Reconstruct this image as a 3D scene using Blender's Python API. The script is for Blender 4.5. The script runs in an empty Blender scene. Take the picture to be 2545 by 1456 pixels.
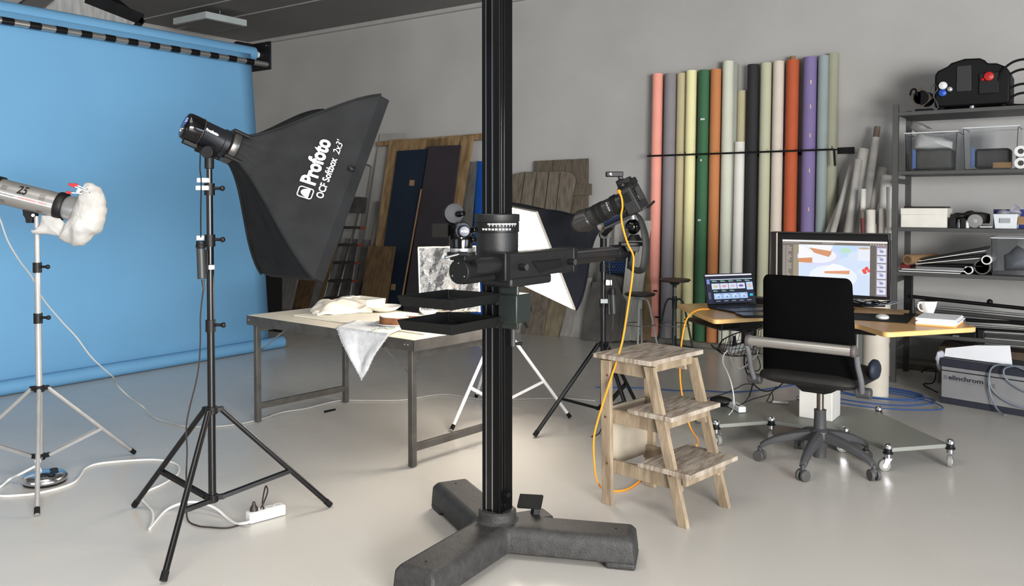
import bpy, bmesh, math, random
from mathutils import Vector, Matrix, noise
random.seed(7)
SC = bpy.context.scene
COL = SC.collection
V = Vector
# ---------------------------------------------------------------- camera
F, CX, HC = 2110.0, 1272.5, 1.43
YAW, PIT = math.radians(35.1), math.radians(1.5)
CY = 508 + F * math.tan(PIT)
VV = V((-math.sin(YAW) * math.cos(PIT), math.cos(YAW) * math.cos(PIT), -math.sin(PIT)))
RR = V((math.cos(YAW), math.sin(YAW), 0))
UU = V((-math.sin(YAW) * math.sin(PIT), math.cos(YAW) * math.sin(PIT), math.cos(PIT)))
ORG = V((0, 0, HC))
def ray(px, py): return VV + RR * ((px - CX) / F) + UU * ((CY - py) / F)
def Z(px, py, z=0.0): d = ray(px, py); return ORG + d * ((z - HC) / d.z)
def Y(px, py, y): d = ray(px, py); return ORG + d * (y / d.y)
def X(px, py, x): d = ray(px, py); return ORG + d * (x / d.x)
def D(px, py, dep): return ORG + ray(px, py) * dep
def FL(px, dep, z=0.0):
    """floor-plan point seen in column px at distance dep"""
    p = D(px, 508, dep); return V((p.x, p.y, z))
def LEAN(px, py, yb, yt, zt, zb=0.0):
    """point on a plane leaning on the back wall"""
    d = ray(px, py); k = (yt - yb) / (zt - zb)
    t = (yb - k * zb + k * HC - 0.0) / (d.y - k * d.z) if True else 0
    return ORG + d * t
cam = bpy.data.cameras.new('camera'); camo = bpy.data.objects.new('camera', cam); COL.objects.link(camo)
cam.sensor_width = 36; cam.lens = F / 2545 * 36; cam.shift_x = 0; cam.shift_y = -(728 - CY) / 2545
cam.clip_start = .05
M = Matrix((RR, UU, -VV)).transposed().to_4x4(); M.translation = ORG
camo.matrix_world = M
SC.camera = camo
SC.view_settings.view_transform = 'Standard'; SC.view_settings.look = 'None'
SC.view_settings.exposure = 0; SC.view_settings.gamma = 1
# ---------------------------------------------------------------- materials
def lin(c):
    c = c / 255.0
    return c / 12.92 if c <= .04045 else ((c + .055) / 1.055) ** 2.4
def rgb(c): return (lin(c[0]), lin(c[1]), lin(c[2]), 1)
MATS = {}
def mat(name, c, rough=.6, metal=0, var=0, scale=8, stretch=(1, 1, 1), c2=None, bump=0, bscale=None, spec=.5, emit=0, alpha=1, trans=0, ior=1.45, coat=0, det=4, lo=.35, hi=.65):
    if name in MATS: return MATS[name]
    m = bpy.data.materials.new(name); m.use_nodes = True; nt = m.node_tree; b = nt.nodes['Principled BSDF']
    b.inputs['Roughness'].default_value = rough; b.inputs['Metallic'].default_value = metal
    b.inputs['Specular IOR Level'].default_value = spec; b.inputs['IOR'].default_value = ior
    b.inputs['Transmission Weight'].default_value = trans; b.inputs['Alpha'].default_value = alpha
    b.inputs['Coat Weight'].default_value = coat
    tc = nt.nodes.new('ShaderNodeTexCoord'); mp = nt.nodes.new('ShaderNodeMapping'); mp.inputs['Scale'].default_value = stretch
    nt.links.new(tc.outputs['Object'], mp.inputs['Vector'])
    n = nt.nodes.new('ShaderNodeTexNoise'); n.inputs['Scale'].default_value = scale; n.inputs['Detail'].default_value = det
    nt.links.new(mp.outputs[0], n.inputs['Vector'])
    r = nt.nodes.new('ShaderNodeValToRGB')
    if c2 is None:
        k = 1 - (var or .04); c2 = tuple(x * k for x in c)
    r.color_ramp.elements[0].position = lo; r.color_ramp.elements[1].position = hi
    r.color_ramp.elements[0].color = rgb(c2); r.color_ramp.elements[1].color = rgb(c)
    nt.links.new(n.outputs['Fac'], r.inputs['Fac']); nt.links.new(r.outputs[0], b.inputs['Base Color'])
    if emit:
        nt.links.new(r.outputs[0], b.inputs['Emission Color']); b.inputs['Emission Strength'].default_value = emit
    if bump:
        n2 = nt.nodes.new('ShaderNodeTexNoise'); n2.inputs['Scale'].default_value = bscale or scale * 3; n2.inputs['Detail'].default_value = 5
        nt.links.new(mp.outputs[0], n2.inputs['Vector'])
        bp = nt.nodes.new('ShaderNodeBump'); bp.inputs['Strength'].default_value = bump; bp.inputs['Distance'].default_value = .01
        nt.links.new(n2.outputs['Fac'], bp.inputs['Height']); nt.links.new(bp.outputs[0], b.inputs['Normal'])
    MATS[name] = m; return m
def emat(name, c, s):
    return mat(name, c, rough=.4, var=.01, emit=s)
K = (22, 22, 24)
m_blk = mat('black_plastic', (16, 16, 17), .5, var=.15, spec=.35)
m_blkm = mat('black_metal', (11, 11, 13), .3, 0, var=.1, spec=.5)
m_blkg = mat('gloss_black', (6, 6, 7), .12, 0, spec=.5)
m_rub = mat('black_rubber', (14, 14, 14), .8, spec=.3)
m_dgr = mat('dark_grey_metal', (58, 57, 56), .5, 0, var=.12)
m_chr = mat('chrome', (205, 205, 208), .18, 1, var=.02)
m_alu = mat('aluminium', (190, 190, 190), .3, .9, var=.06)
m_slv = mat('silver_paint', (165, 165, 165), .4, .4, var=.08)
m_wht = mat('white_plastic', (214, 214, 212), .4, var=.02)
m_wpap = mat('white_paper', (235, 236, 240), .8, var=.02)
m_grycab = mat('grey_cable', (175, 175, 172), .6)
m_tan = mat('cardboard', (150, 118, 84), .9, var=.12)
m_wood = mat('worn_pine', (154, 138, 116), .75, scale=9, stretch=(3, 3, .7), c2=(122, 106, 86), bump=.2, det=8)
m_woodt = mat('worn_pine_tread', (166, 156, 143), .8, scale=6, stretch=(8, 1.6, 1), c2=(116, 100, 84), bump=.3, det=9, lo=.32, hi=.62)
m_old = mat('weathered_plank', (118, 108, 95), .85, scale=7, stretch=(5, 5, .5), c2=(92, 84, 73), bump=.4, det=9)
m_plank = mat('rough_brown_plank', (150, 124, 90), .8, scale=3, stretch=(5, 5, .5), c2=(112, 88, 58), bump=.35, det=9)
m_txt = mat('white_print', (238, 238, 238), .6)
# ---------------------------------------------------------------- mesh builder
def basis(d):
    d = d.normalized(); a = V((0, 0, 1)) if abs(d.z) < .9 else V((1, 0, 0))
    x = a.cross(d).normalized(); y = d.cross(x).normalized()
    return x, y, d
def frame(o, x, y, z):
    m = Matrix((x, y, z)).transposed().to_4x4(); m.translation = o; return m
def loc(x, y, z, rz=0): return Matrix.Translation((x, y, z)) @ Matrix.Rotation(rz, 4, 'Z')
class MB:
    def __init__(s): s.v = []; s.f = []; s.mi = []; s.M = None; s.k = 0
    def add(s, vs, fs):
        o = len(s.v)
        s.v += [(s.M @ V(p)) if s.M else V(p) for p in vs]
        s.f += [tuple(i + o for i in f) for f in fs]; s.mi += [s.k] * len(fs); return s
    def hexa(s, p):  # p: 8 points bottom 4 ccw, top 4 ccw
        return s.add(p, [(3, 2, 1, 0), (4, 5, 6, 7), (0, 1, 5, 4), (1, 2, 6, 5), (2, 3, 7, 6), (3, 0, 4, 7)])
    def box(s, x0, x1, y0, y1, z0, z1):
        return s.hexa([(x0, y0, z0), (x1, y0, z0), (x1, y1, z0), (x0, y1, z0), (x0, y0, z1), (x1, y0, z1), (x1, y1, z1), (x0, y1, z1)])
    def cbox(s, c, sx, sy, sz, m=None):
        h = [(-1, -1, -1), (1, -1, -1), (1, 1, -1), (-1, 1, -1), (-1, -1, 1), (1, -1, 1), (1, 1, 1), (-1, 1, 1)]
        pts = [V((a * sx / 2, b * sy / 2, d * sz / 2)) for a, b, d in h]
        if m is not None: pts = [m.to_3x3() @ p for p in pts]
        return s.hexa([V(c) + p for p in pts])
    def bar(s, a, b, w, t, up=None):
        """rectangular bar from a to b, width w across 'up', thickness t along 'up'"""
        a, b = V(a), V(b); d = (b - a).normalized(); up = V(up) if up is not None else V((0, 0, 1))
        x = d.cross(up)
        if x.length < 1e-4: x = d.cross(V((0, 1, 0)))
        x.normalize(); y = x.cross(d).normalized()
        q = [(-1, -1), (1, -1), (1, 1), (-1, 1)]
        return s.hexa([a + x * i * w / 2 + y * j * t / 2 for i, j in q][::-1] + [b + x * i * w / 2 + y * j * t / 2 for i, j in q][::-1])
    def tube(s, a, b, r, r2=None, n=16, cap=True):
        a, b = V(a), V(b); r2 = r if r2 is None else r2; x, y, d = basis(b - a)
        vs = []
        for p, q in ((a, r), (b, r2)):
            for i in range(n):
                t = 2 * math.pi * i / n; vs.append(p + x * q * math.cos(t) + y * q * math.sin(t))
        fs = [(i, (i + 1) % n, n + (i + 1) % n, n + i) for i in range(n)]
        if cap: fs += [tuple(range(n))[::-1], tuple(range(n, 2 * n))]
        return s.add(vs, fs)
    def path(s, pts, r, n=8, cap=True, flat=None):
        pts = [V(p) for p in pts]; vs = []; N = len(pts)
        px = None
        for i, p in enumerate(pts):
            d = (pts[min(i + 1, N - 1)] - pts[max(i - 1, 0)])
            if d.length < 1e-9: d = V((0, 0, 1))
            d.normalize()
            if px is None: px, py, _ = basis(d)
            else:
                px = (px - d * px.dot(d))
                if px.length < 1e-6: px, _, _ = basis(d)
                px.normalize(); py = d.cross(px)
            q = r[i] if isinstance(r, (list, tuple)) else r
            for k in range(n):
                t = 2 * math.pi * k / n; vs.append(p + px * q * math.cos(t) + py * q * math.sin(t))
        fs = [(i * n + k, i * n + (k + 1) % n, (i + 1) * n + (k + 1) % n, (i + 1) * n + k) for i in range(N - 1) for k in range(n)]
        if cap: fs += [tuple(range(n))[::-1], tuple(range((N - 1) * n, N * n))]
        return s.add(vs, fs)
    def lathe(s, prof, m=None, n=24):
        """prof: list of (r, h); axis z of m"""
        m = m or Matrix(); vs = []; N = len(prof)
        for r, h in prof:
            for i in range(n):
                t = 2 * math.pi * i / n; vs.append(m @ V((r * math.cos(t), r * math.sin(t), h)))
        fs = [(j * n + i, j * n + (i + 1) % n, (j + 1) * n + (i + 1) % n, (j + 1) * n + i) for j in range(N - 1) for i in range(n)]
        if prof[0][0] > 1e-6: fs.append(tuple(range(n))[::-1])
        if prof[-1][0] > 1e-6: fs.append(tuple(range((N - 1) * n, N * n)))
        return s.add(vs, fs)
    def ball(s, c, r, n=16, sc=(1, 1, 1)):
        c = V(c); m = Matrix.Translation(c) @ Matrix.Diagonal((sc[0], sc[1], sc[2], 1))
        return s.lathe([(max(r * math.sin(math.pi * i / 10), 1e-5), -r * math.cos(math.pi * i / 10)) for i in range(11)], m, n)
    def prism(s, poly, h, m=None):
        """poly in xy of m, extruded 0..h along z"""
        m = m or Matrix(); n = len(poly)
        vs = [m @ V((p[0], p[1], 0)) for p in poly] + [m @ V((p[0], p[1], h)) for p in poly]
        return s.add(vs, [tuple(range(n))[::-1], tuple(range(n, 2 * n))] + [(i, (i + 1) % n, n + (i + 1) % n, n + i) for i in range(n)])
    def slab(s, pts, off):
        """polygon of world points extruded by vector off"""
        pts = [V(p) for p in pts]; n = len(pts); off = V(off)
        return s.add(pts + [p + off for p in pts], [tuple(range(n)), tuple(range(n, 2 * n))[::-1]] + [(i, (i + 1) % n, n + (i + 1) % n, n + i)[::-1] for i in range(n)])
    def grid(s, fn, nu, nv):
        vs = [fn(i / nu, j / nv) for j in range(nv + 1) for i in range(nu + 1)]
        fs = [(j * (nu + 1) + i, j * (nu + 1) + i + 1, (j + 1) * (nu + 1) + i + 1, (j + 1) * (nu + 1) + i) for j in range(nv) for i in range(nu)]
        return s.add(vs, fs)
    def pillow(s, outline, nrm, th, wob=0, wsc=10, rings=7, back=None, cen=None, res=1):
        """star-shaped outline of world points, inflated on both sides along nrm"""
        P = [V(p) for p in outline]; P2 = []
        for i in range(len(P)):
            for k in range(res): P2.append(P[i].lerp(P[(i + 1) % len(P)], k / res))
        P = P2; c = V(cen) if cen is not None else sum(P, V((0, 0, 0))) / len(P); nrm = V(nrm).normalized(); n = len(P)
        vs = []; 
        prof = [math.sin(math.pi / 2 * (i + 1) / rings) for i in range(rings)]
        def pt(q, k, side):
            p = c.lerp(P[k], q); h = (th if side > 0 else (back if back is not None else th)) * math.sqrt(max(0, 1 - q * q)) * side
            w = noise.noise(p * wsc + V((3.1, 1.7, side * 2))) * wob
            return p + nrm * (h + w * (1 if q < 1 else .3)) + (P[k] - c).normalized() * (noise.noise(p * wsc * 1.7) * wob * .5 * q)
        for side in (1, -1):
            base = len(vs); vs.append(c + nrm * ((th if side > 0 else (back if back is not None else th)) * side))
            for q in prof[:-1] if side < 0 else prof:
                for k in range(n): vs.append(pt(q, k, side))
        fs = []
        f0 = 0
        for k in range(n): fs.append((0, 1 + k, 1 + (k + 1) % n))
        for r in range(rings - 1):
            for k in range(n): fs.append((1 + r * n + k, 1 + (r + 1) * n + k, 1 + (r + 1) * n + (k + 1) % n, 1 + r * n + (k + 1) % n))
        b = 1 + rings * n
        for k in range(n): fs.append((b, b + 1 + (k + 1) % n, b + 1 + k))
        for r in range(rings - 2):
            for k in range(n): fs.append((b + 1 + r * n + k, b + 1 + r * n + (k + 1) % n, b + 1 + (r + 1) * n + (k + 1) % n, b + 1 + (r + 1) * n + k))
        r = rings - 2; o = 1 + (rings - 1) * n
        for k in range(n): fs.append((b + 1 + r * n + k, b + 1 + r * n + (k + 1) % n, o + (k + 1) % n, o + k))
        return s.add(vs, fs)
    def build(s, name, mats, parent=None, bevel=0, smooth=40, world=True, solid=0, sub=0, seg=2, fix=True):
        me = bpy.data.meshes.new(name); vs = s.v
        if parent is not None and world:
            inv = INV[parent.name]; vs = [inv @ p for p in vs]; org = V((0, 0, 0))
        elif parent is None and world:
            xs = [p.x for p in vs]; ys = [p.y for p in vs]; zs = [p.z for p in vs]
            org = V(((min(xs) + max(xs)) / 2, (min(ys) + max(ys)) / 2, min(zs))); vs = [p - org for p in vs]
        else: org = V((0, 0, 0))
        me.from_pydata([tuple(p) for p in vs], [], s.f)
        if not isinstance(mats, (list, tuple)): mats = [mats]
        for m in mats: me.materials.append(m)
        if len(mats) > 1: me.polygons.foreach_set('material_index', [min(i, len(mats) - 1) for i in s.mi])
        if fix:
            bm = bmesh.new(); bm.from_mesh(me); bmesh.ops.recalc_face_normals(bm, faces=bm.faces); bm.to_mesh(me); bm.free()
        if smooth:
            me.shade_smooth(); me.set_sharp_from_angle(angle=math.radians(smooth))
        ob = bpy.data.objects.new(name, me); COL.objects.link(ob); ob.location = org
        if parent is not None:
            ob.parent = parent
            INV[ob.name] = INV.get(parent.name, Matrix()).copy()
        else: INV[ob.name] = Matrix.Translation(-org)
        if solid:
            md = ob.modifiers.new('solidify', 'SOLIDIFY'); md.thickness = solid; md.offset = 0
        if bevel:
            md = ob.modifiers.new('bevel', 'BEVEL'); md.width = bevel; md.segments = seg; md.limit_method = 'ANGLE'; md.angle_limit = math.radians(35)
            md.harden_normals = False
        if sub:
            md = ob.modifiers.new('subdivision', 'SUBSURF'); md.levels = sub; md.render_levels = sub
        return ob
INV = {}
def tag(o, label, cat=None, group=None, kind=None):
    o['label'] = label
    if cat: o['category'] = cat
    if group: o['group'] = group
    if kind: o['kind'] = kind
    return o
def thing(name, label, cat, p=(0, 0, 0), rz=0, group=None):
    o = bpy.data.objects.new(name, None); COL.objects.link(o); o.empty_display_size = .05
    o.location = p; o.rotation_euler = (0, 0, rz)
    INV[o.name] = (Matrix.Translation(V(p)) @ Matrix.Rotation(rz, 4, 'Z')).inverted()
    return tag(o, label, cat, group)
def struct(name, mb, m, **k):
    o = mb.build(name, m, None, **k); o['kind'] = 'structure'; return o
def solo(name, mb, m, label, cat, group=None, kind=None, **k):
    return tag(mb.build(name, m, None, **k), label, cat, group, kind)
def spl(pts, n=8):
    """smooth curve through points (catmull-rom)"""
    P = [V(p) for p in pts]; out = []
    P = [P[0] * 2 - P[1]] + P + [P[-1] * 2 - P[-2]]
    for i in range(1, len(P) - 2):
        a, b, c, d = P[i - 1], P[i], P[i + 1], P[i + 2]
        for k in range(n):
            t = k / n
            out.append(.5 * ((2 * b) + (c - a) * t + (2 * a - 5 * b + 4 * c - d) * t * t + (3 * b - a - 3 * c + d) * t ** 3))
    out.append(P[-2]); return out
def cable(name, pts, r, m, label, cat='cable', group=None, n=8, parent=None):
    mb = MB(); mb.path(spl(pts, n), r, 6)
    if parent: return mb.build(name, m, parent)
    return solo(name, mb, m, label, cat, group)
def textmesh(body, size, fn, name, m, parent, depth=0, bold=0, align='LEFT', res=3, shear=0, extr=.0006):
    """lettering laid out flat, then mapped with fn(x, y) -> world point"""
    cu = bpy.data.curves.new('lettering', 'FONT'); cu.body = body; cu.size = size; cu.align_x = align; cu.offset = bold; cu.resolution_u = res; cu.shear = shear
    o = bpy.data.objects.new('lettering', cu); COL.objects.link(o)
    dg = bpy.context.evaluated_depsgraph_get(); me = bpy.data.meshes.new_from_object(o.evaluated_get(dg))
    bpy.data.objects.remove(o); bpy.data.curves.remove(cu)
    mb = MB(); mb.add([fn(v.co.x, v.co.y) for v in me.vertices], [tuple(p.vertices) for p in me.polygons])
    bpy.data.meshes.remove(me)
    return mb.build(name, m, parent, smooth=0, fix=False)
LIT, WORLD, E_R, E_B, E_L, EXPO, SCR = 17.0, .22, 1300, 95, 60, 0.36, 0.80
# ================================================================ THE ROOM
WY = 8.25; WX = -10.6; CZ = 3.86
def floor_mat():
    m = mat('epoxy_floor', (190, 186, 180), .25, c2=(184, 180, 174), scale=.7, det=3, spec=.42)
    nt = m.node_tree; b = nt.nodes['Principled BSDF']
    tc = nt.nodes['Texture Coordinate']
    n = nt.nodes.new('ShaderNodeTexNoise'); n.inputs['Scale'].default_value = 2; n.inputs['Detail'].default_value = 1
    nt.links.new(tc.outputs['Object'], n.inputs['Vector'])
    mr = nt.nodes.new('ShaderNodeMapRange'); mr.inputs[3].default_value = .24; mr.inputs[4].default_value = .30
    nt.links.new(n.outputs['Fac'], mr.inputs[0]); nt.links.new(mr.outputs[0], b.inputs['Roughness'])
    v = nt.nodes.new('ShaderNodeTexNoise'); v.inputs['Scale'].default_value = 1.1
    nt.links.new(tc.outputs['Object'], v.inputs['Vector'])
    bp = nt.nodes.new('ShaderNodeBump'); bp.inputs['Strength'].default_value = .015; bp.inputs['Distance'].default_value = .03
    nt.links.new(v.outputs['Fac'], bp.inputs['Height']); nt.links.new(bp.outputs[0], b.inputs['Normal'])
    return m
m_wall = mat('painted_wall', (178, 176, 173), .85, c2=(170, 168, 165), scale=1.2, bump=.08, bscale=60)
m_ceil = mat('painted_ceiling', (122, 121, 119), .9, c2=(116, 115, 113), scale=1)
m_trim = mat('trim_paint', (176, 175, 172), .7)
m_conc = mat('concrete_kerb', (128, 122, 112), .85, c2=(108, 103, 96), scale=6, bump=.2)
struct('floor', MB().box(-12, 4.5, -5, 9, -.2, 0), floor_mat(), smooth=0)
struct('wall_back', MB().box(-12, 4.5, WY, WY + .3, 0, 4.2), m_wall, smooth=0)
struct('wall_left', MB().box(WX - .3, WX, -5, WY, 0, 4.2), m_wall, smooth=0)
struct('wall_right_blocker', MB().box(4.5, 4.8, -5, WY, 0, 4.2), m_wall, smooth=0)  # unseen wall, added to block world light from the right
struct('ceiling', MB().box(WX, 4.5, -5, WY, CZ, CZ + .2), m_ceil, smooth=0)
struct('trim_1', MB().box(WX, 4.5, WY - .06, WY, CZ - .05, CZ), m_trim, smooth=0)
struct('trim_2', MB().box(-5.2, 4.5, WY - .27, WY, 0, .055), m_conc, bevel=.01)
for i, y in enumerate((6.38, 6.99)):
    struct('trim_%d' % (i + 3), MB().box(WX, -3, y - .012, y + .012, CZ - .008, CZ), m_trim, smooth=0)
struct('trim_5', MB().box(-6.9, -3.0, 4.0, 4.02, CZ - .008, CZ), m_trim, smooth=0)
# ---- ceiling light
cl = thing('ceiling_light', 'flat square panel light fixed under the grey ceiling above the backdrop corner', 'ceiling light', (-9.2, 6.6, 3.70))
mb = MB(); mb.M = Matrix.Translation((-9.36, 6.66, 0)); mb.box(-.34, .34, -.3, .3, 3.70, 3.78); mb.build('housing', mat('lamp_housing', (190, 200, 200), .5), cl, bevel=.004)
mb = MB(); mb.M = Matrix.Translation((-9.36, 6.66, 0)); mb.box(-.31, .31, -.27, .27, 3.694, 3.70); mb.build('diffuser', mat('lamp_diffuser_off', (110, 110, 108), .6), cl)
mb = MB(); mb.M = Matrix.Translation((-9.36, 6.66, 0)); mb.tube((-.2, 0, 3.78), (-.2, 0, CZ), .01); mb.tube((.2, 0, 3.78), (.2, 0, CZ), .01); mb.build('hanger', m_alu, cl)
# ================================================================ BLUE BACKDROP
m_blue = mat('blue_paper', (100, 150, 188), .75, c2=(95, 145, 183), scale=.8, spec=.35)
bd = thing('backdrop_roll', 'wide sky blue seamless paper backdrop hanging from its roll down to the floor', 'backdrop', (-6.76, 4.05, 0))
Y0, Y1 = 2.35, 5.32
BZ = 2.83
mb = MB(); mb.tube((-6.80, Y0 - .05, BZ + .055), (-6.80, Y1, BZ + .055), .068, n=32); mb.build('paper_roll', m_blue, bd)
def sheet(u, v):
    prof = [(-6.735, BZ + .05), (-6.735, 2.5), (-6.74, 1.6), (-6.745, .8), (-6.752, .35), (-6.77, .14), (-6.80, .03), (-6.80, .005)]
    f = v * (len(prof) - 1); i = min(int(f), len(prof) - 2); t = f - i
    x = prof[i][0] * (1 - t) + prof[i + 1][0] * t; z = prof[i][1] * (1 - t) + prof[i + 1][1] * t
    y1 = 5.24 + .22 * (1 - z / 2.83)
    y = Y0 + (y1 - Y0) * u
    return V((x + .004 * math.sin(y * 3) * v, y, z))
MB().grid(sheet, 20, 28).build('paper_sheet', m_blue, bd, solid=.002)
mb = MB(); mb.tube((-6.745, Y0 - .05, .058), (-6.745, 5.60, .058), .056, n=32, cap=True); mb.build('rolled_end', m_blue, bd)
mb = MB(); mb.tube((-6.80, Y1, BZ + .055), (-6.80, Y1 + .06, BZ + .055), .03, n=20); mb.build('core_tube', m_wht, bd)
# striped bar
sb = thing('crossbar', 'silver metal crossbar wrapped in black tape bands below the blue paper roll', 'crossbar', (-6.66, 4.0, BZ - .05))
bz = X(320, 103, -6.66).z
mb = MB(); mb.tube((-6.66, Y0, bz), (-6.66, 5.37, bz), .027, n=20); mb.build('tube', m_alu, sb)
ya, yb_ = X(17, 47, -6.66).y, X(619, 150, -6.66).y
per = (yb_ - ya) / 11
for k in range(-3, 12):
    y = ya + per * k
    mb = MB(); mb.tube((-6.66, y - .044, bz), (-6.66, y + .044, bz), .0285, n=20); mb.build('tape_band', m_blkm, sb)
br = thing('wall_bracket', 'black plate bracket holding the end of the blue paper roll and striped bar', 'bracket', (-6.76, 5.4, 2.7))
mb = MB(); mb.box(-6.93, -6.62, 5.375, 5.39, BZ - .10, BZ + .17); mb.build('plate', m_blk, br, bevel=.003)
mb = MB(); mb.box(-6.93, -6.88, 5.2, 5.40, BZ + .11, BZ + .17); mb.build('arm', m_blk, br)
mb = MB()
for z in (-.06, .13): mb.tube((-6.66, 5.36, BZ + z), (-6.66, 5.374, BZ + z), .008, n=8)
mb.build('screw', m_chr, br)
solo('support_rail', MB().box(WX, -6.93, 5.2, 5.26, BZ + .10, BZ + .17), mat('rail_wood', (150, 142, 132), .7), 'pale wooden rail running behind the blue paper roll to the side wall', 'rail', bevel=.003)
# ---- softbox hanging up at the ceiling
def camv(a, b, c): return (RR * a + V((0, 0, 1)) * b + V((VV.x, VV.y, 0)).normalized() * c)
def softbox_local(name, label, ring, A, U, W, hu, hw, L, parts_mat, diff_mat, lip=.05, group=None, tick=False):
    """ring: centre of speed ring; A axis towards the face; U,W half size directions"""
    t = thing(name, label, 'softbox', ring, 0, group)
    O = V(ring); ex = .62
    def S(th, q, out=0.0):
        c, s = math.cos(th), math.sin(th)
        r0 = .065
        # rectangle direction
        sc = 1 / max(abs(c), abs(s)); rx, ry = c * sc, s * sc
        g = .6 * math.sin(min(q, 1) * math.pi / 2) + .4 * min(q, 1)
        k = g ** .6
        px_ = (r0 * c) * (1 - k) + rx * (r0 + (hu - r0) * g) * k + 0
        py_ = (r0 * s) * (1 - k) + ry * (r0 + (hw - r0) * g) * k
        # fabric sags between the rods
        e = 1 - (min(abs(c), abs(s)) / max(abs(c), abs(s))) ** 3
        sag = 1 - .07 * e * math.sin(math.pi * min(q, 1)) 
        px_ *= sag; py_ *= sag
        return O + U * (px_ * (1 + out)) + W * (py_ * (1 + out)) + A * (L * q)
    def wr(th, q):
        p = S(th, q); n = (p - (O + A * (L * q * .6))).normalized()
        cth = abs(math.cos(2 * (th)))
        w = noise.noise(V((th * 6 + q * 3, q * 2, 1.3))) * .012 + noise.noise(V((th * 22 + q * 9, q * 2.5, 4))) * .006
        return p + n * w * math.sin(math.pi * min(q, 1)) * (0.3 + cth)
    n, m = 128, 30
    vs = [wr(2 * math.pi * (i / n) + math.pi / 4 * 0, (j / m)) for j in range(m + 1) for i in range(n)]
    fs = [(j * n + i, j * n + (i + 1) % n, (j + 1) * n + (i + 1) % n, (j + 1) * n + i) for j in range(m) for i in range(n)]
    MB().add(vs, fs).build('shell', parts_mat, t, smooth=60)
    mb = MB()
    def RP(u, w, d): return O + U * (u * hu) + W * (w * hw) + A * (L + d)
    c4 = [(-1, -1), (1, -1), (1, 1), (-1, 1)]
    for i in range(4):
        a, b = c4[i], c4[(i + 1) % 4]
        o = 1.012
        mb.add([RP(a[0], a[1], 0), RP(b[0], b[1], 0), RP(b[0], b[1], lip), RP(a[0], a[1], lip), RP(a[0] * .985, a[1] * .985, 0), RP(b[0] * .985, b[1] * .985, 0), RP(b[0] * .985, b[1] * .985, lip), RP(a[0] * .985, a[1] * .985, lip)],
               [(0, 1, 2, 3), (3, 2, 6, 7)])
        mb.k = 1; o_ = len(mb.v) - 8; mb.f.append((o_ + 7, o_ + 6, o_ + 5, o_ + 4)); mb.mi.append(1); mb.k = 0
    mb.build('lip', [parts_mat, mat('lip_inner_lit', (225, 222, 216), .8)], t, smooth=0)  # inner lip faces coloured white to stand for the diffuser's light on them
    mb = MB(); mb.add([RP(a * .99, b * .99, -.004) for a, b in c4], [(0, 1, 2, 3)]); mb.build('diffuser', diff_mat, t, smooth=0, fix=False)
    # corner rods as seams
    for a, b in c4:
        th = math.atan2(b, a)
        mb = MB(); mb.path([S(th, q / 16, .012) for q in range(17)], .0055, 6); mb.build('rod_seam', parts_mat, t)
    return t, S
m_sbox = mat('softbox_fabric', (27, 28, 30), .7, c2=(20, 21, 22), scale=9, bump=.2, bscale=14, spec=.2)
m_sbox2 = mat('softbox_fabric_black', (24, 26, 32), .7, var=.1, scale=5, spec=.2)
# ================================================================ LIGHT STANDS
def light_stand(label, c, feet, hub_z, joint_z, top, collars, m, radii, frac=.6, group=None, legr=.011, taper_feet=None):
    t = thing('light_stand', label, 'light stand', c, 0, group); c = V(c)
    zs = [joint_z - .02] + [z for z in collars if z > hub_z] + [top]
    for i in range(len(zs) - 1):
        MB().tube((c.x, c.y, zs[i] - (.02 if i else 0)), (c.x, c.y, zs[i + 1]), radii[min(i, len(radii) - 1)], n=20).build('pole', m, t)
    for z in zs[1:-1]:
        mb = MB(); r = radii[0] * 1.35; mb.tube((c.x, c.y, z - .03), (c.x, c.y, z + .022), r, n=20)
        k = RR * 1; mb.tube(c + V((0, 0, z)) + k * r * .6, c + V((0, 0, z)) + k * (r + .03), .007, n=10); mb.ball(c + V((0, 0, z)) + k * (r + .035) - VV * .005, .012, 10)
        mb.build('collar', m_blk, t)
    for z, nm in ((hub_z, 'leg_hub'), (joint_z, 'brace_hub')):
        mb = MB(); mb.tube((c.x, c.y, z - .016), (c.x, c.y, z + .016), radii[0] * 1.55, n=20)
        for f in feet:
            d = (V(f) - c); d.z = 0; d.normalize()
            mb.bar(c + V((0, 0, z)) + d * .01, c + V((0, 0, z)) + d * (radii[0] + .034), .02, .022)
        mb.build(nm, m_blk, t, bevel=.002)
    for f in feet:
        d = (V(f) - c); d.z = 0; L = d.length; d.normalize()
        a = c + V((0, 0, hub_z)) + d * (radii[0] + .025); b = V(f) + V((0, 0, .012))
        lg = MB().tube(a, b, legr, n=14).build('leg', m, t)
        e = (b - a).normalized(); MB().tube(b - e * .035, b - e * .001 + V((0, 0, 0)), legr * 1.15, n=14).build('rubber_foot', m_rub, lg)
        q = a.lerp(b, frac); j = c + V((0, 0, joint_z)) + d * (radii[0] + .025)
        side = V((-d.y, d.x, 0)) * .010
        mb = MB()
        for s_ in (1, -1): mb.bar(j + side * s_, q + side * s_, .004, .017, up=V((0, 0, 1)))
        mb.build('brace', m, t)
        MB().ball(q, .009, 8).build('rivet', m_chr, t)
    return t
def rot3(c, f, k):
    d = V(f) - V(c); a = math.radians(120 * k)
    return V((c[0] + d.x * math.cos(a) - d.y * math.sin(a), c[1] + d.x * math.sin(a) + d.y * math.cos(a), 0))
# -- silver stand at the left
sc = FL(90.5, 4.38); f1 = Z(92, 1285); f2 = Z(335, 1130); f3 = sc * 3 - f1 - f2
light_stand('silver metal light stand at the left carrying the silver flash head numbered 25', sc, [f1, f2, f3], .475, .12, 1.37, [.845, 1.108], m_slv, [.016, .0145, .0125], group=None, legr=.011)
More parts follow.
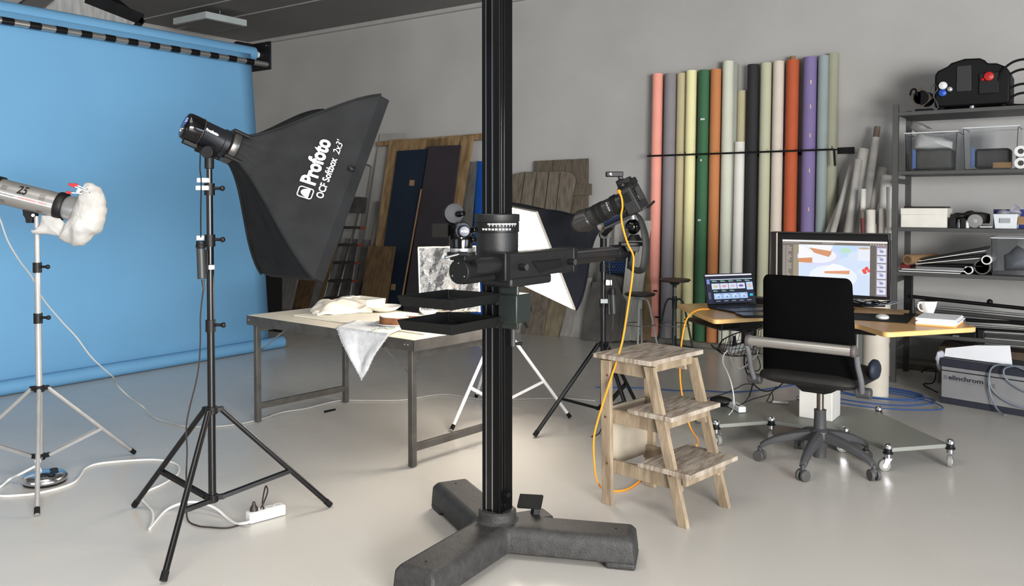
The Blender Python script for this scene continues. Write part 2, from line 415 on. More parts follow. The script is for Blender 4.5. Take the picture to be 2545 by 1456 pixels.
# -- silver flash head
sf = D(88, 531, 4.38); fh = thing('studio_flash', 'silver cylindrical studio flash head numbered 25 on the silver stand', 'flash head', sf)
ax = camv(1, -.265, .10).normalized(); up = (V((0, 0, 1)) - ax * ax.z).normalized(); sd = ax.cross(up)
hc = D(70, 492, 4.38)   # a point on the axis
def HF(a, r=0, b=0): return hc + ax * a
FM = frame(hc, up.cross(ax) * -1, up, ax)
R0 = .066
MB().lathe([(R0, -.135), (R0, .152)], FM, 40).build('body', mat('brushed_aluminium', (178, 175, 172), .35, .75, var=.06), fh)
MB().lathe([(.02, -.26), (.06, -.255), (.068, -.24), (.07, -.17), (.074, -.165), (.074, -.135), (R0, -.135)], FM, 40).build('rear_cap', m_blk, fh)
MB().lathe([(R0, .150), (.072, .152), (.074, .16), (.074, .185), (.070, .19), (.06, .19)], FM, 40).build('locking_ring', m_blk, fh)
MB().lathe([(.058, .19), (.064, .2), (.078, .29), (.088, .33), (.086, .331), (.076, .29), (.05, .2)], FM, 40).build('reflector', mat('reflector_metal', (185, 185, 185), .3, .7), fh)
toc = -VV
def onbody(a, t):
    """a along axis, t around from the side facing the camera (up positive)"""
    base = (toc - ax * toc.dot(ax)).normalized(); u2 = ax.cross(base)
    if u2.z < 0: u2 = -u2
    k = t / R0
    return hc + ax * a + (base * math.cos(k) + u2 * math.sin(k)) * (R0 + .0008)
textmesh('25', .068, lambda x, y: onbody(-.035 + x * .72, .018 + y), 'number_print', mat('print_black', (20, 20, 20), .6), fh, bold=.0022, shear=0)
textmesh('elinchrom', .016, lambda x, y: onbody(-.125 + x * 1.3, -.008 + y), 'name_print', mat('print_grey', (90, 90, 92), .6), fh)
textmesh('UNIVERSAL 1500 S', .016, lambda x, y: onbody(-.02 + x * 1.1, -.008 + y), 'model_print', mat('print_red', (205, 96, 80), .6), fh)
mb = MB()
def lines(a0, t0, n):
    for i in range(n):
        t = t0 - i * .0065
        mb.add([onbody(a0 + .03 * k / 4, t + .0009) for k in range(5)] + [onbody(a0 + .03 * k / 4, t - .0009) for k in range(5)], [(k, k + 1, k + 6, k + 5) for k in range(4)])
lines(-.115, .040, 4); lines(.075, .040, 5); lines(-.115, -.036, 3); lines(.07, -.05, 3)
mb.build('vent_slot', mat('print_black', (20, 20, 20), .6), fh, smooth=0, fix=False)
mb = MB(); mb.add([onbody(-.133 + .28 * k / 10, .006) for k in range(11)] + [onbody(-.133 + .28 * k / 10, -.0125) for k in range(11)], [(k, k + 1, k + 12, k + 11) for k in range(10)])
mb.v = [p - (p - (hc + ax * (p - hc).dot(ax))).normalized() * .0004 for p in mb.v]
mb.build('stripe_label', mat('label_silver', (215, 213, 210), .5), fh, smooth=0, fix=False)
sp = D(86, 545, 4.38)
mb = MB(); mb.prism([(-.035, .04), (.035, .03), (.03, -.015), (.017, -.03), (.014, -.05), (-.016, -.05), (-.02, -.025), (-.03, -.01)], .04, frame(D(82, 530, 4.40) - VV * .0 + VV * .0, RR, V((0, 0, 1)), -VV)); mb.build('tilt_bracket', m_blk, fh, bevel=.003)
mb = MB(); mb.tube(D(82, 535, 4.36), D(82, 535, 4.352), .007, n=10); mb.build('bolt', m_chr, fh)
# -- white bag over reflector
O_ = lambda L, dp: [D(a, b, dp) for a, b in L]
m_cloth = mat('white_tissue', (178, 177, 175), .85, c2=(160, 158, 155), scale=14, bump=.6, bscale=30)
bag = thing('diffusion_cloth', 'crumpled white cloth draped over the front of the silver flash head', 'cloth', D(190, 560, 4.36))
mb = MB(); mb.pillow(O_([(204, 482), (216, 455), (229, 455), (247, 466), (258, 480), (261, 500), (261, 545), (252, 565), (246, 580), (232, 588), (206, 608), (187, 612), (172, 604), (150, 594), (165, 560), (186, 520)], 4.37), -VV, .085, .022, 16, rings=12, back=.07, res=5)
mb.build('hood', m_cloth, bag, smooth=60)
mb = MB(); mb.pillow(O_([(78, 572), (88, 572), (98, 560), (104, 536), (120, 532), (146, 540), (162, 556), (176, 570), (196, 592), (190, 606), (165, 598), (148, 588), (118, 581), (92, 583), (80, 579)], 4.36), -VV, .02, .016, 18, rings=8, back=.012, res=5)
mb.build('loose_end', m_cloth, bag, smooth=60)
def spring_clamp(label, P1, P2, PJ, dep):
    t = thing('spring_clamp', label, 'clamp', D(PJ[0], PJ[1], dep))
    j = D(PJ[0], PJ[1], dep)
    for i, (p, e) in enumerate(P1):
        a, b, mm = D(p[0], p[1], dep - .005), D((p[0] * .45 + e[0] * .55), (p[1] * .45 + e[1] * .55), dep - .005), None
        MB().bar(b, D(e[0], e[1], dep - .005), .012, .004, up=UU).build('jaw', m_chr, t)
        h = MB().bar(a, b, .011, .005, up=UU).build('handle', m_chr, t)
        MB().bar(a, a.lerp(b, .62), .016, .013, up=UU).build('handle_grip', mat('red_vinyl', (178, 40, 44), .4), h, bevel=.003)
    MB().tube(j - VV * .012, j + VV * .012, .009, n=12).build('spring', m_chr, t)
spring_clamp('red handled metal spring clamp gripping white cloth over the silver flash head', [((171, 457), (222, 478)), ((183, 457), (216, 470))], None, (200, 472), 4.27)
spring_clamp('lower red handled metal clamp pinching cloth at the rim of the silver flash head', [((165, 478), (206, 481))], None, (197, 476), 4.29)
cable('sync_cable', [hc - ax * .25 - UU * .02, hc - ax * .30 - UU * .06, D(-12, 520, 4.6), D(0, 545, 4.7), D(20, 600, 4.72), D(50, 650, 4.75), D(80, 690, 4.8), D(105, 740, 4.9), D(150, 795, 5.0), D(190, 838, 5.05), D(225, 885, 5.1), D(262, 920, 5.2), D(282, 938, 5.3), D(290, 955, 5.5), D(320, 985, 5.6), D(355, 1010, 5.75), Z(385, 1037, .02), Z(420, 1050, .006), Z(470, 1060, .006), Z(560, 1058, .006), Z(640, 1044, .006), Z(700, 1025, .006), Z(760, 1015, .006), Z(840, 996, .006), Z(900, 995, .006), Z(1000, 994, .006), Z(1100, 980, .006), Z(1190, 992, .006), Z(1280, 992, .006), Z(1400, 990, .006), Z(1480, 996, .006)], .0045, mat('cable_grey', (168, 166, 162), .6), 'thin grey cable hanging by the silver stand then running across the floor behind the table')
# -- reel on the floor
rl = thing('floor_socket', 'round chrome floor socket disc with a white plug behind the silver stand', 'socket', Z(112, 1195))
rc = Z(112, 1200); rc.z = 0
rm = Matrix.Translation(rc)
MB().lathe([(.085, 0), (.098, .005), (.1, .012), (.09, .016)], rm, 40).build('base', m_rub, rl)
MB().lathe([(.10, .014), (.106, .024), (.104, .036), (.092, .048), (.06, .056), (.0, .058)], rm, 48).build('cover', m_chr, rl)
for dx, dy in ((.035, .03), (.04, -.03), (-.01, .05), (.065, .0)):
    MB().lathe([(.02, .0), (.02, .004), (.0001, .003)], Matrix.Translation(rc + V((dx, dy, .055))), 20).build('socket_hole', m_blk, rl)
MB().tube(rc + V((-.04, -.01, .05)), rc + V((-.055, -.014, .085)), .016, .013).build('plug', m_wht, rl, bevel=.003)
cz = .006
cable('extension_cord', [rc + V((-.055, -.014, .085)), Z(50, 1178, .06), Z(25, 1190, .02), Z(0, 1210, cz), Z(-40, 1225, cz), Z(0, 1232, cz), Z(40, 1231, cz), Z(90, 1226, cz), Z(150, 1212, cz), Z(185, 1198, cz), Z(202, 1180, cz), Z(212, 1165, cz), Z(240, 1153, cz), Z(300, 1146, cz), Z(380, 1142, cz), Z(425, 1148, cz), Z(445, 1160, cz), Z(440, 1180, cz), Z(405, 1203, cz), Z(368, 1220, cz), Z(350, 1235, cz), Z(360, 1250, cz), Z(378, 1270, cz), Z(380, 1295, cz), Z(372, 1314, cz), Z(385, 1298, cz), Z(410, 1270, cz), Z(440, 1254, .02), Z(475, 1247, .03), Z(510, 1252, .03), Z(540, 1266, .02), Z(562, 1285, cz), Z(585, 1300, cz), Z(605, 1300, .02), Z(622, 1296, .026)], .006, m_wht, 'long white extension cord looping over the floor to the white power strip')
# ================================================================ FRONT BLACK STAND AND SOFTBOX
c1 = FL(521, 3.697); g1 = Z(822, 1262); g2 = rot3(c1, g1, 1); g3 = rot3(c1, g1, 2)
st = light_stand('black metal light stand with white lever tabs holding the large black softbox', c1, [g1, g2, g3], .529, .141, 1.60, [.904, 1.277, 1.50], m_blkm, [.0165, .0155, .014, .012], legr=.0125, frac=.62)
for px, py, w in ((505, 448, 28), (503, 467, 30), (498, 591, 16), (516, 664, 32)):
    p = D(px, py, 3.66); s = 3.66 / F
    MB().cbox(p, w * s, .02, 11 * s, frame(V((0, 0, 0)), RR, V((VV.x, VV.y, 0)), UU)).build('lever_tab', m_wht, st, bevel=.002)
# tilt head
sA = V((.731, -.385, .557)); sU = V((.287, .917, .257)); sW = V((-.616, -.028, .79))
def c2w(v): return camv(v[0], v[1], v[2])
A1, W1 = c2w(sA).normalized(), c2w(sW); W1 = (W1 - A1 * W1.dot(A1)).normalized(); U1 = W1.cross(A1)
if U1.dot(c2w(sU)) < 0: U1 = -U1
P2_ = D(795, 697 , 3.75)
FC1 = P2_ + U1 * .45 + W1 * .3 - A1 * .03
SL = .46
ring1 = FC1 - A1 * SL
sb1, S1 = softbox_local('softbox', 'large black rectangular softbox with white lettering tilted toward the table', ring1, A1, U1, W1, .45, .3, SL, m_sbox, mat('diffuser_cloth', (225, 225, 225), .8))
# lettering on the panel facing the camera (W negative side)
def onpan(x, y):
    """x along U (metres), y toward the speed ring"""
    q = 1 - y / .50
    # find theta on the -W side with U offset = x
    lo_, hi_ = -math.pi * .78, -math.pi * .22
    for _ in range(22):
        m_ = (lo_ + hi_) / 2
        if (S1(m_, q) - ring1).dot(U1) < x: lo_ = m_
        else: hi_ = m_
    p = S1(m_, q)
    return p - W1 * .012 - A1 * 0
textmesh('Profoto', .088, lambda x, y: onpan(-.06 + x * .80, .135 + y), 'lettering', m_txt, sb1, bold=.0032)
textmesh("OCF Softbox", .043, lambda x, y: onpan(-.105 + x * .84, .085 + y), 'lettering', m_txt, sb1, bold=.0007)
textmesh("2x3'", .042, lambda x, y: onpan(.112 + x * .9, .085 + y), 'lettering', m_txt, sb1, bold=0, shear=.3)
mb = MB()
def rrect(x0, y0, x1, y1, r, w, n=5):
    o = []; i_ = []
    for cx_, cy_, a0 in ((x1 - r, y1 - r, 0), (x0 + r, y1 - r, 90), (x0 + r, y0 + r, 180), (x1 - r, y0 + r, 270)):
        for k in range(n + 1):
            a = math.radians(a0 + 90 * k / n); o.append((cx_ + r * math.cos(a), cy_ + r * math.sin(a))); i_.append((cx_ + (r - w) * math.cos(a), cy_ + (r - w) * math.sin(a)))
    N = len(o); return o + i_, [(k, (k + 1) % N, N + (k + 1) % N, N + k) for k in range(N)]
vs, fs = rrect(-.125, .128, -.075, .192, .012, .004)
mb.add([onpan(*p) for p in vs], fs)
hv = [(-.12, .143), (-.08, .143)] + [(-.10 + .02 * math.cos(math.radians(a)), .143 + .036 * math.sin(math.radians(a))) for a in range(0, 181, 15)]
mb.add([onpan(*p) for p in hv[2:]], [tuple(range(len(hv) - 2))])
mb.build('emblem', m_txt, sb1, smooth=0, fix=False)
mb = MB(); mb.add([onpan(*p) for p in ((.06, .0), (.06, .03), (.085, .03), (.085, .0))], [(0, 1, 2, 3)]); mb.build('strap_tab', m_blk, sb1, solid=.004)
MB().lathe([(.062, -.02), (.078, -.018), (.082, 0), (.08, .012), (.07, .02), (.055, .02)], frame(ring1, U1, W1, A1), 36).build('speed_ring', mat('ring_metal', (92, 90, 88), .3, .8), sb1)
for k in range(4):
    a = math.radians(45 + 90 * k); p = ring1 + U1 * .085 * math.cos(a) + W1 * .085 * math.sin(a)
    MB().tube(p - A1 * .03, p + A1 * .05, .009, n=10).build('rod_socket', m_blk, sb1)
def head(label, ring, A, U, W, L, r, lab='5.2', bright=True, mth=None):
    t = thing('studio_flash', label, 'flash head', ring - A * L * .6)
    m_h = mth or mat('head_black', (20, 21, 26), .35, var=.1)
    fm = frame(ring, U, W, A)
    MB().lathe([(r * 1.02, -L * .62), (r, -L * .60), (r, -.03), (r * 1.08, -.028), (r * 1.08, -.004)], fm, 40).build('body', m_h, t)
    MB().lathe([(r * .90, -L), (r * .98, -L + .003), (r * 1.04, -L + .012), (r * 1.06, -L + .03), (r * 1.06, -L * .66), (r * 1.03, -L * .62)], fm, 40).build('rear_cap', m_blkg, t)
    MB().lathe([(r * 1.035, -L * .655), (r * 1.075, -L * .65), (r * 1.075, -L * .64), (r * 1.035, -L * .635)], fm, 40).build('trim_ring', m_dgr, t)
    return t
HL, HR = .20, .058
h1 = head('black studio flash head with lit 5.2 display mounted on the lettered black softbox', ring1 - A1 * .02, A1, U1, W1, HL, HR)
hb = ring1 - A1 * (HL + .02); hu = (V((0, 0, 1)) - A1 * A1.z).normalized(); hr = hu.cross(-A1)
if hr.dot(RR) < 0: hr = -hr
m_lcd = emat('lcd_blue_white', (150, 160, 255), 1.6)
fhb = lambda x, y: hb - A1 * .0015 + hr * x + hu * y
# rear display tilts on the cap rim so that it shows from behind
textmesh('5.2', .026, lambda x, y: fhb(-.004 + x, .014 + y), 'display', m_lcd, h1, bold=.0006)
mb = MB()
for i in range(5): mb.add([fhb(-.008 + i * .007, .004), fhb(-.004 + i * .007, .004), fhb(-.004 + i * .007, .008), fhb(-.008 + i * .007, .008)], [(0, 1, 2, 3)])
mb.build('menu_mark', emat('lcd_violet', (90, 70, 220), 1.2), h1, smooth=0, fix=False)
for dx, dy, r_ in ((-.022, -.018, .006), (.008, -.02, .008), (-.004, -.028, .004)):
    MB().tube(fhb(dx, dy), fhb(dx, dy) - A1 * .005, r_, n=14).build('button', m_chr if r_ > .005 else m_wht, h1)
def onhead(ring, A, R_, x, t, up=None):
    base = (toc - A * toc.dot(A)).normalized(); u2 = A.cross(base); u2 = u2 if u2.z > 0 else -u2
    k = t / R_; return ring + A * x + (base * math.cos(k) + u2 * math.sin(k)) * (R_ + .0008)
textmesh('Profoto', .019, lambda x, y: onhead(ring1, A1, HR, -.145 + x, .022 + y * .9), 'name_print', m_txt, h1, bold=.0012)
# tilt joint under the head
tp = D(517, 398, 3.70)
mb = MB(); mb.bar(ring1 - A1 * .20 - hu * .066, ring1 - A1 * .06 - hu * .066, .03, .02, up=hu); mb.build('mount_rail', m_blk, h1, bevel=.003)
jt = V((c1.x, c1.y, 1.655))
mb = MB(); mb.tube(jt - RR * .0 + camv(0, 0, -1) * .03, jt + camv(0, 0, 1) * .03, .026, n=20); mb.bar(jt, ring1 - A1 * .13 - hu * .07, .03, .03, up=camv(0, 0, 1)); mb.tube(jt, (c1.x, c1.y, 1.585), .02, n=16); mb.build('tilt_joint', m_blk, h1, bevel=.002)
cable('power_cable', [D(498, 375, 3.62), D(497, 420, 3.60), D(500, 450, 3.60), D(499, 520, 3.61), D(499, 590, 3.60)], .003, m_blk, 'short black lead from the front flash head down to its battery', n=6)
bt = thing('battery_pack', 'black cylindrical flash battery clipped to the front black stand', 'battery', D(500, 690, 3.62))
bc0, bc1 = D(502, 693, 3.63), D(499, 616, 3.63)
MB().tube(bc0, bc1, .0185, n=24).build('body', mat('battery_grey', (44, 46, 48), .45), bt, bevel=.003)
MB().lathe([(.019, 0), (.021, .002), (.021, .012), (.0195, .014), (.0195, .026), (.016, .03)], frame(bc1, RR, VV, UU), 24).build('cap', m_blk, bt)
MB().cbox(D(510, 650, 3.65), .03, .02, .1, frame(V((0, 0, 0)), RR, V((VV.x, VV.y, 0)), UU)).build('clip', m_blk, bt, bevel=.003)
MB().tube(D(504, 695, 3.63), D(507, 722, 3.63), .007, .004, n=12).build('connector', mat('brown_black', (50, 40, 38), .5), bt)
cz = .005
cable('power_cable', [D(506, 716, 3.63), D(502, 745, 3.62), D(498, 790, 3.61), D(498, 840, 3.60), D(495, 900, 3.6), D(487, 950, 3.58), D(472, 1010, 3.57), D(463, 1060, 3.56), D(465, 1120, 3.56), D(463, 1180, 3.56), Z(464, 1240, .05), Z(466, 1290, .006), Z(490, 1306, cz), Z(520, 1310, cz), Z(560, 1312, cz), Z(590, 1306, cz), Z(630, 1290, .012), Z(655, 1270, .04), Z(652, 1250, .08), Z(658, 1215, .11), Z(662, 1208, .12), Z(665, 1222, .105), Z(655, 1250, .075), Z(648, 1262, .066)], .0036, mat('cable_dark', (42, 34, 32), .5), 'thin dark cable from the front battery down past the stand to the power strip')
ps = thing('power_strip', 'white four way power strip on the floor right of the front stand', 'power strip', Z(665, 1292))
pa, pb = Z(622, 1305), Z(711, 1281); pd = (pb - pa).normalized(); pn = V((-pd.y, pd.x, 0)); PL = (pb - pa).length
def strip(t, a, d, n_, L, w, h, holes=4, m=m_wht):
    mb = MB(); mb.M = frame(a, d, n_, V((0, 0, 1))); mb.box(0, L, 0, w, .003, h); mb.build('housing', m, t, bevel=.006, seg=3)
    for k in range(holes):
        mb = MB(); mb.M = frame(a, d, n_, V((0, 0, 1))) @ Matrix.Translation((L * (k + .75) / (holes + .5), w / 2, h)); mb.lathe([(.019, .0), (.019, .0012), (.017, .0014), (.0165, .0008), (.0001, .0008)], Matrix(), 24)
        s_ = mb.build('socket', mat('socket_white', (205, 205, 203), .5), t)
        mb = MB(); mb.M = frame(a, d, n_, V((0, 0, 1))) @ Matrix.Translation((L * (k + .75) / (holes + .5), w / 2, h + .0015))
        for dx in (-.006, .006): mb.lathe([(.0022, 0), (.0022, .0008)], Matrix.Translation((dx, 0, 0)), 8)
        mb.build('pin_hole', m_blk, s_)
strip(ps, pa, pd, pn, PL, .05, .05)
pl = pa + pd * (PL * .17) + pn * .025
plug_ = MB(); plug_.lathe([(.019, .051), (.018, .064), (.009, .078), (.006, .092)], Matrix.Translation(pl), 18)
solo('power_plug', plug_, mat('cable_dark', (42, 34, 32), .5), 'black plug pushed into the white power strip beside the front stand', 'plug')
# ================================================================ SECOND SOFTBOX (LIT)
A2 = -c2w((.883, .395, .254)).normalized(); U2 = c2w((-.362, .917, -.169)); U2 = (U2 - A2 * U2.dot(A2)).normalized(); W2 = A2.cross(U2)
if W2.dot(c2w((-.299, .058, .952))) < 0: W2 = -W2
FC2 = ORG + camv(.114, -.286, 5.119); ring2 = FC2 - A2 * .45
# diffuser lamp: white cloth lit from inside
sb2, S2 = softbox_local('softbox', 'lit softbox with glowing white face behind the camera stand column', ring2, A2, U2, W2, .3, .45, .45, m_sbox2, emat('lit_diffuser', (255, 244, 228), LIT), lip=.012)
for nm_ in ('lip.001',):
    bpy.data.objects[nm_].data.materials[0] = mat('lip_grey', (150, 144, 134), .6)
MB().lathe([(.062, -.02), (.078, -.018), (.082, 0), (.07, .02)], frame(ring2, U2, W2, A2), 32).build('speed_ring', m_chr, sb2)
c2 = FL(1500, 5.45)
h2 = head('black flash head half hidden behind the camera lens on the lit softbox', ring2 - A2 * .02, A2, U2, W2, .26, .05, mth=mat('head_navy', (24, 32, 52), .4))
textmesh('Profoto', .017, lambda x, y: onhead(ring2, A2, .05, -.06 - x, .012 + y), 'name_print', m_txt, h2, bold=.0008)
j2 = V((c2.x, c2.y, 1.235))
mb = MB(); hu2 = (V((0, 0, 1)) - A2 * A2.z).normalized()
mb.bar(ring2 - A2 * .03 - hu2 * .06, ring2 - A2 * .24 - hu2 * .06, .03, .02, up=hu2); mb.build('mount_rail', m_blk, h2, bevel=.003)
mb = MB(); mb.tube(j2 - camv(0, 0, .03), j2 + camv(0, 0, .03), .028, n=18); mb.bar(j2, ring2 - A2 * .10 - hu2 * .065, .03, .035, up=camv(0, 0, 1)); mb.tube(j2, (c2.x, c2.y, 1.12), .022, n=16); mb.build('tilt_joint', m_blk, h2, bevel=.002)
k1 = Z(1328, 1088)
def off(c, lat, dep): p = c + camv(lat, 0, dep); p.z = 0; return p
st2 = light_stand('black light stand of the lit softbox standing behind the wooden step stool', c2, [k1, off(c2, .297, .43), off(c2, .16, -.44)], .53, .12, 1.19, [.80, 1.03], m_blkm, [.0175, .016, .014], legr=.013)
for px, py in ((1503, 748),):
    MB().cbox(D(px, py, 5.42), .055, .02, .028, frame(V((0, 0, 0)), RR, V((VV.x, VV.y, 0)), UU)).build('lever_tab', mat('tab_grey', (150, 158, 160), .5), st2, bevel=.002)
MB().cbox(D(1513, 702, 5.42), .04, .02, .035, frame(V((0, 0, 0)), RR, V((VV.x, VV.y, 0)), UU)).build('lever_tab', m_chr, st2, bevel=.002)
b2 = thing('battery_pack', 'black flash battery with two cells clipped to the stand of the lit softbox', 'battery', D(1520, 780, 5.40))
MB().cbox(D(1517, 752, 5.42), .035, .03, .155, frame(V((0, 0, 0)), RR, V((VV.x, VV.y, 0)), UU)).build('clip', m_blk, b2, bevel=.004)
MB().tube(D(1525, 780, 5.40), D(1522, 724, 5.40), .019, n=20).build('body', mat('battery_grey', (44, 46, 48), .45), b2, bevel=.003)
MB().tube(D(1522, 732, 5.40), D(1522, 717, 5.40), .022, n=20).build('cap', m_blk, b2, bevel=.002)
cable('power_cable', [D(1517, 590, 5.38), D(1514, 640, 5.38), D(1516, 690, 5.38), D(1518, 718, 5.39)], .003, m_blk, 'thin black lead above the battery of the lit softbox')
cable('power_cable', [D(1523, 780, 5.38), D(1524, 800, 5.38), D(1521, 825, 5.38), D(1516, 850, 5.40), D(1498, 900, 5.40), D(1495, 960, 5.38), D(1503, 1000, 5.35), D(1500, 1040, 5.4), Z(1490, 1075, .006), Z(1470, 1085, .006)], .0035, mat('cable_dark', (42, 34, 32), .5), 'dark cable dropping from the battery behind the step stool')
# white stand behind the column
wc = FL(1241, 5.72); w1, w2 = Z(1122, 1073), Z(1418, 1042); w3 = wc * 3 - w1 - w2; w3.z = 0
light_stand('white tubular light stand behind the camera column and table', wc, [w1, w2, w3], .60, .10, 1.15, [.9], mat('white_enamel', (225, 225, 225), .35), [.013, .011], legr=.0115)
# ================================================================ CAMERA COLUMN STAND
cs = thing('camera_stand', 'tall black studio camera column stand on a heavy three legged base', 'camera stand', (-2.053, 2.817, 0))
CSX, CSY = -2.0535, 2.8165
m_cast = mat('hammered_grey_casting', (52, 51, 50), .6, c2=(40, 39, 38), scale=30, bump=.3, bscale=140)
m_cold = mat('black_satin_metal', (22, 22, 23), .5, c2=(17, 17, 18), scale=20, bump=.1, bscale=200)
def arm_base():
    bm = bmesh.new()
    def addp(poly0, poly1, z0, z1):
        a = [bm.verts.new((p[0], p[1], z0)) for p in poly0]; b = [bm.verts.new((p[0], p[1], z1)) for p in poly1]; n = len(a)
        bm.faces.new(a[::-1]); bm.faces.new(b)
        for i in range(n): bm.faces.new((a[i], a[(i + 1) % n], b[(i + 1) % n], b[i]))
    return addp, bm
angs = [-86, 22.5, 149.5]; LA = .575
def star(hw, L, inset):
    pts = []
    for i, a in enumerate(angs):
        a = math.radians(a); d = V((math.cos(a), math.sin(a), 0)); n = V((-d.y, d.x, 0))
        a2 = math.radians(angs[(i + 1) % 3]); d2 = V((math.cos(a2), math.sin(a2), 0)); n2 = V((-d2.y, d2.x, 0))
        pts.append(d * L - n * (hw - .0)); pts.append(d * L + n * (hw - .0))
        # intersection of left side of arm i and right side of arm i+1
        p, q = n * hw, -n2 * hw; den = d.x * d2.y - d.y * d2.x
        t = ((q.x - p.x) * d2.y - (q.y - p.y) * d2.x) / den
        pts.append(p + d * t)
    return [V((p.x + CSX, p.y + CSY, 0)) for p in pts]
mb = MB()
lo_, mi_, hi2 = star(.094, LA, 0), star(.090, LA - .01, 0), star(.070, LA - .028, 0)
n = len(lo_)
vs = [p + V((0, 0, .022)) for p in lo_] + [p + V((0, 0, .105)) for p in mi_] + [p + V((0, 0, .128)) for p in hi2]
fs = [tuple(range(n))[::-1], tuple(range(2 * n, 3 * n))] + [(j * n + i, j * n + (i + 1) % n, (j + 1) * n + (i + 1) % n, (j + 1) * n + i) for j in range(2) for i in range(n)]
mb.add(vs, fs)
for a in angs:
    a = math.radians(a); d = V((math.cos(a), math.sin(a), 0)); q = V((-d.y, d.x, 0)); o = V((CSX, CSY, 0))
    e = [o + d * (LA - .12) - q * .093, o + d * LA - q * .094, o + d * LA + q * .094, o + d * (LA - .12) + q * .093]
    mb.slab([p + V((0, 0, .0)) for p in e], (0, 0, .03))
mb.build('base', m_cast, cs, bevel=.012, seg=3)
mb = MB(); mb.lathe([(.105, .115), (.088, .128), (.078, .135), (.078, .165), (.070, .172), (.05, .172)], Matrix.Translation((CSX, CSY, 0)), 48)
mb.build('base_collar', m_cast, cs)
mb = MB()
for i, a in enumerate(angs):
    a = math.radians(a); mb.lathe([(.0045, .127), (.0045, .1295)], Matrix.Translation((CSX + math.cos(a) * .49, CSY + math.sin(a) * .49, 0)), 12)
mb.build('screw_hole', m_blkg, cs)
# rear pedal mount
mb = MB(); pm = V((-1.955, 2.965, 0)); dpd = (V((-1.94, 3.00, 0)) - V((CSX, CSY, 0))).normalized()
mb.bar(V((CSX, CSY, .085)), V((CSX, CSY, .085)) + dpd * .235, .11, .08); mb.build('pedal_housing', m_cast, cs, bevel=.01)
pp = V((CSX, CSY, 0)) + dpd * .17
mb = MB(); mb.bar(pp + V((0, 0, .12)), pp + V((.0, .02, .185)), .03, .03, up=dpd); mb.build('pedal_stem', m_blk, cs, bevel=.003)
fp = Z(1318, 1246, .20)
mb = MB(); mb.cbox(fp, .10, .085, .014, Matrix.Rotation(.45, 4, 'Z') @ Matrix.Rotation(.30, 4, 'X')); mb.build('foot_pedal', m_rub, cs, bevel=.005, seg=3)
# column
x0, x1, y0, y1 = -2.099, -2.008, 2.771, 2.862
MB().box(x0, x1, y0, y1, .165, 3.4).build('column', mat('column_black', (6, 6, 7), .45, spec=.2), cs, bevel=.004, seg=3)
for fx in (.26, .60): 
    x = x0 + (x1 - x0) * fx
    MB().box(x - .002, x + .002, y0 - .0025, y0 + .001, .17, 3.4).build('guide_rail', m_chr, cs)
MB().box(x0 + (x1 - x0) * .28, x0 + (x1 - x0) * .58, y0 - .0015, y0 + .001, .17, 3.4).build('guide_groove', m_blkg, cs)
for fy, w in ((.14, .012), (.34, .008)):
    y = y0 + (y1 - y0) * fy
    MB().box(x1 - .001, x1 + .003, y - w / 2, y + w / 2, .17, 3.4).build('guide_rail', m_blkg, cs, bevel=.001)
MB().lathe([(.012, 0), (.012, .01), (.004, .012)], frame(V((x1, 2.822, .235)), V((0, 1, 0)), V((0, 0, 1)), V((1, 0, 0))), 20).build('lock_knob', m_blk, cs)
# sliding collar
cm = Matrix.Translation((CSX, CSY, 0))
MB().lathe([(.05, 1.392), (.089, 1.392), (.0925, 1.388), (.0925, 1.362), (.09, 1.358)], cm, 48).build('collar_cap', m_cold, cs)
MB().lathe([(.05, 1.355), (.087, 1.355), (.087, 1.26), (.086, 1.215), (.086, 1.16), (.05, 1.16)], cm, 48).build('collar', m_cold, cs)
MB().lathe([(.088, 1.3575), (.0905, 1.357), (.0905, 1.318), (.088, 1.316)], cm, 48).build('degree_ring', m_blk, cs)
rr_ = .0912; base_a = math.atan2(toc.y, toc.x)
def onring(t, z): a = base_a + t; return V((CSX + rr_ * math.cos(a), CSY + rr_ * math.sin(a), z))
mb = MB()
for i in range(-7, 31):
    t = -.92 + i * .054
    t = .756 - i * .039
    if abs(t) > 1.25: continue
    major = (i % 4 == 0); h = .014 if major else .007; w = .0011 if major else .0006
    dt = w / rr_
    mb.add([onring(t - dt, 1.3545), onring(t + dt, 1.3545), onring(t + dt, 1.3545 - h), onring(t - dt, 1.3545 - h)], [(0, 1, 2, 3)])
mb.build('degree_mark', m_txt, cs, smooth=0, fix=False)
for j, s_ in enumerate(['10', '20', '30', '40', '50', '60', '70', '80', '90']):
    t = .84 - (2 + j * 4) * .0475 + .1
    t0 = .60 - j * .156
    textmesh(s_, .0105, (lambda t0: (lambda x, y: onring(t0 + x / rr_, 1.3265 + y)))(t0), 'degree_number', m_txt, cs, align='CENTER', bold=.0004, res=2)
# carriage block + arm
MB().box(-1.995, -1.900, 2.665, 3.195, 1.138, 1.240).build('arm_housing', m_cold, cs, bevel=.010, seg=3)
MB().box(-2.0, -1.896, 2.655, 2.69, 1.132, 1.246).build('housing_flange', m_blk, cs, bevel=.006)
MB().box(-2.0, -1.896, 3.165, 3.20, 1.132, 1.244).build('housing_flange', m_blk, cs, bevel=.006)
MB().box(-2.06, -1.915, 2.72, 3.02, 1.100, 1.142).build('gear_block', m_cold, cs, bevel=.012, seg=3)
MB().box(-2.12, -1.97, 2.74, 2.90, 1.14, 1.225).build('carriage_block', m_cold, cs, bevel=.015, seg=3)
for y in (2.76, 3.13):
    k = MB().tube((-1.90, y, 1.183), (-1.868, y, 1.183), .0135, n=24).build('lock_knob', m_blk, cs, bevel=.002)
    MB().lathe([(.011, 0), (.013, .0008), (.0115, .0012), (.0001, .001)], frame(V((-1.868, y, 1.183)), V((0, 1, 0)), V((0, 0, 1)), V((1, 0, 0))), 24).build('knob_rim', m_dgr, k)
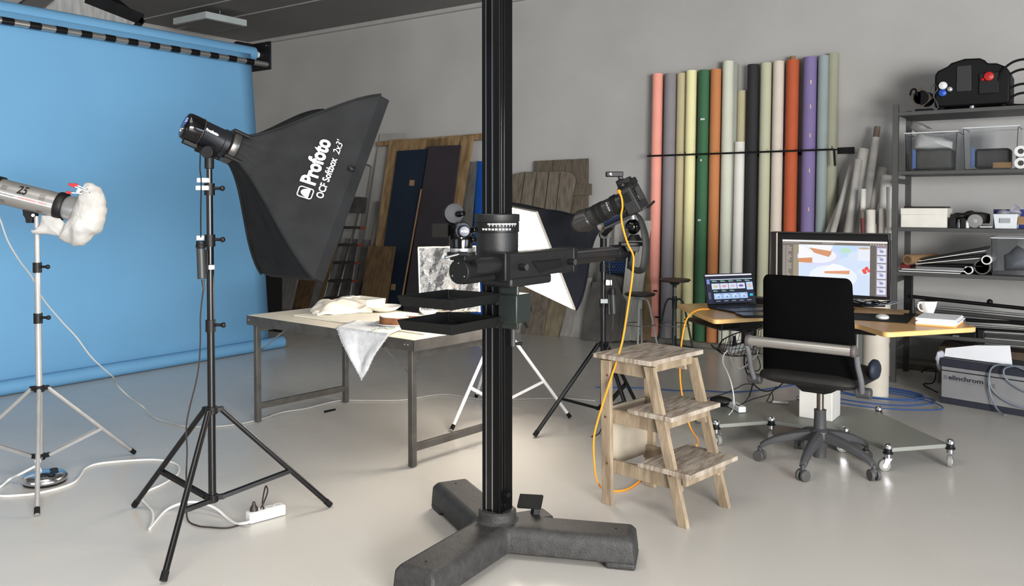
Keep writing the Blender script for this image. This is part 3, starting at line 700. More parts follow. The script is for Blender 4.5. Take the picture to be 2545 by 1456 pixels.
mb = MB(); mb.pillow([(-1.897, 2.84, 1.20), (-1.897, 3.06, 1.20), (-1.897, 3.07, 1.165), (-1.897, 2.90, 1.15)], (1, 0, 0), .012, back=.003); mb.build('label_recess', m_blk, cs)
MB().tube((-1.948, 2.50, 1.195), (-1.948, 3.72, 1.195), .034, n=32).build('arm_tube', mat('arm_black', (26, 26, 27), .3), cs)
mb = MB()
for i in range(52): mb.box(-1.925, -1.917, 3.20 + i * .0085, 3.205 + i * .0085, 1.215, 1.223)
mb.build('rack_teeth', m_dgr, cs)
MB().lathe([(.040, 3.70), (.040, 3.62), (.036, 3.615)], frame(V((-1.948, 0, 1.195)), V((1, 0, 0)), V((0, 0, 1)), V((0, -1, 0))) @ Matrix.Scale(-1, 4, (0, 0, 1)), 32).build('end_cap', m_blk, cs)
# left end: clamp disc
MB().tube((-1.948, 2.43, 1.183), (-1.948, 2.455, 1.183), .046, n=36).build('end_disc', m_blk, cs, bevel=.003)
MB().tube((-1.948, 2.455, 1.183), (-1.948, 2.56, 1.19), .030, n=28).build('end_sleeve', m_blk, cs)
MB().tube((-1.95, 2.46, 1.15), (-1.95, 2.64, 1.15), .016, n=18).build('drive_rod', m_blk, cs)
for a in range(3):
    a = math.radians(90 + 120 * a); MB().ball((-1.948 + .032 * math.cos(a), 2.4295, 1.183 + .032 * math.sin(a)), .003, 8).build('screw', m_chr, cs)
MB().box(-1.985, -1.915, 2.425, 2.50, 1.225, 1.243).build('head_plate', m_blk, cs, bevel=.003)
mb = MB(); mb.box(-1.975, -1.925, 2.435, 2.455, 1.19, 1.235); mb.build('head_bracket', m_blk, cs, bevel=.003)
# back clamp lever and long rod with trays
pr = (-2.043, 2.90)
MB().tube((-1.955, 2.79, .86), (-1.955, 2.79, 1.14), .010, n=16).build('tray_rod', m_dgr, cs)
MB().box(-2.007, -1.918, 2.768, 2.782, .93, 1.15).build('tray_bracket', mat('green_black_metal', (32, 38, 36), .4), cs, bevel=.006)
MB().box(-2.006, -1.915, 2.757, 2.86, .955, 1.07).build('tray_clamp', mat('green_black_metal', (32, 38, 36), .4), cs, bevel=.005)
kb = Y(1300, 764, 2.92)
MB().lathe([(.006, -.03), (.008, 0), (.02, .004), (.022, .012), (.018, .024), (.001, .026)], frame(V((-1.945, 2.862, 1.0)), V((1, 0, 0)), V((0, 0, 1)), V((0, 1, 0))), 24).build('clamp_knob', m_blkm, cs)
MB().tube(V((-1.95, 2.84, .975)), Y(1309, 812, 2.90), .006, .008, n=12).build('clamp_lever', m_blk, cs)
MB().tube(V((-1.955, 2.79, .868)), Y(1296, 853, 2.83), .006, .008, n=12).build('clamp_lever', m_blk, cs)
def tray(label, z, dx):
    P = [Z(1022, 733, 1.02), Z(1159, 750, 1.02), Z(1280, 729, 1.02), Z(1148, 712, 1.02)]
    a = V((-2.25 + dx, 2.425, z)); w, d, h = .275, .312, .040
    t = thing('equipment_tray', label, 'tray', a + V((w / 2, d / 2, -h)), group='camera stand trays')
    mb = MB(); e = .004; s_ = .012
    o = [(a.x, a.y), (a.x + w, a.y), (a.x + w, a.y + d), (a.x, a.y + d)]
    b = [(a.x + s_, a.y + s_), (a.x + w - s_, a.y + s_), (a.x + w - s_, a.y + d - s_), (a.x + s_, a.y + d - s_)]
    def ins(q, k): 
        cx_ = sum(p[0] for p in q) / 4; cy_ = sum(p[1] for p in q) / 4
        return [(p[0] + (k if p[0] < cx_ else -k), p[1] + (k if p[1] < cy_ else -k)) for p in q]
    oi, bi = ins(o, e), ins(b, e)
    vs = [V((p[0], p[1], z)) for p in o] + [V((p[0], p[1], z - h)) for p in b] + [V((p[0], p[1], z)) for p in oi] + [V((p[0], p[1], z - h + e)) for p in bi]
    fs = [(4, 7, 6, 5), (12, 13, 14, 15)]
    for i in range(4):
        j = (i + 1) % 4; fs += [(i, i + 4, j + 4, j)[::-1], (i + 8, j + 8, j + 12, i + 12)[::-1], (i, j, j + 8, i + 8)]
    mb.add(vs, fs); mb.build('pan', mat('tray_black', (13, 14, 15), .45, var=.1, spec=.35), t, bevel=.004, seg=3)
    MB().box(a.x + w - .06, a.x + w - .02, a.y + d - .004, a.y + d + .03, z - .05, z - .005).build('mount_lug', m_blk, t, bevel=.003)
    return t
tray('upper black square tray on the camera column, above its twin', 1.077, 0)
tray('lower black square tray on the camera column, under its twin', .984, -.0)
solo('paper_scrap', MB().cbox(Z(1158, 744, 1.042), .05, .02, .002, Matrix.Rotation(.5, 4, 'Z')), m_wpap, 'small white paper scrap lying in the upper black tray', 'paper scrap')
# ================================================================ GEARED HEAD (left end)
gh = thing('geared_mount', 'black geared tripod head with silver ring at the left end of the camera arm', 'tripod head', (-1.955, 2.46, 1.243))
gx, gy = -1.960, 2.462
s0 = 3.14 / F
def gz(py): return 1.243 + (628 - py) * s0
gm = Matrix.Translation((gx, gy, 0))
MB().lathe([(.0001, gz(630)), (.052, gz(630)), (.053, gz(627)), (.053, gz(621)), (.0001, gz(621))], gm, 40).build('base_disc', m_blk, gh)
MB().lathe([(.042, gz(621)), (.0425, gz(620)), (.0425, gz(611)), (.04, gz(610))], gm, 40).build('silver_ring', m_alu, gh)
MB().lathe([(.042, gz(610)), (.043, gz(590)), (.040, gz(582)), (.03, gz(560)), (.01, gz(558))], gm, 40).build('lower_body', m_blkg, gh)
kc = V((gx, gy, gz(567)))
MB().tube(kc + camv(-.03, .0, .035), kc + camv(.01, 0, -.03), .033, n=32).build('tilt_body', m_blkm, gh, bevel=.004)
fk = kc + camv(.012, -.002, -.03)
MB().lathe([(.022, 0), (.022, .012), (.018, .018), (.0001, .02)], frame(fk, camv(1, 0, .2).normalized(), V((0, 0, 1)), camv(.15, 0, -1).normalized()), 32).build('front_knob', mat('knob_navy', (22, 28, 48), .35), gh)
textmesh('FOBA', .010, lambda x, y: fk + camv(.003, -.003, -.0215) + camv(x, y, 0), 'name_print', m_txt, gh, align='CENTER', bold=.0003)
MB().lathe([(.005, -.012), (.036, -.010), (.038, 0), (.036, .012), (.005, .016)], frame(kc + camv(-.03, .062, .0), camv(1, 0, .3).normalized(), V((0, 0, 1)), camv(.5, .15, -1).normalized()), 40).build('top_plate', mat('knob_navy2', (14, 16, 24), .5, spec=.3), gh)
MB().cbox(kc + camv(-.078, 0, .0), .06, .05, .052, frame(V((0, 0, 0)), RR, V((VV.x, VV.y, 0)), UU)).build('side_platform', mat('dark_plate', (24, 23, 22), .9, spec=.1), gh, bevel=.004)
for q in ((.045, .0, -.01), (.04, -.035, -.02), (.0, .06, -.03)):
    MB().tube(kc + camv(q[0] - .01, q[1], q[2] + .01), kc + camv(q[0] + .012, q[1] + .004, q[2] - .012), .011, n=16).build('knob', m_blkg, gh, bevel=.002)
MB().tube(kc + camv(.0, -.025, -.04), kc + camv(.004, -.026, -.05), .003).build('screw', m_chr, gh)
lv = Z(1140, 628, gz(629))
MB().tube(D(1142, 631, 3.08), D(1106, 640, 3.05), .0045, .006, n=12).build('lever', m_chr, gh)
MB().tube(D(1160, 632, 3.10), D(1138, 631, 3.08), .009, n=12).build('lever_boss', m_blk, gh)
# ================================================================ BALL HEAD AND CAMERA (right end)
bx = V((-1.948, 3.72, 0)); bdp = 4.16
UPZ = V((0, 0, 1)); FWD = V((VV.x, VV.y, 0)).normalized()
bh = thing('ball_mount', 'black ball head under the camera at the right end of the arm', 'tripod head', D(1571, 612, bdp))
s1 = bdp / F
pc = D(1569, 606, bdp)
MB().cbox(pc, 58 * s1, .09, 9 * s1, frame(V((0, 0, 0)), RR, FWD, UPZ)).build('clamp_plate', m_blk, bh, bevel=.003)
mb = MB(); mb.prism([(-.035, 0), (.04, 0), (.035, -.028), (-.02, -.028)], .05, frame(D(1566, 610, bdp - .03), RR, UPZ, -FWD)); mb.build('plate_mount', m_blk, bh, bevel=.003)
MB().tube(D(1572, 615, bdp), D(1565, 668, bdp - .01), .018, .014, n=18).build('riser', m_blk, bh)
MB().lathe([(.04, 0), (.038, .006), (.026, .022), (.022, .03)], Matrix.Translation(D(1577, 598, bdp)) , 32).build('base_cone', m_blk, bh)
MB().ball(D(1573, 563, bdp), .038, 28).build('ball', m_blkg, bh)
MB().tube(D(1592, 566, bdp - .02), D(1603, 570, bdp - .03), .009, .007, n=14).build('lock_knob', m_chr, bh)
MB().tube(D(1573, 545, bdp), D(1570, 528, bdp), .014, n=18).build('stem', m_alu, bh)
# camera body
cn = camv(-.80, -.43, .40).normalized(); cu = camv(-.45, .86, .06); cu = (cu - cn * cu.dot(cn)).normalized(); cside = cu.cross(cn)   # cside: towards camera viewer?
if cside.dot(VV) > 0: cside = -cside
cc = D(1569, 486, bdp)
CM = frame(cc, cside, cu, cn) @ Matrix.Scale(1.14, 4)
MB().cbox(cc - cu * .083 + cn * .0, .09, .012, .07, CM).build('quick_release', m_dgr, bh, bevel=.002)
MB().tube(cc - cu * .09 - cn * .045 , cc - cu * .085 - cn * .085 + UPZ * .012, .006, n=12).build('release_lever', m_blk, bh)
cmr = thing('camera', 'black digital camera with long zoom lens pointing down at the table', 'camera', cc)
mb = MB(); mb.M = CM
body = [(-.072, -.075), (.072, -.075), (.078, -.03), (.076, .035), (.055, .052), (.03, .056), (.022, .078), (-.022, .078), (-.03, .056), (-.055, .052), (-.076, .035), (-.078, -.03)]
mb.prism(body, .062, Matrix.Translation((0, 0, -.032))); mb.build('body', mat('camera_leatherette', (24, 24, 25), .5, bump=.3, bscale=300), cmr, bevel=.007, seg=3)
mb = MB(); mb.M = CM; mb.box(-.078, -.045, -.07, .03, .025, .055); mb.build('grip', m_blk, cmr, bevel=.01, seg=3)
mb = MB(); mb.M = CM; mb.box(-.03, .045, -.035, .025, -.04, -.031); mb.build('rear_screen', m_blkg, cmr, bevel=.002)
mb = MB(); mb.M = CM; mb.box(-.018, .018, .038, .066, -.05, -.030); mb.build('viewfinder', m_rub, cmr, bevel=.004)
mb = MB(); mb.M = CM; mb.prism([(-.03, .05), (.03, .05), (.02, .085), (-.02, .085)], .03, Matrix.Translation((0, 0, 0))); mb.build('prism_hump', m_blk, cmr, bevel=.005)
mb = MB(); mb.M = CM
for i in range(5): mb.lathe([(.0035, 0), (.0035, .003)], Matrix.Translation((.05, .03 - i * .014, -.0345)), 10)
mb.build('button', m_dgr, cmr)
mb = MB(); mb.M = CM; mb.lathe([(.016, 0), (.016, .012), (.013, .014)], Matrix.Translation((.05, .05, 0)) @ Matrix.Rotation(-math.pi / 2, 4, 'X'), 20); mb.build('mode_dial', m_blk, cmr)
mb = MB(); mb.M = CM; mb.box(.074, .081, -.02, .02, -.015, .012); mb.build('port_cover', m_rub, cmr, bevel=.002)
lm = CM @ Matrix.Translation((0, -.005, .03))
MB().lathe([(.036, 0), (.037, .02), (.040, .03), (.041, .09), (.0415, .095), (.0425, .10), (.0425, .15), (.0415, .152), (.043, .16), (.043, .185), (.038, .19), (.03, .186)], lm, 48).build('lens', mat('lens_black', (30, 30, 31), .4), cmr)
for a, b_ in ((.035, .06), (.102, .125), (.13, .15)):
    MB().lathe([(.0415, a), (.0436, a + .001), (.0436, b_ - .001), (.0415, b_)], lm, 60).build('lens_ring', m_rub, cmr)
mb = MB()
def hood(u, v):
    a = 2 * math.pi * u; z = .18 + (.058 + .022 * math.cos(2 * a)) * v; r = .045 + .008 * v
    return lm @ V((r * math.cos(a), r * math.sin(a), z))
mb.grid(hood, 64, 6); mb.build('lens_hood', mat('hood_black', (38, 36, 35), .35), cmr, solid=.002)
MB().lathe([(.034, .178), (.02, .183), (.0001, .184)], lm, 32).build('front_glass', mat('glass_dark', (12, 14, 24), .05), cmr)
textmesh('70 50 35 24', .009, lambda x, y: (lambda k, l: lm @ V((.0442 * math.cos(k), .0442 * math.sin(k), l)))(math.pi * .0 + x / .044 - .3, .07 + y), 'focal_print', m_txt, cmr)
tg = thing('flash_trigger', 'small black wireless flash trigger on top of the camera', 'flash trigger', cc + cu * .10)
tc_ = D(1527, 433, bdp)
MB().cbox(tc_, 42 * s1, .045, 13 * s1, frame(V((0, 0, 0)), RR, FWD, UPZ)).build('body', m_blk, tg, bevel=.004, seg=3)
MB().lathe([(.008, 0), (.009, .001), (.008, .003), (.006, .002)], frame(tc_ + camv(-.02, -.0, -.023), RR, UPZ, -FWD), 20).build('dial', m_chr, tg)
MB().tube(tc_ + camv(.028, -.01, 0), cc + cu * .083 + cn * .012, .012, .014, n=16).build('shoe_foot', m_dgr, tg)
mb = MB(); sp_ = spl([D(1580, 530, 4.10), D(1592, 545, 4.08), D(1602, 580, 4.06), D(1606, 612, 4.06), D(1603, 645, 4.06), D(1597, 668, 4.07), D(1583, 672, 4.09), D(1568, 664, 4.11), D(1563, 650, 4.12)], 6)
wv = [.012, .028, .042, .046, .046, .044, .036, .028, .014]
vs = []; N = len(sp_)
for i, p in enumerate(sp_):
    d = (sp_[min(i + 1, N - 1)] - sp_[max(i - 1, 0)]).normalized(); w = V((0, 0, 0)) + d.cross(FWD).normalized()
    k = i / (N - 1) * (len(wv) - 1); a = int(min(k, len(wv) - 2)); ww = wv[a] * (1 - (k - a)) + wv[a + 1] * (k - a)
    w = (w * .75 + FWD * .5).normalized()
    vs += [p - w * ww * .5, p + w * ww * .5]
MB().add(vs, [(2 * i, 2 * i + 1, 2 * i + 3, 2 * i + 2) for i in range(N - 1)]).build('neck_strap', mat('strap_black', (32, 32, 32), .7), cmr, solid=.004)
m_or = mat('orange_cable', (245, 150, 30), .45)
cz = .005
tether = cable('tether_cable', [D(1540, 479, 4.02), D(1545, 492, 4.01), D(1547, 515, 4.01), D(1544, 535, 4.02), D(1548, 565, 4.02), D(1560, 605, 4.02), D(1573, 632, 4.02), D(1574, 655, 4.02), D(1570, 700, 4.02), D(1558, 780, 4.03), D(1546, 850, 4.03), D(1530, 905, 4.02), D(1512, 960, 4.0), D(1487, 1040, 4.0), D(1476, 1090, 4.0), D(1477, 1150, 4.02), Z(1484, 1195, .10), Z(1500, 1215, .02), Z(1530, 1220, cz), Z(1560, 1215, cz), Z(1590, 1195, cz), Z(1606, 1180, cz), Z(1640, 1150, cz), Z(1650, 1128, cz), Z(1610, 1120, cz), Z(1560, 1124, cz), Z(1527, 1135, cz), Z(1523, 1145, cz), Z(1560, 1165, cz), Z(1620, 1150, cz), Z(1700, 1125, cz), Z(1735, 1100, .03), D(1715, 1060, 4.6), D(1697, 990, 4.7), D(1690, 930, 4.8), D(1692, 870, 4.9), D(1700, 815, 4.95), D(1712, 785, 5.0), D(1735, 770, 5.1), D(1762, 768, 5.2)], .0045, m_or, 'bright orange tether cable from camera over the step stool to the laptop')
mb = MB(); mb.bar(D(1540, 479, 4.02), D(1537, 473, 4.03), .014, .012); mb.build('plug', m_or, tether, bevel=.001)
# ================================================================ WOODEN STEP STOOL
ls = thing('step_stool', 'worn wooden three step stool with orange cable hanging over it', 'step stool', (-1.73, 3.70, 0))
th = math.radians(-9); ef = V((math.cos(th), math.sin(th), 0)); ew = V((-math.sin(th), math.cos(th), 0))
LO = V((-1.965, 3.545, 0))   # near rear leg foot
def L3(f, w, z): return LO + ef * f + ew * w + V((0, 0, z))
W_ = .375
def hx(mb, p): mb.hexa([L3(*q) for q in p])
for w0 in (0, W_ - .022):
    mb = MB(); hx(mb, [(0, w0, 0), (.055, w0, 0), (.055, w0 + .022, 0), (0, w0 + .022, 0), (-.012, w0, .69), (.043, w0, .69), (.043, w0 + .022, .69), (-.012, w0 + .022, .69)])
    mb.build('rear_leg', m_wood, ls, bevel=.002)
for w0 in (0, W_ - .022):
    a = w0 - .0; mb = MB()
    hx(mb, [(.425, a, 0), (.475, a, 0), (.475, a + .024, 0), (.425, a + .024, 0), (.235, a, .69), (.290, a, .69), (.290, a + .024, .69), (.235, a + .024, .69)])
    mb.build('front_leg', m_wood, ls, bevel=.002)
    for z, f1_ in ((.665, .25), (.425, .36), (.185, .43)):
        mb = MB(); o = -.010 if w0 == 0 else .022
        if z > .6: mb_f0 = .045; o2 = w0 + (.024 if w0 == 0 else -.022)
        else: o2 = w0 + (-.012 if w0 == 0 else .024) if False else w0 + (.024 if w0 == 0 else -.016)
        hx(mb, [(.0, o2, z - .035), (f1_ , o2, z - .035), (f1_, o2 + .018, z - .035), (.0, o2 + .018, z - .035), (.0, o2, z + .03), (f1_ - .015, o2, z + .03), (f1_ - .015, o2 + .018, z + .03), (.0, o2 + .018, z + .03)])
        mb.build('side_rail', m_wood, ls, bevel=.002)
for z, f0, f1_, w0, w1_ in ((.70, -.035, .295, -.03, W_ + .045), (.462, .16, .405, -.02, W_ + .02), (.226, .22, .50, -.02, W_ + .02)):
    mb = MB(); mb.M = frame(LO, ef, ew, V((0, 0, 1)))
    mb.box(f0, f1_, w0, w1_, z, z + .022); mb.build('tread', m_woodt, ls, bevel=.003)
for z, f0 in ((.68, .255), (.44, .345), (.20, .44)):
    mb = MB(); hx(mb, [(f0, .02, z - .02), (f0 + .016, .02, z - .02), (f0 + .016, W_ - .02, z - .02), (f0, W_ - .02, z - .02), (f0, .02, z + .02), (f0 + .016, .02, z + .02), (f0 + .016, W_ - .02, z + .02), (f0, W_ - .02, z + .02)]); mb.build('tread_support', m_wood, ls)
mb = MB(); hx(mb, [(.0, .02, .17), (.014, .02, .17), (.014, W_ - .02, .17), (.0, W_ - .02, .17), (-.005, .02, .455), (.009, .02, .455), (.009, W_ - .02, .455), (-.005, W_ - .02, .455)]); mb.build('rear_panel', mat('plywood_grey', (168, 156, 138), .7, var=.1), ls)
mb = MB()
for f_, w_, z_ in ((.03, -.001, .62), (.03, -.001, .20), (.02, -.001, .42), (.30, -.001, .46), (.385, -.001, .22)):
    mb.lathe([(.006, 0), (.006, .001), (.0001, .0012)], frame(L3(f_, w_, z_), ef, V((0, 0, 1)), -ew), 12)
mb.build('knot', mat('knot_brown', (96, 58, 36), .7), ls)
# ================================================================ TABLE
tt = math.radians(-5.2)
TM = Matrix.Translation((-4.612, 3.545, 0)) @ Matrix.Rotation(tt, 4, 'Z')
def T(x, y, z): return TM @ V((x, y, z))
TW, TD, TZ = 1.585, .80, .705
tb = thing('work_table', 'long folding work table with cream top and dark grey frame', 'table', TM @ V((.79, .4, 0)))
def tbx(*a): mb = MB(); mb.M = TM; return mb.box(*a)
m_top = mat('cream_laminate', (226, 218, 200), .35, c2=(220, 212, 195), scale=2)
m_tgr = mat('worn_grey_metal', (84, 81, 77), .45, .3, c2=(70, 67, 64), scale=14)
tbx(0, TW, 0, TD, TZ - .012, TZ).build('table_top', m_top, tb, bevel=.002)
mb = MB(); mb.M = TM; t_ = .004
mb.box(-t_, TW + t_, -t_, 0, TZ - .062, TZ - .002); mb.box(-t_, TW + t_, TD, TD + t_, TZ - .062, TZ - .002); mb.box(-t_, 0, -t_, TD, TZ - .062, TZ - .002); mb.box(TW, TW + t_, -t_, TD, TZ - .062, TZ - .002)
mb.build('apron', m_tgr, tb)
for x in (.035, TW - .035 - .035 + .0):
    for y in (.02, TD - .055):
        xx = x if x < 1 else x
        g = tbx(xx, xx + .035, y, y + .035, 0.004, TZ - .05).build('leg', m_tgr, tb, bevel=.003)
    mb = MB(); mb.M = TM; mb.box(x + .006, x + .03, .05, TD - .05, .085, .125); mb.build('leg_crossbar', m_tgr, tb, bevel=.002)
    mb = MB(); mb.M = TM; mb.box(x + .004, x + .031, .05, TD - .05, .60, .64); mb.build('top_crossbar', m_tgr, tb, bevel=.002)
    dx = .30 if x < 1 else -.30
    mb = MB(); mb.tube(T(x + .02, .06, .47), T(x + .02 + dx, .06, .645), .0045, n=8); mb.build('folding_stay', m_chr, tb)
    mb = MB(); mb.tube(T(x + .02, TD - .06, .47), T(x + .02 + dx, TD - .06, .645), .0045, n=8); mb.build('folding_stay', m_chr, tb)
mb = MB()
for x in (.02, 1.36, 1.52, 1.545): mb.ball(T(x, -.005, TZ - .03), .0045, 8)
mb.build('screw', m_chr, tb)
solo('white_board', (lambda m: (setattr(m, 'M', TM), m.box(.28, 1.50, .16, .74, TZ + .001, TZ + .009))[1])(MB()), mat('board_cream', (236, 230, 214), .5), 'thin cream board lying flat on the work table', 'board', bevel=.001)
# linen cloth
m_linen = mat('linen', (222, 224, 226), .9, c2=(206, 208, 212), scale=30, bump=.35, bscale=60)
A_ = Z(833, 815, TZ + .006); B_ = Z(962, 834, TZ + .006); Cc = Z(882, 797, TZ + .012); Dd = Z(1040, 805, TZ + .012)
la = TM.inverted() @ A_; lb = TM.inverted() @ B_
def linen(u, v):
    # v 0..0.35 on table, 0.35..1 hanging to a tip
    if v < .35:
        t = v / .35
        p = Cc.lerp(Dd, u).lerp(T(la.x + (lb.x - la.x) * u, -.006, TZ + .008), t)
        p.z = TZ + .012 + .012 * abs(noise.noise(p * 14)) * (1 - t)
        if u > .55: p.z += .02 * (u - .55) * (1 - t)
        return p
    t = (v - .35) / .65
    x = la.x + (lb.x - la.x) * u; tipx = la.x + (lb.x - la.x) * .52
    x = x * (1 - t) + tipx * t + .006 * math.sin(t * 9) * (u - .5)
    y = -.008 - .014 * math.sin(u * 7 + t * 3) * math.sin(math.pi * min(t + .1, 1)) - .010 * t
    z = TZ + .008 - t * .268 + .0 * u
    return T(x, min(y, -.006), z)
ln = thing('linen_cloth', 'light grey frayed linen cloth hanging in a point over the table edge', 'cloth', T(.9, 0, TZ))
MB().grid(linen, 30, 44).build('cloth', m_linen, ln, solid=.0016)
mb = MB()
for side in (0, 1):
    for i in range(90):
        v = .36 + .64 * i / 90; p = linen(side, v); q = linen(side, min(v + .01, 1))
        o = V((ef.x, ef.y, 0)) * ((-1 if side == 0 else 1) * random.uniform(.004, .013)) + V((0, 0, random.uniform(-.006, .002)))
        mb.add([p, q, (p + q) / 2 + o + V((0, -.002, 0))], [(0, 1, 2)])
for i in range(10): p = linen(.5, 1); mb.add([p + V((-.002, 0, 0)), p + V((.002, 0, 0)), p + V((random.uniform(-.008, .008), -.002, -random.uniform(.006, .018)))], [(0, 1, 2)])
mb.build('frayed_fringe', m_linen, ln, smooth=0, solid=.0006)
# tray and crumpled cloth
mb = MB()
P_ = [T(*p) for p in ((.53, .60, TZ + .01), (.80, .60, TZ + .01), (.80, .78, TZ + .01), (.53, .78, TZ + .01))]
def pan(mb, cx, cy, z, w, d, h, tap, e=.003, m=None):
    m = m or TM
    o = [(cx - w / 2, cy - d / 2), (cx + w / 2, cy - d / 2), (cx + w / 2, cy + d / 2), (cx - w / 2, cy + d / 2)]
    b = [(cx + (p[0] - cx) * tap, cy + (p[1] - cy) * tap) for p in o]
    oi = [(cx + (p[0] - cx) * (1 - 2 * e / w), cy + (p[1] - cy) * (1 - 2 * e / d)) for p in o]; bi = [(cx + (p[0] - cx) * (1 - 2 * e / w), cy + (p[1] - cy) * (1 - 2 * e / d)) for p in b]
    vs = [m @ V((p[0], p[1], z + h)) for p in o] + [m @ V((p[0], p[1], z)) for p in b] + [m @ V((p[0], p[1], z + h)) for p in oi] + [m @ V((p[0], p[1], z + e)) for p in bi]
    fs = [(4, 7, 6, 5), (12, 13, 14, 15)]
    for i in range(4):
        j = (i + 1) % 4; fs += [(i, i + 4, j + 4, j)[::-1], (i + 8, j + 8, j + 12, i + 12)[::-1], (i, j, j + 8, i + 8)]
    return mb.add(vs, fs)
pan(mb, .39, .65, TZ + .011, .27, .17, .075, .92)
solo('plastic_tub', mb, mat('tub_cream', (234, 229, 216), .4), 'cream rectangular tub on the table behind the crumpled cloth', 'tub', bevel=.002)
def OZ(L, z): return [Z(a, b, z) for a, b in L]
mb = MB(); mb.pillow(OZ([(772, 772), (783, 766), (800, 768), (825, 762), (850, 753), (885, 748), (915, 752), (930, 766), (924, 777), (895, 777), (870, 779), (845, 781), (820, 782), (790, 783), (777, 781)], TZ + .012), (0, 0, 1), .068, .035, 12, rings=14, back=.001, res=7)
for i, p in enumerate(mb.v):
    if p.z < TZ + .011: p.z = TZ + .011
solo('crumpled_cloth', mb, mat('cream_cloth', (232, 224, 210), .9, c2=(220, 210, 196), scale=24, bump=.5, bscale=40), 'cream cloth crumpled in a heap on the work table', 'cloth', smooth=60)
pc_ = Z(953, 770, TZ + .02); pc_.z = TZ + .010
MB_ = MB().lathe([(.0001, .004), (.05, .004), (.09, .02), (.117, .036), (.119, .038), (.116, .034), (.09, .014), (.05, 0), (.0001, 0)], Matrix.Translation(pc_), 48)
solo('plate', MB_, mat('cream_ceramic', (236, 232, 222), .25), 'shallow cream plate on the table behind the cake', 'plate')
ck = Z(993, 803, TZ + .02); ck.z = TZ + .010
solo('plate', MB().lathe([(.0001, .004), (.09, .004), (.14, .014), (.145, .018), (.14, .011), (.09, 0), (.0001, 0)], Matrix.Translation(ck), 48), mat('white_ceramic', (238, 236, 230), .25), 'flat white plate carrying the round brown cake', 'plate')
ckt = thing('cake', 'round brown cake dusted with white sugar on the work table', 'cake', ck + V((0, 0, .016)))
mb = MB()
def cakef(a): return .118 * (1 + .03 * noise.noise(V((math.cos(a) * 2, math.sin(a) * 2, 0))))
cut0, cut1 = math.radians(-20), math.radians(28)
n = 60; angs_ = [cut1 + (2 * math.pi - (cut1 - cut0)) * i / n for i in range(n + 1)]
poly = [(0, 0)] + [(cakef(a) * math.cos(a), cakef(a) * math.sin(a)) for a in angs_]
mb.prism(poly, .042, Matrix.Translation(ck + V((0, 0, .012)))); mb.build('sponge', mat('cake_brown', (142, 94, 64), .85, c2=(118, 76, 50), scale=30, bump=.4), ckt, smooth=30)
mb = MB(); mb.prism([(p[0] * .97, p[1] * .97) for p in poly], .006, Matrix.Translation(ck + V((0, 0, .054)))); mb.build('sugar_topping', mat('icing_sugar', (240, 234, 222), .9, c2=(226, 206, 180), scale=26, bump=.5, lo=.3, hi=.45), ckt, smooth=30)
# herb sprigs
m_herb = mat('sage_green', (152, 166, 140), .8)
hs = thing('herb_sprig', 'pale green herb sprig lying across the grey linen cloth', 'herb', Z(970, 815, TZ + .03))
base_ = spl([Z(1000, 812, TZ + .035), Z(985, 816, TZ + .036), Z(965, 818, TZ + .036), Z(945, 817, TZ + .03), Z(925, 822, TZ + .02), D(918, 834, 4.85)], 4)
MB().path(base_, .0014, 5).build('stem', m_herb, hs)
mb = MB()
for p in base_:
    for k in range(4):
        a = random.uniform(0, 6.3); o = V((math.cos(a), math.sin(a), random.uniform(-.1, .7))) * random.uniform(.012, .028)
        s_ = o.cross(V((0, 0, 1))).normalized() * .0025
        mb.add([p, p + o * .5 + s_, p + o, p + o * .5 - s_], [(0, 1, 2, 3)])
mb.build('leaf', m_herb, hs, smooth=0)
bw = Z(1082, 779, TZ + .01); bw.z = TZ + .001
bw = T(.93, .745, TZ + .001)
solo('bowl', MB().lathe([(.0001, 0), (.025, 0), (.05, .02), (.062, .04), (.06, .04), (.047, .022), (.02, .005), (.0001, .004)], Matrix.Translation(bw), 32), mat('white_ceramic', (238, 236, 230), .25), 'small white bowl on the table half hidden behind the black trays', 'bowl')
# foil reflector
m_foil = mat('crumpled_foil', (215, 213, 210), .22, .95, bump=1.0, bscale=26, scale=5, var=.2)
fo = thing('foil_reflector', 'crumpled silver foil reflector panel standing at the back of the table', 'reflector', T(.97, .77, TZ))
q0 = T(.79, .775, TZ + .002); FX = (Z(1190, 770, TZ) - Z(1040, 770, TZ)); FX.z = 0; FX = (FX.normalized() * 1 + V((.25, .1, 0))).normalized()
def foilp(u, v):
    p = D(1040, 615, 5.62).lerp(D(1188, 612, 5.50), u).lerp(D(1045, 775, 5.55).lerp(D(1192, 775, 5.42), u), v)
    w = noise.noise(p * 12) * .012 + noise.noise(p * 30) * .005
    return p + FWD * w + V((0, 0, .004)) * noise.noise(p * 20)
MB().grid(foilp, 50, 50).build('foil_sheet', m_foil, fo, solid=.004)
mb = MB()
for a, b in (((0, 0), (1, 0)), ((0, 0), (0, 1)), ((1, 0), (1, 1))):
    mb.path([foilp(a[0] + (b[0] - a[0]) * i / 12, a[1] + (b[1] - a[1]) * i / 12) for i in range(13)], .006, 6)
mb.build('foil_edge', mat('foil_edge_white', (232, 228, 224), .35, .5), fo)
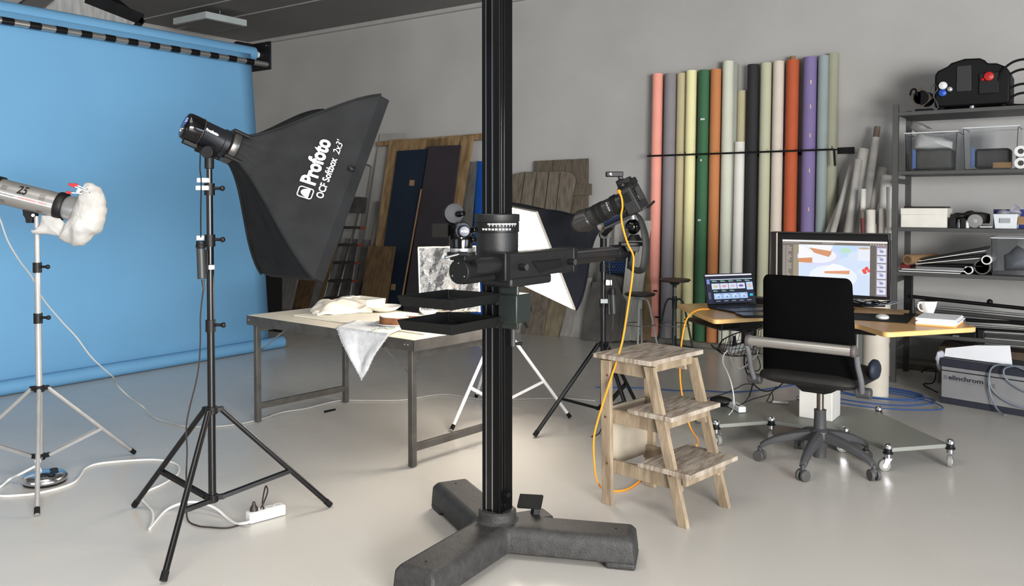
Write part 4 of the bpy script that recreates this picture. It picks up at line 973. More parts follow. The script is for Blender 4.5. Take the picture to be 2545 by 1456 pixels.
# ================================================================ BOARDS ON THE BACK WALL
def board(label, pts, yb, yt, zt, m, name='board', th=.02, cat='board', ext=None, group=None, bevel=.002, lift=0):
    """pts: outline in the photo on a plane leaning on the wall; ext: indexes of the lowest pair, run down to the floor"""
    P = [LEAN(a, b, yb, yt, zt) for a, b in pts]
    if ext:
        for (i, j) in ext:   # extend P[i] away from P[j] to floor
            d = P[i] - P[j]; k = -P[i].z / d.z; P[i] = P[i] + d * k
    nrm = V((0, zt, -(yt - yb))).normalized()
    return solo(name, MB().slab(P, nrm * th), m, label, cat, group, bevel=bevel, smooth=30)
m_navy = mat('navy_board', (22, 36, 52), .6, c2=(17, 30, 46), scale=2)
m_plum = mat('plum_board', (50, 44, 50), .7, c2=(44, 39, 44), scale=2)
m_gb = mat('grey_board', (104, 101, 97), .8, c2=(84, 82, 79), scale=3, stretch=(6, 6, 1))
m_lg = mat('pale_board', (168, 164, 158), .8, c2=(140, 136, 130), scale=3, stretch=(6, 6, 1))
m_brn = mat('brown_board', (98, 78, 50), .75, c2=(74, 56, 36), scale=4, stretch=(6, 6, 1), bump=.15)
m_tanb = mat('tan_board', (134, 122, 98), .8, c2=(112, 102, 82), scale=4, stretch=(5, 5, 1))
# plank door made of rails and stiles
pd_ = thing('barn_door', 'tall rough brown plank frame leaning on the back wall behind the dark boards', 'plank frame', (-6.6, 7.9, 0))
def pl_(nm, pts, yb, yt, zt, th, m, ext=None):
    P = [LEAN(a, b, yb, yt, zt) for a, b in pts]
    if ext:
        for (i, j) in ext: d = P[i] - P[j]; P[i] = P[i] + d * (-P[i].z / d.z)
    MB().slab(P, V((0, zt, -(yt - yb))).normalized() * th).build(nm, m, pd_, bevel=.004)
yb1, yt1, zt1 = 7.55, 8.12, 2.3
pl_('top_rail', [(936, 352), (938, 363), (1215, 345), (1215, 330)], yb1 - .0, yt1, zt1, .03, m_plank)
pl_('stile', [(967, 348), (928, 640), (952, 640), (990, 346)], yb1 - .04, yt1 - .03, zt1, .03, m_plank, ext=[(1, 0), (2, 3)])
pl_('stile', [(1146, 338), (1119, 500), (1100, 640), (1124, 640), (1176, 336)], yb1 - .04, yt1 - .03, zt1, .03, m_plank, ext=[(2, 1), (3, 4)])
pl_('panel', [(990, 346), (985, 420), (1110, 420), (1146, 340)], yb1 - .01, yt1, zt1, .02, m_plank)
pl_('panel', [(1060, 345), (990, 700), (1062, 700), (1120, 342)], yb1 - .01, yt1, zt1, .02, m_plank, ext=[(1, 0), (2, 3)])
bn = board('tall navy blue board with two tape squares leaning on the plank frame', [(988, 375), (949, 640), (1017, 640), (1063, 370)], 7.44, 8.03, 2.3, m_navy, ext=[(1, 0), (2, 3)])
MB().slab([LEAN(a, b, 7.435, 8.025, 2.3) for a, b in ((1019, 447), (1017, 461), (1029, 462), (1031, 448))], (0, -.002, 0)).build('tape_square', m_tan, bn)['label'] = 'beige tape square'
MB().slab([LEAN(a, b, 7.435, 8.025, 2.3) for a, b in ((973, 705), (971, 720), (982, 721), (984, 706))], (0, -.002, 0)).build('tape_square', m_tan, bn)['label'] = 'beige tape square'
bpl = board('tall dark plum board leaning in front of the navy board', [(1065, 364), (1013, 700), (1100, 700), (1144, 360)], 7.36, 7.98, 2.3, m_plum, ext=[(1, 0), (2, 3)])
_e = MB().slab([LEAN(a, b, 7.33, 7.97, 2.3) for a, b in ((1046, 470), (995, 760), (998, 760), (1049, 470))], (0, -.006, 0)).build('edge_strip', m_tan, bpl); _e['label'] = 'thin tan edge strip'
board('vivid blue board beside the black column on the back wall', [(1184, 400), (1176, 620), (1215, 620), (1215, 402)], 7.8, 8.16, 2.0, mat('cobalt_board', (16, 76, 158), .6), ext=[(1, 0), (2, 3)])
board('dark grey board leaning between plum board and blue board', [(1165, 402), (1140, 560), (1136, 640), (1165, 640), (1184, 402)], 7.7, 8.1, 2.0, m_gb, ext=[(2, 1), (3, 4)])
board('small wooden board with rust stains leaning beside the navy board', [(915, 611), (893, 760), (958, 765), (981, 612)], 7.15, 7.45, 1.05, m_brn, ext=[(1, 0), (2, 3)], th=.025)
board('square slatted panel leaning behind the aluminium ladder', [(858, 592), (838, 670), (905, 672), (926, 597)], 7.5, 7.8, 1.2, m_gb, ext=[(1, 0), (2, 3)])
board('large pale sheet leaning on the wall behind the ladder and plank frame', [(944, 333), (890, 700), (1000, 700), (1005, 331)], 7.75, 8.2, 2.35, mat('pale_sheet', (160, 158, 154), .8), ext=[(1, 0), (2, 3)], th=.006)
board('dark brown board leaning under the softbox beside grey planks', [(740, 660), (722, 760), (778, 760), (800, 660)], 7.1, 7.5, 1.2, m_brn, ext=[(1, 0), (2, 3)])
board('tall grey plank leaning left of the aluminium ladder', [(858, 440), (768, 760), (788, 760), (872, 440)], 7.05, 7.9, 2.0, m_gb, ext=[(1, 0), (2, 3)])
board('narrow brown plank edge leaning left of the aluminium ladder', [(872, 450), (788, 760), (796, 760), (880, 450)], 7.04, 7.88, 2.0, m_brn, ext=[(1, 0), (2, 3)])
board('wide grey board leaning beside the blue paper under the softbox', [(702, 640), (672, 775), (722, 772), (752, 640)], 6.9, 7.3, 1.3, m_gb, ext=[(1, 0), (2, 3)])
board('black foam board standing right behind the blue paper backdrop edge', [(655, 600), (655, 790), (700, 790), (700, 600)], 6.25, 6.45, 1.2, m_blk, ext=[(1, 0), (2, 3)], th=.01)
board('low dark grey panel standing on the floor behind the table', [(676, 770), (678, 800), (760, 800), (760, 770)], 6.9, 7.0, 1.0, m_dgr, ext=[(1, 0), (2, 3)])
# right group
m_oldg = mat('grey_weathered', (104, 94, 80), .85, scale=8, stretch=(8, 8, .5), c2=(82, 74, 64), bump=.45, det=9)
wt = thing('weathered_boarding', 'grey weathered plank panel with crosspiece behind rounded board', 'plank panel', (-4.9, 8.1, 0))
def pz(nm, pts, yb, yt, zt, th, m, ext=None):
    P = [LEAN(a, b, yb, yt, zt) for a, b in pts]
    if ext:
        for (i, j) in ext: d = P[i] - P[j]; P[i] = P[i] + d * (-P[i].z / d.z)
    MB().slab(P, V((0, zt, -(yt - yb))).normalized() * th).build(nm, m, wt, bevel=.004)
for a, b in ((1328, 1372), (1373, 1420), (1421, 1461)):
    pz('plank', [(a, 401 - (a - 1328) * .05 + random.uniform(-2, 2)), (a, 600), (b, 600), (b, 400 - (b - 1328) * .05)], 7.95, 8.17, 2.0, .025, m_oldg, ext=[(1, 0), (2, 3)])
pz('crosspiece', [(1405, 459), (1405, 487), (1469, 484), (1469, 456)], 7.92, 8.14, 2.0, .025, m_oldg)
bw_ = board('weathered wooden board with rounded corners above the lit softbox', [(1262, 436), (1262, 620), (1394, 620), (1429, 450), (1428, 440), (1422, 431), (1412, 427), (1398, 425), (1300, 427)], 7.80, 8.10, 1.9, m_old, ext=[(1, 0), (2, 3)], th=.03, bevel=.006)
for a_, b_ in ((1304, 1286), (1334, 1316), (1364, 1348), (1392, 1376)):
    _g = [LEAN(p, q, 7.797, 8.097, 1.9) for p, q in ((a_, 428), (b_, 560), (b_ + 1.6, 560), (a_ + 1.6, 428))]
    MB().slab(_g, (0, -.001, 0)).build('groove', mat('groove_dark', (48, 42, 36), .9), bw_)
board('rounded weathered board standing low beneath the lit softbox', [(1322, 700), (1295, 820), (1297, 838), (1306, 846), (1330, 849), (1342, 843), (1350, 825), (1366, 700)], 7.72, 8.0, .9, m_old, th=.03, bevel=.006)
board('tan board leaning low beneath the lit softbox beside rounded board', [(1366, 690), (1330, 848), (1380, 856), (1425, 690)], 7.76, 8.08, 1.0, m_tanb)
board('pale yellow board standing beneath the camera column collar', [(1262, 690), (1262, 850), (1292, 850), (1318, 690)], 7.78, 8.1, 1.0, m_lg, ext=[(1, 0), (2, 3)])
board('whitish grey board leaning low right of the tan board', [(1425, 690), (1385, 852), (1450, 848), (1470, 690)], 7.85, 8.12, 1.0, m_lg, ext=[(1, 0), (2, 3)])
m_stone = mat('rough_slate', (98, 95, 90), .9, c2=(78, 76, 72), scale=5, bump=.6, bscale=14)
board('irregular dark grey stone slab leaning on the wall behind the lit softbox stand', [(1472, 700), (1462, 730), (1450, 790), (1444, 843), (1470, 850), (1515, 849), (1542, 846), (1547, 800), (1553, 745), (1545, 735), (1530, 695), (1500, 697)], 7.72, 7.98, .95, m_stone, 'stone_slab', .04, 'stone slab', bevel=.01)
board('grey panel leaning behind the dark stone slab', [(1486, 676), (1470, 780), (1470, 840), (1566, 840), (1566, 690)], 7.84, 8.1, 1.0, m_gb, ext=[(2, 0), (3, 4)])
bp_ = thing('perforated_panel', 'blue perforated metal panel with round holes under the camera arm', 'panel', LEAN(1528, 690, 7.8, 8.05, 1.2))
P_ = [LEAN(a, b, 7.78, 8.08, 1.2) for a, b in ((1492, 640), (1492, 676), (1560, 690), (1568, 640))]
MB().slab(P_, (0, .01, 0)).build('backing', m_blk, bp_)
ux = (P_[3] - P_[0]).normalized(); uz = (P_[1] - P_[0]).normalized(); mb = MB(); hr_ = .014
wd, hd = (P_[3] - P_[0]).length, (P_[1] - P_[0]).length * 1.2
def hexring(c):
    o = [c + ux * .0185 * math.cos(math.radians(30 + 60 * k)) + uz * .0185 * math.sin(math.radians(30 + 60 * k)) for k in range(6)]
    i_ = [c + ux * .0115 * math.cos(math.radians(30 + 60 * k)) + uz * .0115 * math.sin(math.radians(30 + 60 * k)) for k in range(6)]
    mb.add([p + V((0, -.004, 0)) for p in o + i_], [(k, (k + 1) % 6, 6 + (k + 1) % 6, 6 + k) for k in range(6)])
for r_ in range(6):
    for c_ in range(9): hexring(P_[0] + ux * (c_ * .032 + (.016 if r_ % 2 else 0) + .02) + uz * (r_ * .0278 + .01))
mb.build('grille', mat('steel_blue', (40, 66, 112), .4, .3), bp_, smooth=0, fix=False)
for i, (a, b, c, d, lb_) in enumerate(((1566, 1600, 1535, 1562, 'broad white board leaning left of the rolls behind the camera strap'), (1600, 1618, 1562, 1580, 'narrow white plank leaning right beside the broad white board'))):
    board(lb_, [(a, 548), (c, 845), (d, 847), (b, 548)], 7.80, 8.12, 1.6, mat('white_plank', (188, 184, 176), .8, c2=(164, 160, 152), scale=3, stretch=(8, 8, 1)), th=.02)
board('pale strip of wood standing far left of the white boards', [(1528, 540), (1524, 655), (1534, 655), (1545, 540)], 8.0, 8.15, 1.6, m_lg, ext=[(1, 0), (2, 3)])
board('yellowish brown board between white plank and pink roll', [(1612, 560), (1580, 760), (1576, 846), (1616, 846), (1620, 560)], 7.95, 8.15, 1.5, mat('ochre_board', (150, 128, 96), .8, var=.15))
# ================================================================ ALUMINIUM LADDER
al = thing('step_ladder', 'folded aluminium stepladder with dark treads leaning on the back wall', 'ladder', (-6.9, 7.5, 0))
lp = lambda a, b, o=0: LEAN(a, b, 7.20 - o, 7.95 - o, 1.9)
def down(P, Q): d = P - Q; return P + d * (-P.z / d.z)
La, Lb = lp(886, 420), lp(806, 750); Ra, Rb = lp(921, 420), lp(871, 750)
Lf, Rf = down(Lb, La), down(Rb, Ra)
loop = spl([lp(868, 490), lp(884, 424), lp(889, 413), lp(898, 410), lp(912, 410), lp(920, 414), lp(921, 424), lp(909, 500)], 5)
MB().path(loop, .014, 8).build('top_loop', m_alu, al)
for a, b in ((La, Lf), (Ra, Rf)):
    MB().bar(a.lerp(b, .2), b, .022, .05, up=V((0, 1, .4))).build('side_rail', m_alu, al, bevel=.003)
oo = V((.10, .12, 0))
for a, b in ((La, Lf), (Ra, Rf)):
    MB().bar(a.lerp(b, .22) + oo, b + oo + V((0, 0, .0)), .02, .03, up=V((0, 1, .4))).build('rear_rail', m_alu, al, bevel=.003)
for y in (565, 608, 652, 697, 740, 785, 830):
    k = (y - 420) / 330.0
    a = lp(886 + (806 - 886) * k - 3, y); b = lp(921 + (871 - 921) * k + 3, y + 1)
    if a.z < .1: break
    MB().bar(a, b, .085, .026, up=V((0, -.1, 1))).build('tread', mat('tread_rubber', (54, 50, 48), .6), al, bevel=.003)
    for p in (a, b): MB().cbox(p, .02, .085, .03).build('tread_end', mat('tread_cap_red', (120, 56, 40), .6), al)
MB().slab([lp(870, 488, .05), lp(865, 527, .05), lp(905, 529, .05), lp(910, 490, .05)], (0, .02, -.01)).build('platform', mat('platform_grey', (74, 72, 70), .6, var=.3), al, bevel=.003)
# ================================================================ PAPER ROLLS
m_r = lambda n_, c, **k: mat(n_, c, .8, var=.05, scale=2, **k)
RB, RT = 8.07, 8.15
def roll(label, x0, x1, ytop, c, nm, zb=.055, back=0, core=None, ref=200):
    yb = RB + back; cxp = (x0 + x1) / 2
    top = Y(cxp, ytop, RT + back); r = (Y(x1, ytop, RT + back) - Y(x0, ytop, RT + back)).length / 2 * .93
    bot = V((top.x, yb, zb)); 
    t = thing('paper_roll', label, 'paper roll', bot, 0, 'seamless paper rolls standing in the wall rack')
    m = mat(nm, c, .8, var=.05, scale=2)
    MB().tube(bot, top, r, n=36).build('paper', m, t)
    MB().tube(top - V((0, 0, .05)), top + V((0, 0, core or .002)), .026, n=20).build('core_tube', m_tan, t)
    return t, bot, top, r
rpk = roll('salmon pink paper roll at the left end of the rack', 1622, 1648, 184, (250, 168, 150), 'paper_pink')
roll('mauve grey paper roll between the pink and pale yellow rolls', 1652, 1681, 184, (140, 134, 138), 'paper_mauve')
roll('beige paper roll set back behind the pale yellow roll', 1683, 1710, 183, (200, 188, 150), 'paper_beige', back=.05)
roll('pale yellow paper roll left of the dark green roll', 1706, 1732, 176, (244, 236, 180), 'paper_yellow')
rg = roll('dark green paper roll with small white tape bits', 1737, 1765, 175, (62, 108, 74), 'paper_green')
roll('ochre brown paper roll right of the dark green roll', 1766, 1794, 173, (196, 128, 80), 'paper_ochre')
roll('tall pale grey paper roll right of the ochre roll', 1796, 1824, 153, (212, 213, 196), 'paper_palegrey')
roll('thin grey green roll tucked behind the tall pale grey roll', 1815, 1836, 160, (150, 152, 142), 'paper_greygreen', back=.05)
roll('short bright white paper roll, the lowest in the rack', 1826, 1853, 353, (232, 228, 220), 'paper_white')
roll('khaki beige roll set back between white and black rolls', 1833, 1858, 226, (192, 182, 148), 'paper_khaki', back=.05)
roll('black paper roll in the middle of the rack', 1858, 1887, 161, (44, 44, 46), 'paper_black')
roll('sage grey paper roll right of the black roll', 1890, 1919, 157, (190, 188, 162), 'paper_sage')
roll('pinkish beige paper roll left of the rust orange roll', 1921, 1950, 153, (216, 204, 190), 'paper_pinkbeige')
roll('rust orange paper roll with its core tube sticking out', 1954, 1987, 150, (186, 88, 52), 'paper_rust', core=.04)
rp = roll('purple paper roll with four peach tape squares', 1996, 2032, 143, (126, 112, 158), 'paper_purple')
roll('blue grey paper roll right of the purple roll', 2033, 2061, 139, (148, 160, 160), 'paper_bluegrey')
roll('wide grey green roll at the right end of the rack', 2056, 2086, 134, (158, 158, 138), 'paper_olive', back=.06)
solo('core_roll', MB().tube((-2.52, 8.16, .055), (-2.50, 8.19, 2.76), .03, n=16), mat('paper_dusk', (140, 136, 122), .8), 'thin grey roll behind rust orange and purple rolls', 'paper roll')
for py in (204, 265, 337, 424, 520):
    p = Y(2012 - (py - 204) * .018, py, RB - .0)
    yy = rp[1].y + (rp[2].y - rp[1].y) * p.z / rp[2].z - rp[3] - .001
    p = Y(2012 - (py - 204) * .018, py, yy + .006)
    MB().cbox(p, .036, .003, .036).build('tape_square', mat('peach_tape', (236, 190, 160), .7), rp[0])['label'] = 'peach tape square'
for px, py, w, nt_ in ((1746, 296, .045, 'upper'), (1742, 398, .018, 'middle'), (1738, 547, .03, 'lower')):
    p = Y(px, py, rg[1].y - rg[3] + .05)
    MB().cbox(Y(px, py, 8.02 + .02 * p.z / 2), w, .003, .018).build('tape_bit', m_wht, rg[0])['label'] = 'white tape bit'
# rack
rk = thing('roll_rack', 'black metal wall rack rail holding the row of paper rolls', 'rack', (-3.0, 8.0, 1.93))
a, b = Y(1612, 389, 8.03), Y(2075, 373, 8.03); zr = 1.93
MB().tube((a.x, 8.0, zr), (b.x, 8.0, zr), .009, n=12).build('front_rod', m_blkm, rk)
MB().box(a.x + .25, b.x + .12, WY - .02, WY, zr - .03, zr + .03).build('wall_rail', m_blk, rk, bevel=.002)
for px in (1618, 1706, 1735, 1793, 1855, 1919, 1952, 1990, 2032, 2070):
    x = Y(px, 380, 8.03).x
    mb = MB(); mb.bar((x, 8.0, zr), (x, WY - .01, zr + .01), .008, .012); mb.tube((x, 8.0, zr - .01), (x, 8.0, zr + .03), .005, n=8); mb.build('divider', m_blk, rk)
mb = MB(); mb.bar((b.x, 8.0, zr), (b.x + .01, 8.0, zr - .15), .02, .008, up=V((0, 1, 0))); mb.build('hanging_hook', m_blk, rk)
for px, py, lb_ in ((1629, 723, 'upper'), (1633, 788, 'lower')):
    MB().cbox(Y(px, py, RB - .065), .045, .004, .016).build('tape_piece', m_blk, rpk[0])['label'] = 'black tape piece'
# ================================================================ LEANING TUBES BY THE SHELF
m_tubeg = mat('tube_grey', (190, 187, 182), .8, c2=(166, 163, 158), scale=4)
m_tubew = mat('tube_white', (224, 220, 212), .75, c2=(190, 186, 178), scale=4)
def ltube(label, xt, yt_, xb, yb_, wpx, m, y0=7.72, y1=8.05, core=0, ccol=None, n_='tube'):
    a = Y(xt, yt_, y1); b = Y(xb, yb_, y0 + (y1 - y0) * .5)
    r = wpx / 2 * 7.55 / F
    d = b - a; bb = a + d * ((0.0 + .0 - a.z) / d.z)
    bb.y = max(bb.y, 7.55); bb.z = .004
    t = thing('cardboard_tube', label, 'tube', bb, group='paper and cardboard tubes leaning beside the shelf')
    MB().tube(bb, a, r, n=28).build('paper', m, t)
    if core: e = (a - bb).normalized(); MB().tube(a, a + e * core, r * .78, n=24).build('core_end', ccol or mat('core_brown', (112, 98, 84), .85), t)
    return t
ltube('slanted grey tube nearest to the row of paper rolls', 2117, 412, 2071, 575, 15, m_tubeg)
ltube('thick grey tube leaning left of the tallest brown ended tube', 2147, 371, 2110, 575, 25, m_tubeg, 7.68, 8.0)
ltube('shorter grey tube leaning in front of the thick grey tube', 2134, 397, 2106, 577, 18, m_tubeg, 7.60, 7.92)
ltube('tallest leaning tube with a bare brown cardboard end', 2177, 342, 2145, 560, 19, m_tubeg, 7.74, 8.05, core=.10)
ltube('slim white tube standing below the tallest brown ended tube', 2146, 470, 2140, 577, 13, m_tubew, 7.55, 7.72)
ltube('thick grey tube leaning right behind the tallest tube', 2194, 418, 2168, 515, 23, m_tubeg, 7.9, 8.12)
ltube('upright grey tube close to the shelf post', 2203, 436, 2196, 577, 27, m_tubeg, 7.82, 7.95)
ltube('short white tube with dark rim standing behind the monitor', 2164, 521, 2162, 577, 21, m_tubew, 7.50, 7.55, core=.012)
ltube('short slim white tube between short white tube and shelf post', 2192, 518, 2190, 577, 13, m_tubew, 7.50, 7.54)
ltube('white tube hugging the shelf post, slimmer than the grey one', 2211, 464, 2210, 577, 15, m_tubew, 7.45, 7.5)
ltube('flat white tube lying low against the olive roll', 2098, 480, 2056, 577, 12, m_tubew, 7.8, 8.1)
ltube('thin brown tube with dark red band behind the monitor', 2143, 542, 2142, 577, 9, mat('tube_red', (96, 38, 34), .6), 7.4, 7.45, core=.06)
ltube('stubby grey tube standing lowest behind the monitor', 2166, 557, 2166, 577, 30, m_tubeg, 7.56, 7.62)
# ================================================================ ROUND STOOLS
def stool(label, px, py_seat, base_px, base_py, c_leg, seat_m, sw):
    c = Z(base_px, base_py); dep = (c - ORG).dot(VV)
    c.z = 0; hs_ = D(px, py_seat, dep).z; r = sw / 2 * dep / F
    t = thing('round_stool', label, 'stool', c)
    MB().lathe([(.0001, -.028), (.05, -.026), (r * .9, -.02), (r, -.008), (r, .0), (r * .93, .006), (.0001, .004)], Matrix.Translation(c + V((0, 0, hs_))), 48).build('seat', seat_m, t)
    MB().lathe([(.05, -.03), (.045, -.045), (.02, -.055), (.02, -.075)], Matrix.Translation(c + V((0, 0, hs_))), 24).build('seat_mount', c_leg, t)
    MB().tube(c + V((0, 0, .16)), c + V((0, 0, hs_ - .05)), .011, n=16).build('screw_post', mat('steel_post', (130, 128, 124), .35, .8), t)
    MB().tube(c + V((0, 0, .42)), c + V((0, 0, .54)), .024, n=18).build('hub', c_leg, t)
    R_ = .185
    for k in range(4):
        a = math.radians(20 + 90 * k); d = V((math.cos(a), math.sin(a), 0))
        pts = spl([c + d * .01 + V((0, 0, .50)), c + d * .05 + V((0, 0, .515)), c + d * .085 + V((0, 0, .47)), c + d * .115 + V((0, 0, .34)), c + d * .15 + V((0, 0, .16)), c + d * R_ + V((0, 0, .012))], 5)
        MB().path(pts, .010, 8).build('leg', c_leg, t)
    ring = [c + V((.145 * math.cos(2 * math.pi * i / 32), .145 * math.sin(2 * math.pi * i / 32), .265)) for i in range(33)]
    MB().path(ring, .0055, 6, cap=False).build('foot_ring', m_chr, t)
    return t, c
s1_, sc1 = stool('low round stool with dark seat and white legs beside the pink roll', 1594, 729, 1590, 873, mat('leg_white', (176, 176, 172), .4), mat('seat_black', (40, 38, 40), .5), 76)
s2_, sc2 = stool('tall round stool with brown seat and dark green legs by the desk', 1677, 694, 1676, 874, mat('leg_green', (34, 48, 42), .45), mat('seat_brown', (72, 56, 50), .5), 78)
mb = MB(); mb.path([sc2 + V((.21 * math.cos(2 * math.pi * i / 32), .21 * math.sin(2 * math.pi * i / 32), .02)) for i in range(33)], .013, 8, cap=False); mb.build('floor_ring', mat('leg_green', (34, 48, 42), .45), s2_)
solo('floor_tape', MB().slab([Z(805, 1021, .002), Z(806, 1026, .002), Z(835, 1019, .002), Z(834, 1015, .002)][::-1], (0, 0, .001)), m_blk, 'short black tape strip stuck on the floor under the table', 'tape')
# ================================================================ DESK ON ITS WHEELED BASE
dk = thing('corner_desk', 'boomerang shaped oak desk standing on a grey wheeled base plate', 'desk', (-1.43, 5.35, 0))
DZ = .745
def rp_(poly, r, n=5):
    out = []; N = len(poly)
    for i in range(N):
        p, a, b = V((*poly[i], 0)), V((*poly[i - 1], 0)), V((*poly[(i + 1) % N], 0))
        d1, d2 = (a - p).normalized(), (b - p).normalized(); s, e = p + d1 * r, p + d2 * r
        for k in range(n + 1):
            t = k / n; q = s * (1 - t) ** 2 + p * 2 * t * (1 - t) + e * t * t; out.append((q.x, q.y))
    return out
top = [(-1.905, 4.80), (-1.70, 5.13), (-1.17, 5.10), (-.965, 4.845), (-.585, 5.36), (-1.0, 5.97), (-1.90, 6.00), (-2.43, 5.42)]
m_oak = mat('oak_laminate', (206, 160, 96), .32, c2=(188, 140, 78), scale=5, stretch=(1, 9, 1), det=6, spec=.5)
m_edge = mat('beech_edge', (226, 184, 120), .45, var=.05)
mb = MB(); mb.prism(rp_(top, .05), .026, Matrix.Translation((0, 0, DZ - .027)))
mb.build('edge_band', m_edge, dk, bevel=.003)
mb = MB(); mb.prism([(-1.43 + (x + 1.43) * .992, 5.4 + (y - 5.4) * .992) for x, y in rp_(top, .05)], .003, Matrix.Translation((0, 0, DZ - .0025)))
mb.build('desk_top', m_oak, dk)
base = [(-2.16, 5.20), (-1.885, 4.82), (-1.655, 5.09), (-1.225, 5.10), (-.95, 4.87), (-.70, 5.15), (-1.19, 5.72), (-1.68, 5.74)]
m_base = mat('grey_green_steel', (134, 136, 129), .45, .05, var=.05, scale=3)
MB().prism(rp_(base, .015), .022, Matrix.Translation((0, 0, .098))).build('base_plate', m_base, dk, bevel=.002)
MB().box(-1.545, -1.345, 5.27, 5.46, .12, .66).build('lift_column', mat('column_white', (206, 204, 198), .4), dk, bevel=.006)
MB().box(-1.75, -1.1, 5.25, 5.48, .665, .718).build('cross_beam', m_blk, dk, bevel=.004)
for sx in (-1, 1):
    x = -1.43 + sx * .45
    mb = MB(); mb.prism([(-.17, 0), (.17, 0), (.08, -.075 if sx < 0 else -.035), (-.08, -.075 if sx < 0 else -.035)], .45, frame(V((x, 5.10 if sx < 0 else 5.25, .718)), V((1, 0, 0)), V((0, 0, 1)), V((0, 1, 0))) @ Matrix.Identity(4)); 
    mb.M = None
    mb.build('support_bracket', m_blk, dk, bevel=.004)
a = [Z(1700, 795, .655), Z(1792, 822, .655), Z(1845, 818, .655), Z(1760, 780, .655)]
MB().slab(a, (0, 0, .006)).build('underdesk_tray', m_dgr, dk)
def caster(t, x, y, r, m_wheel, m_f, rz, top_z, nm='caster', knob=True):
    c = V((x, y, 0)); d = V((math.cos(rz), math.sin(rz), 0)); n = V((-d.y, d.x, 0)); wc_ = c + d * .018 + V((0, 0, r))
    mb = MB(); mb.tube(c + V((0, 0, top_z - .022)), c + V((0, 0, top_z)), .018, n=18)
    for s_ in (1, -1):
        mb.slab([c - d * .018 + n * s_ * .016 + V((0, 0, top_z - .022)), c + d * .018 + n * s_ * .016 + V((0, 0, top_z - .022)), wc_ + d * .012 + n * s_ * .016, wc_ - d * .012 + n * s_ * .016], n * s_ * .002)
    k = mb.build(nm, m_f, t)
    MB().tube(wc_ - n * .012, wc_ + n * .012, r, n=28).build('wheel', m_wheel, k, bevel=.004)
    MB().tube(wc_ - n * .014, wc_ + n * .014, r * .45, n=20).build('wheel_hub', m_wht, k)
    if knob:
        mb = MB(); mb.lathe([(.026, top_z), (.026, top_z + .008), (.02, top_z + .01), (.02, top_z + .028), (.024, top_z + .03)], Matrix.Translation(c), 24); mb.build('collar', m_blk, k)
        mb = MB(); mb.lathe([(.024, top_z + .03), (.024, top_z + .04), (.016, top_z + .052), (.001, top_z + .056)], Matrix.Translation(c), 24); mb.build('cap_nut', m_chr, k)
m_wh = mat('wheel_grey', (128, 128, 124), .55)
for (x, y), rz in zip([(-2.17, 5.20), (-1.895, 4.81), (-1.655, 5.085), (-1.225, 5.09), (-.95, 4.86), (-.69, 5.15), (-1.18, 5.74), (-1.68, 5.76)], (2.2, -.6, -1.4, 3.6, 3.7, -1.5, 1, 2)):
    caster(dk, x, y, .032, m_wh, m_chr, rz, .094)
cbl = [Z(1925, 762, .70), Z(1905, 800, .60)]
# ---- monitor
MY = 5.66
xl, xr = Y(1925, 577, MY).x, Y(2213, 580, MY).x; zt_, zb_ = Y(2213, 580, MY).z, Y(2213, 747, MY).z
mo = thing('monitor', 'large hooded monitor showing cake photographs on the desk', 'monitor', ((xl + xr) / 2, MY, DZ))
MB().box(xl + .02, xr - .02, MY, MY + .05, zb_, zt_ - .01).build('housing', m_blk, mo, bevel=.004)
mb = MB(); hd_ = .09
mb.box(xl, xl + .006, MY - hd_, MY + .02, zb_ + .05, zt_); mb.box(xr - .006, xr, MY - .02, MY + .02, zb_ + .03, zt_); mb.box(xl, xr, MY - .055, MY + .02, zt_ - .008, zt_)
mb.build('light_hood', mat('hood_black', (30, 30, 31), .5), mo, bevel=.002)
sx0, sx1 = Y(1945, 600, MY).x, Y(2206, 600, MY).x; sz1 = Y(2206, 601, MY).z; sz0 = zb_ + .022
SW_, SH_ = sx1 - sx0, sz1 - sz0
E_ = {}
def em(c, s=SCR):
    n_ = 'screen_%d_%d_%d' % c
    if n_ in MATS: return MATS[n_]
    m = mat(n_, c, .5, var=.01); b = m.node_tree.nodes['Principled BSDF']
    l_ = b.inputs['Base Color'].links[0]; src = l_.from_socket; m.node_tree.links.remove(l_)
    b.inputs['Base Color'].default_value = (.01, .01, .01, 1); m.node_tree.links.new(src, b.inputs['Emission Color']); b.inputs['Emission Strength'].default_value = s; b.inputs['Specular IOR Level'].default_value = .2
    return m
class Scr:
    def __init__(s, fn): s.fn = fn; s.by = {}; s.l = 0
    def poly(s, pts, c):
        s.l += 1
        s.by.setdefault(c, MB()).add([s.fn(x, y, .0004 + .00012 * s.l) for x, y in pts], [tuple(range(len(pts)))])
    def rect(s, x0, y0, x1, y1, c): s.poly([(x0, y0), (x1, y0), (x1, y1), (x0, y1)], c)
    def ell(s, cx, cy, rx, ry, c, n=24, a0=0, a1=360): s.poly([(cx + rx * math.cos(math.radians(a0 + (a1 - a0) * k / n)), cy + ry * math.sin(math.radians(a0 + (a1 - a0) * k / n))) for k in range(n)], c)
    def build(s, par, st=None):
        mb = MB(); ms = []
        for c, m in s.by.items():
            mb.k = len(ms); mb.add(m.v, m.f); ms.append(em(c) if st is None else emat('pixel_%d_%d_%d' % c, c, st))
        return mb.build('screen_image', ms, par, smooth=0, fix=False)
s = Scr(lambda x, y, o: V((sx0 + SW_ * x, MY - .001 - o, sz1 - SH_ * y)))
s.rect(0, 0, 1, 1, (118, 110, 100)); s.rect(0, 0, 1, .035, (240, 238, 236)); s.rect(0, .035, .11, 1, (120, 112, 104)); s.rect(.11, .09, .165, 1, (160, 148, 126))
s.rect(.165, .085, .845, 1, (212, 226, 248))
s.poly([(.165, .085), (.5, .085), (.47, .3), (.3, .42), (.165, .45)], (236, 238, 248))
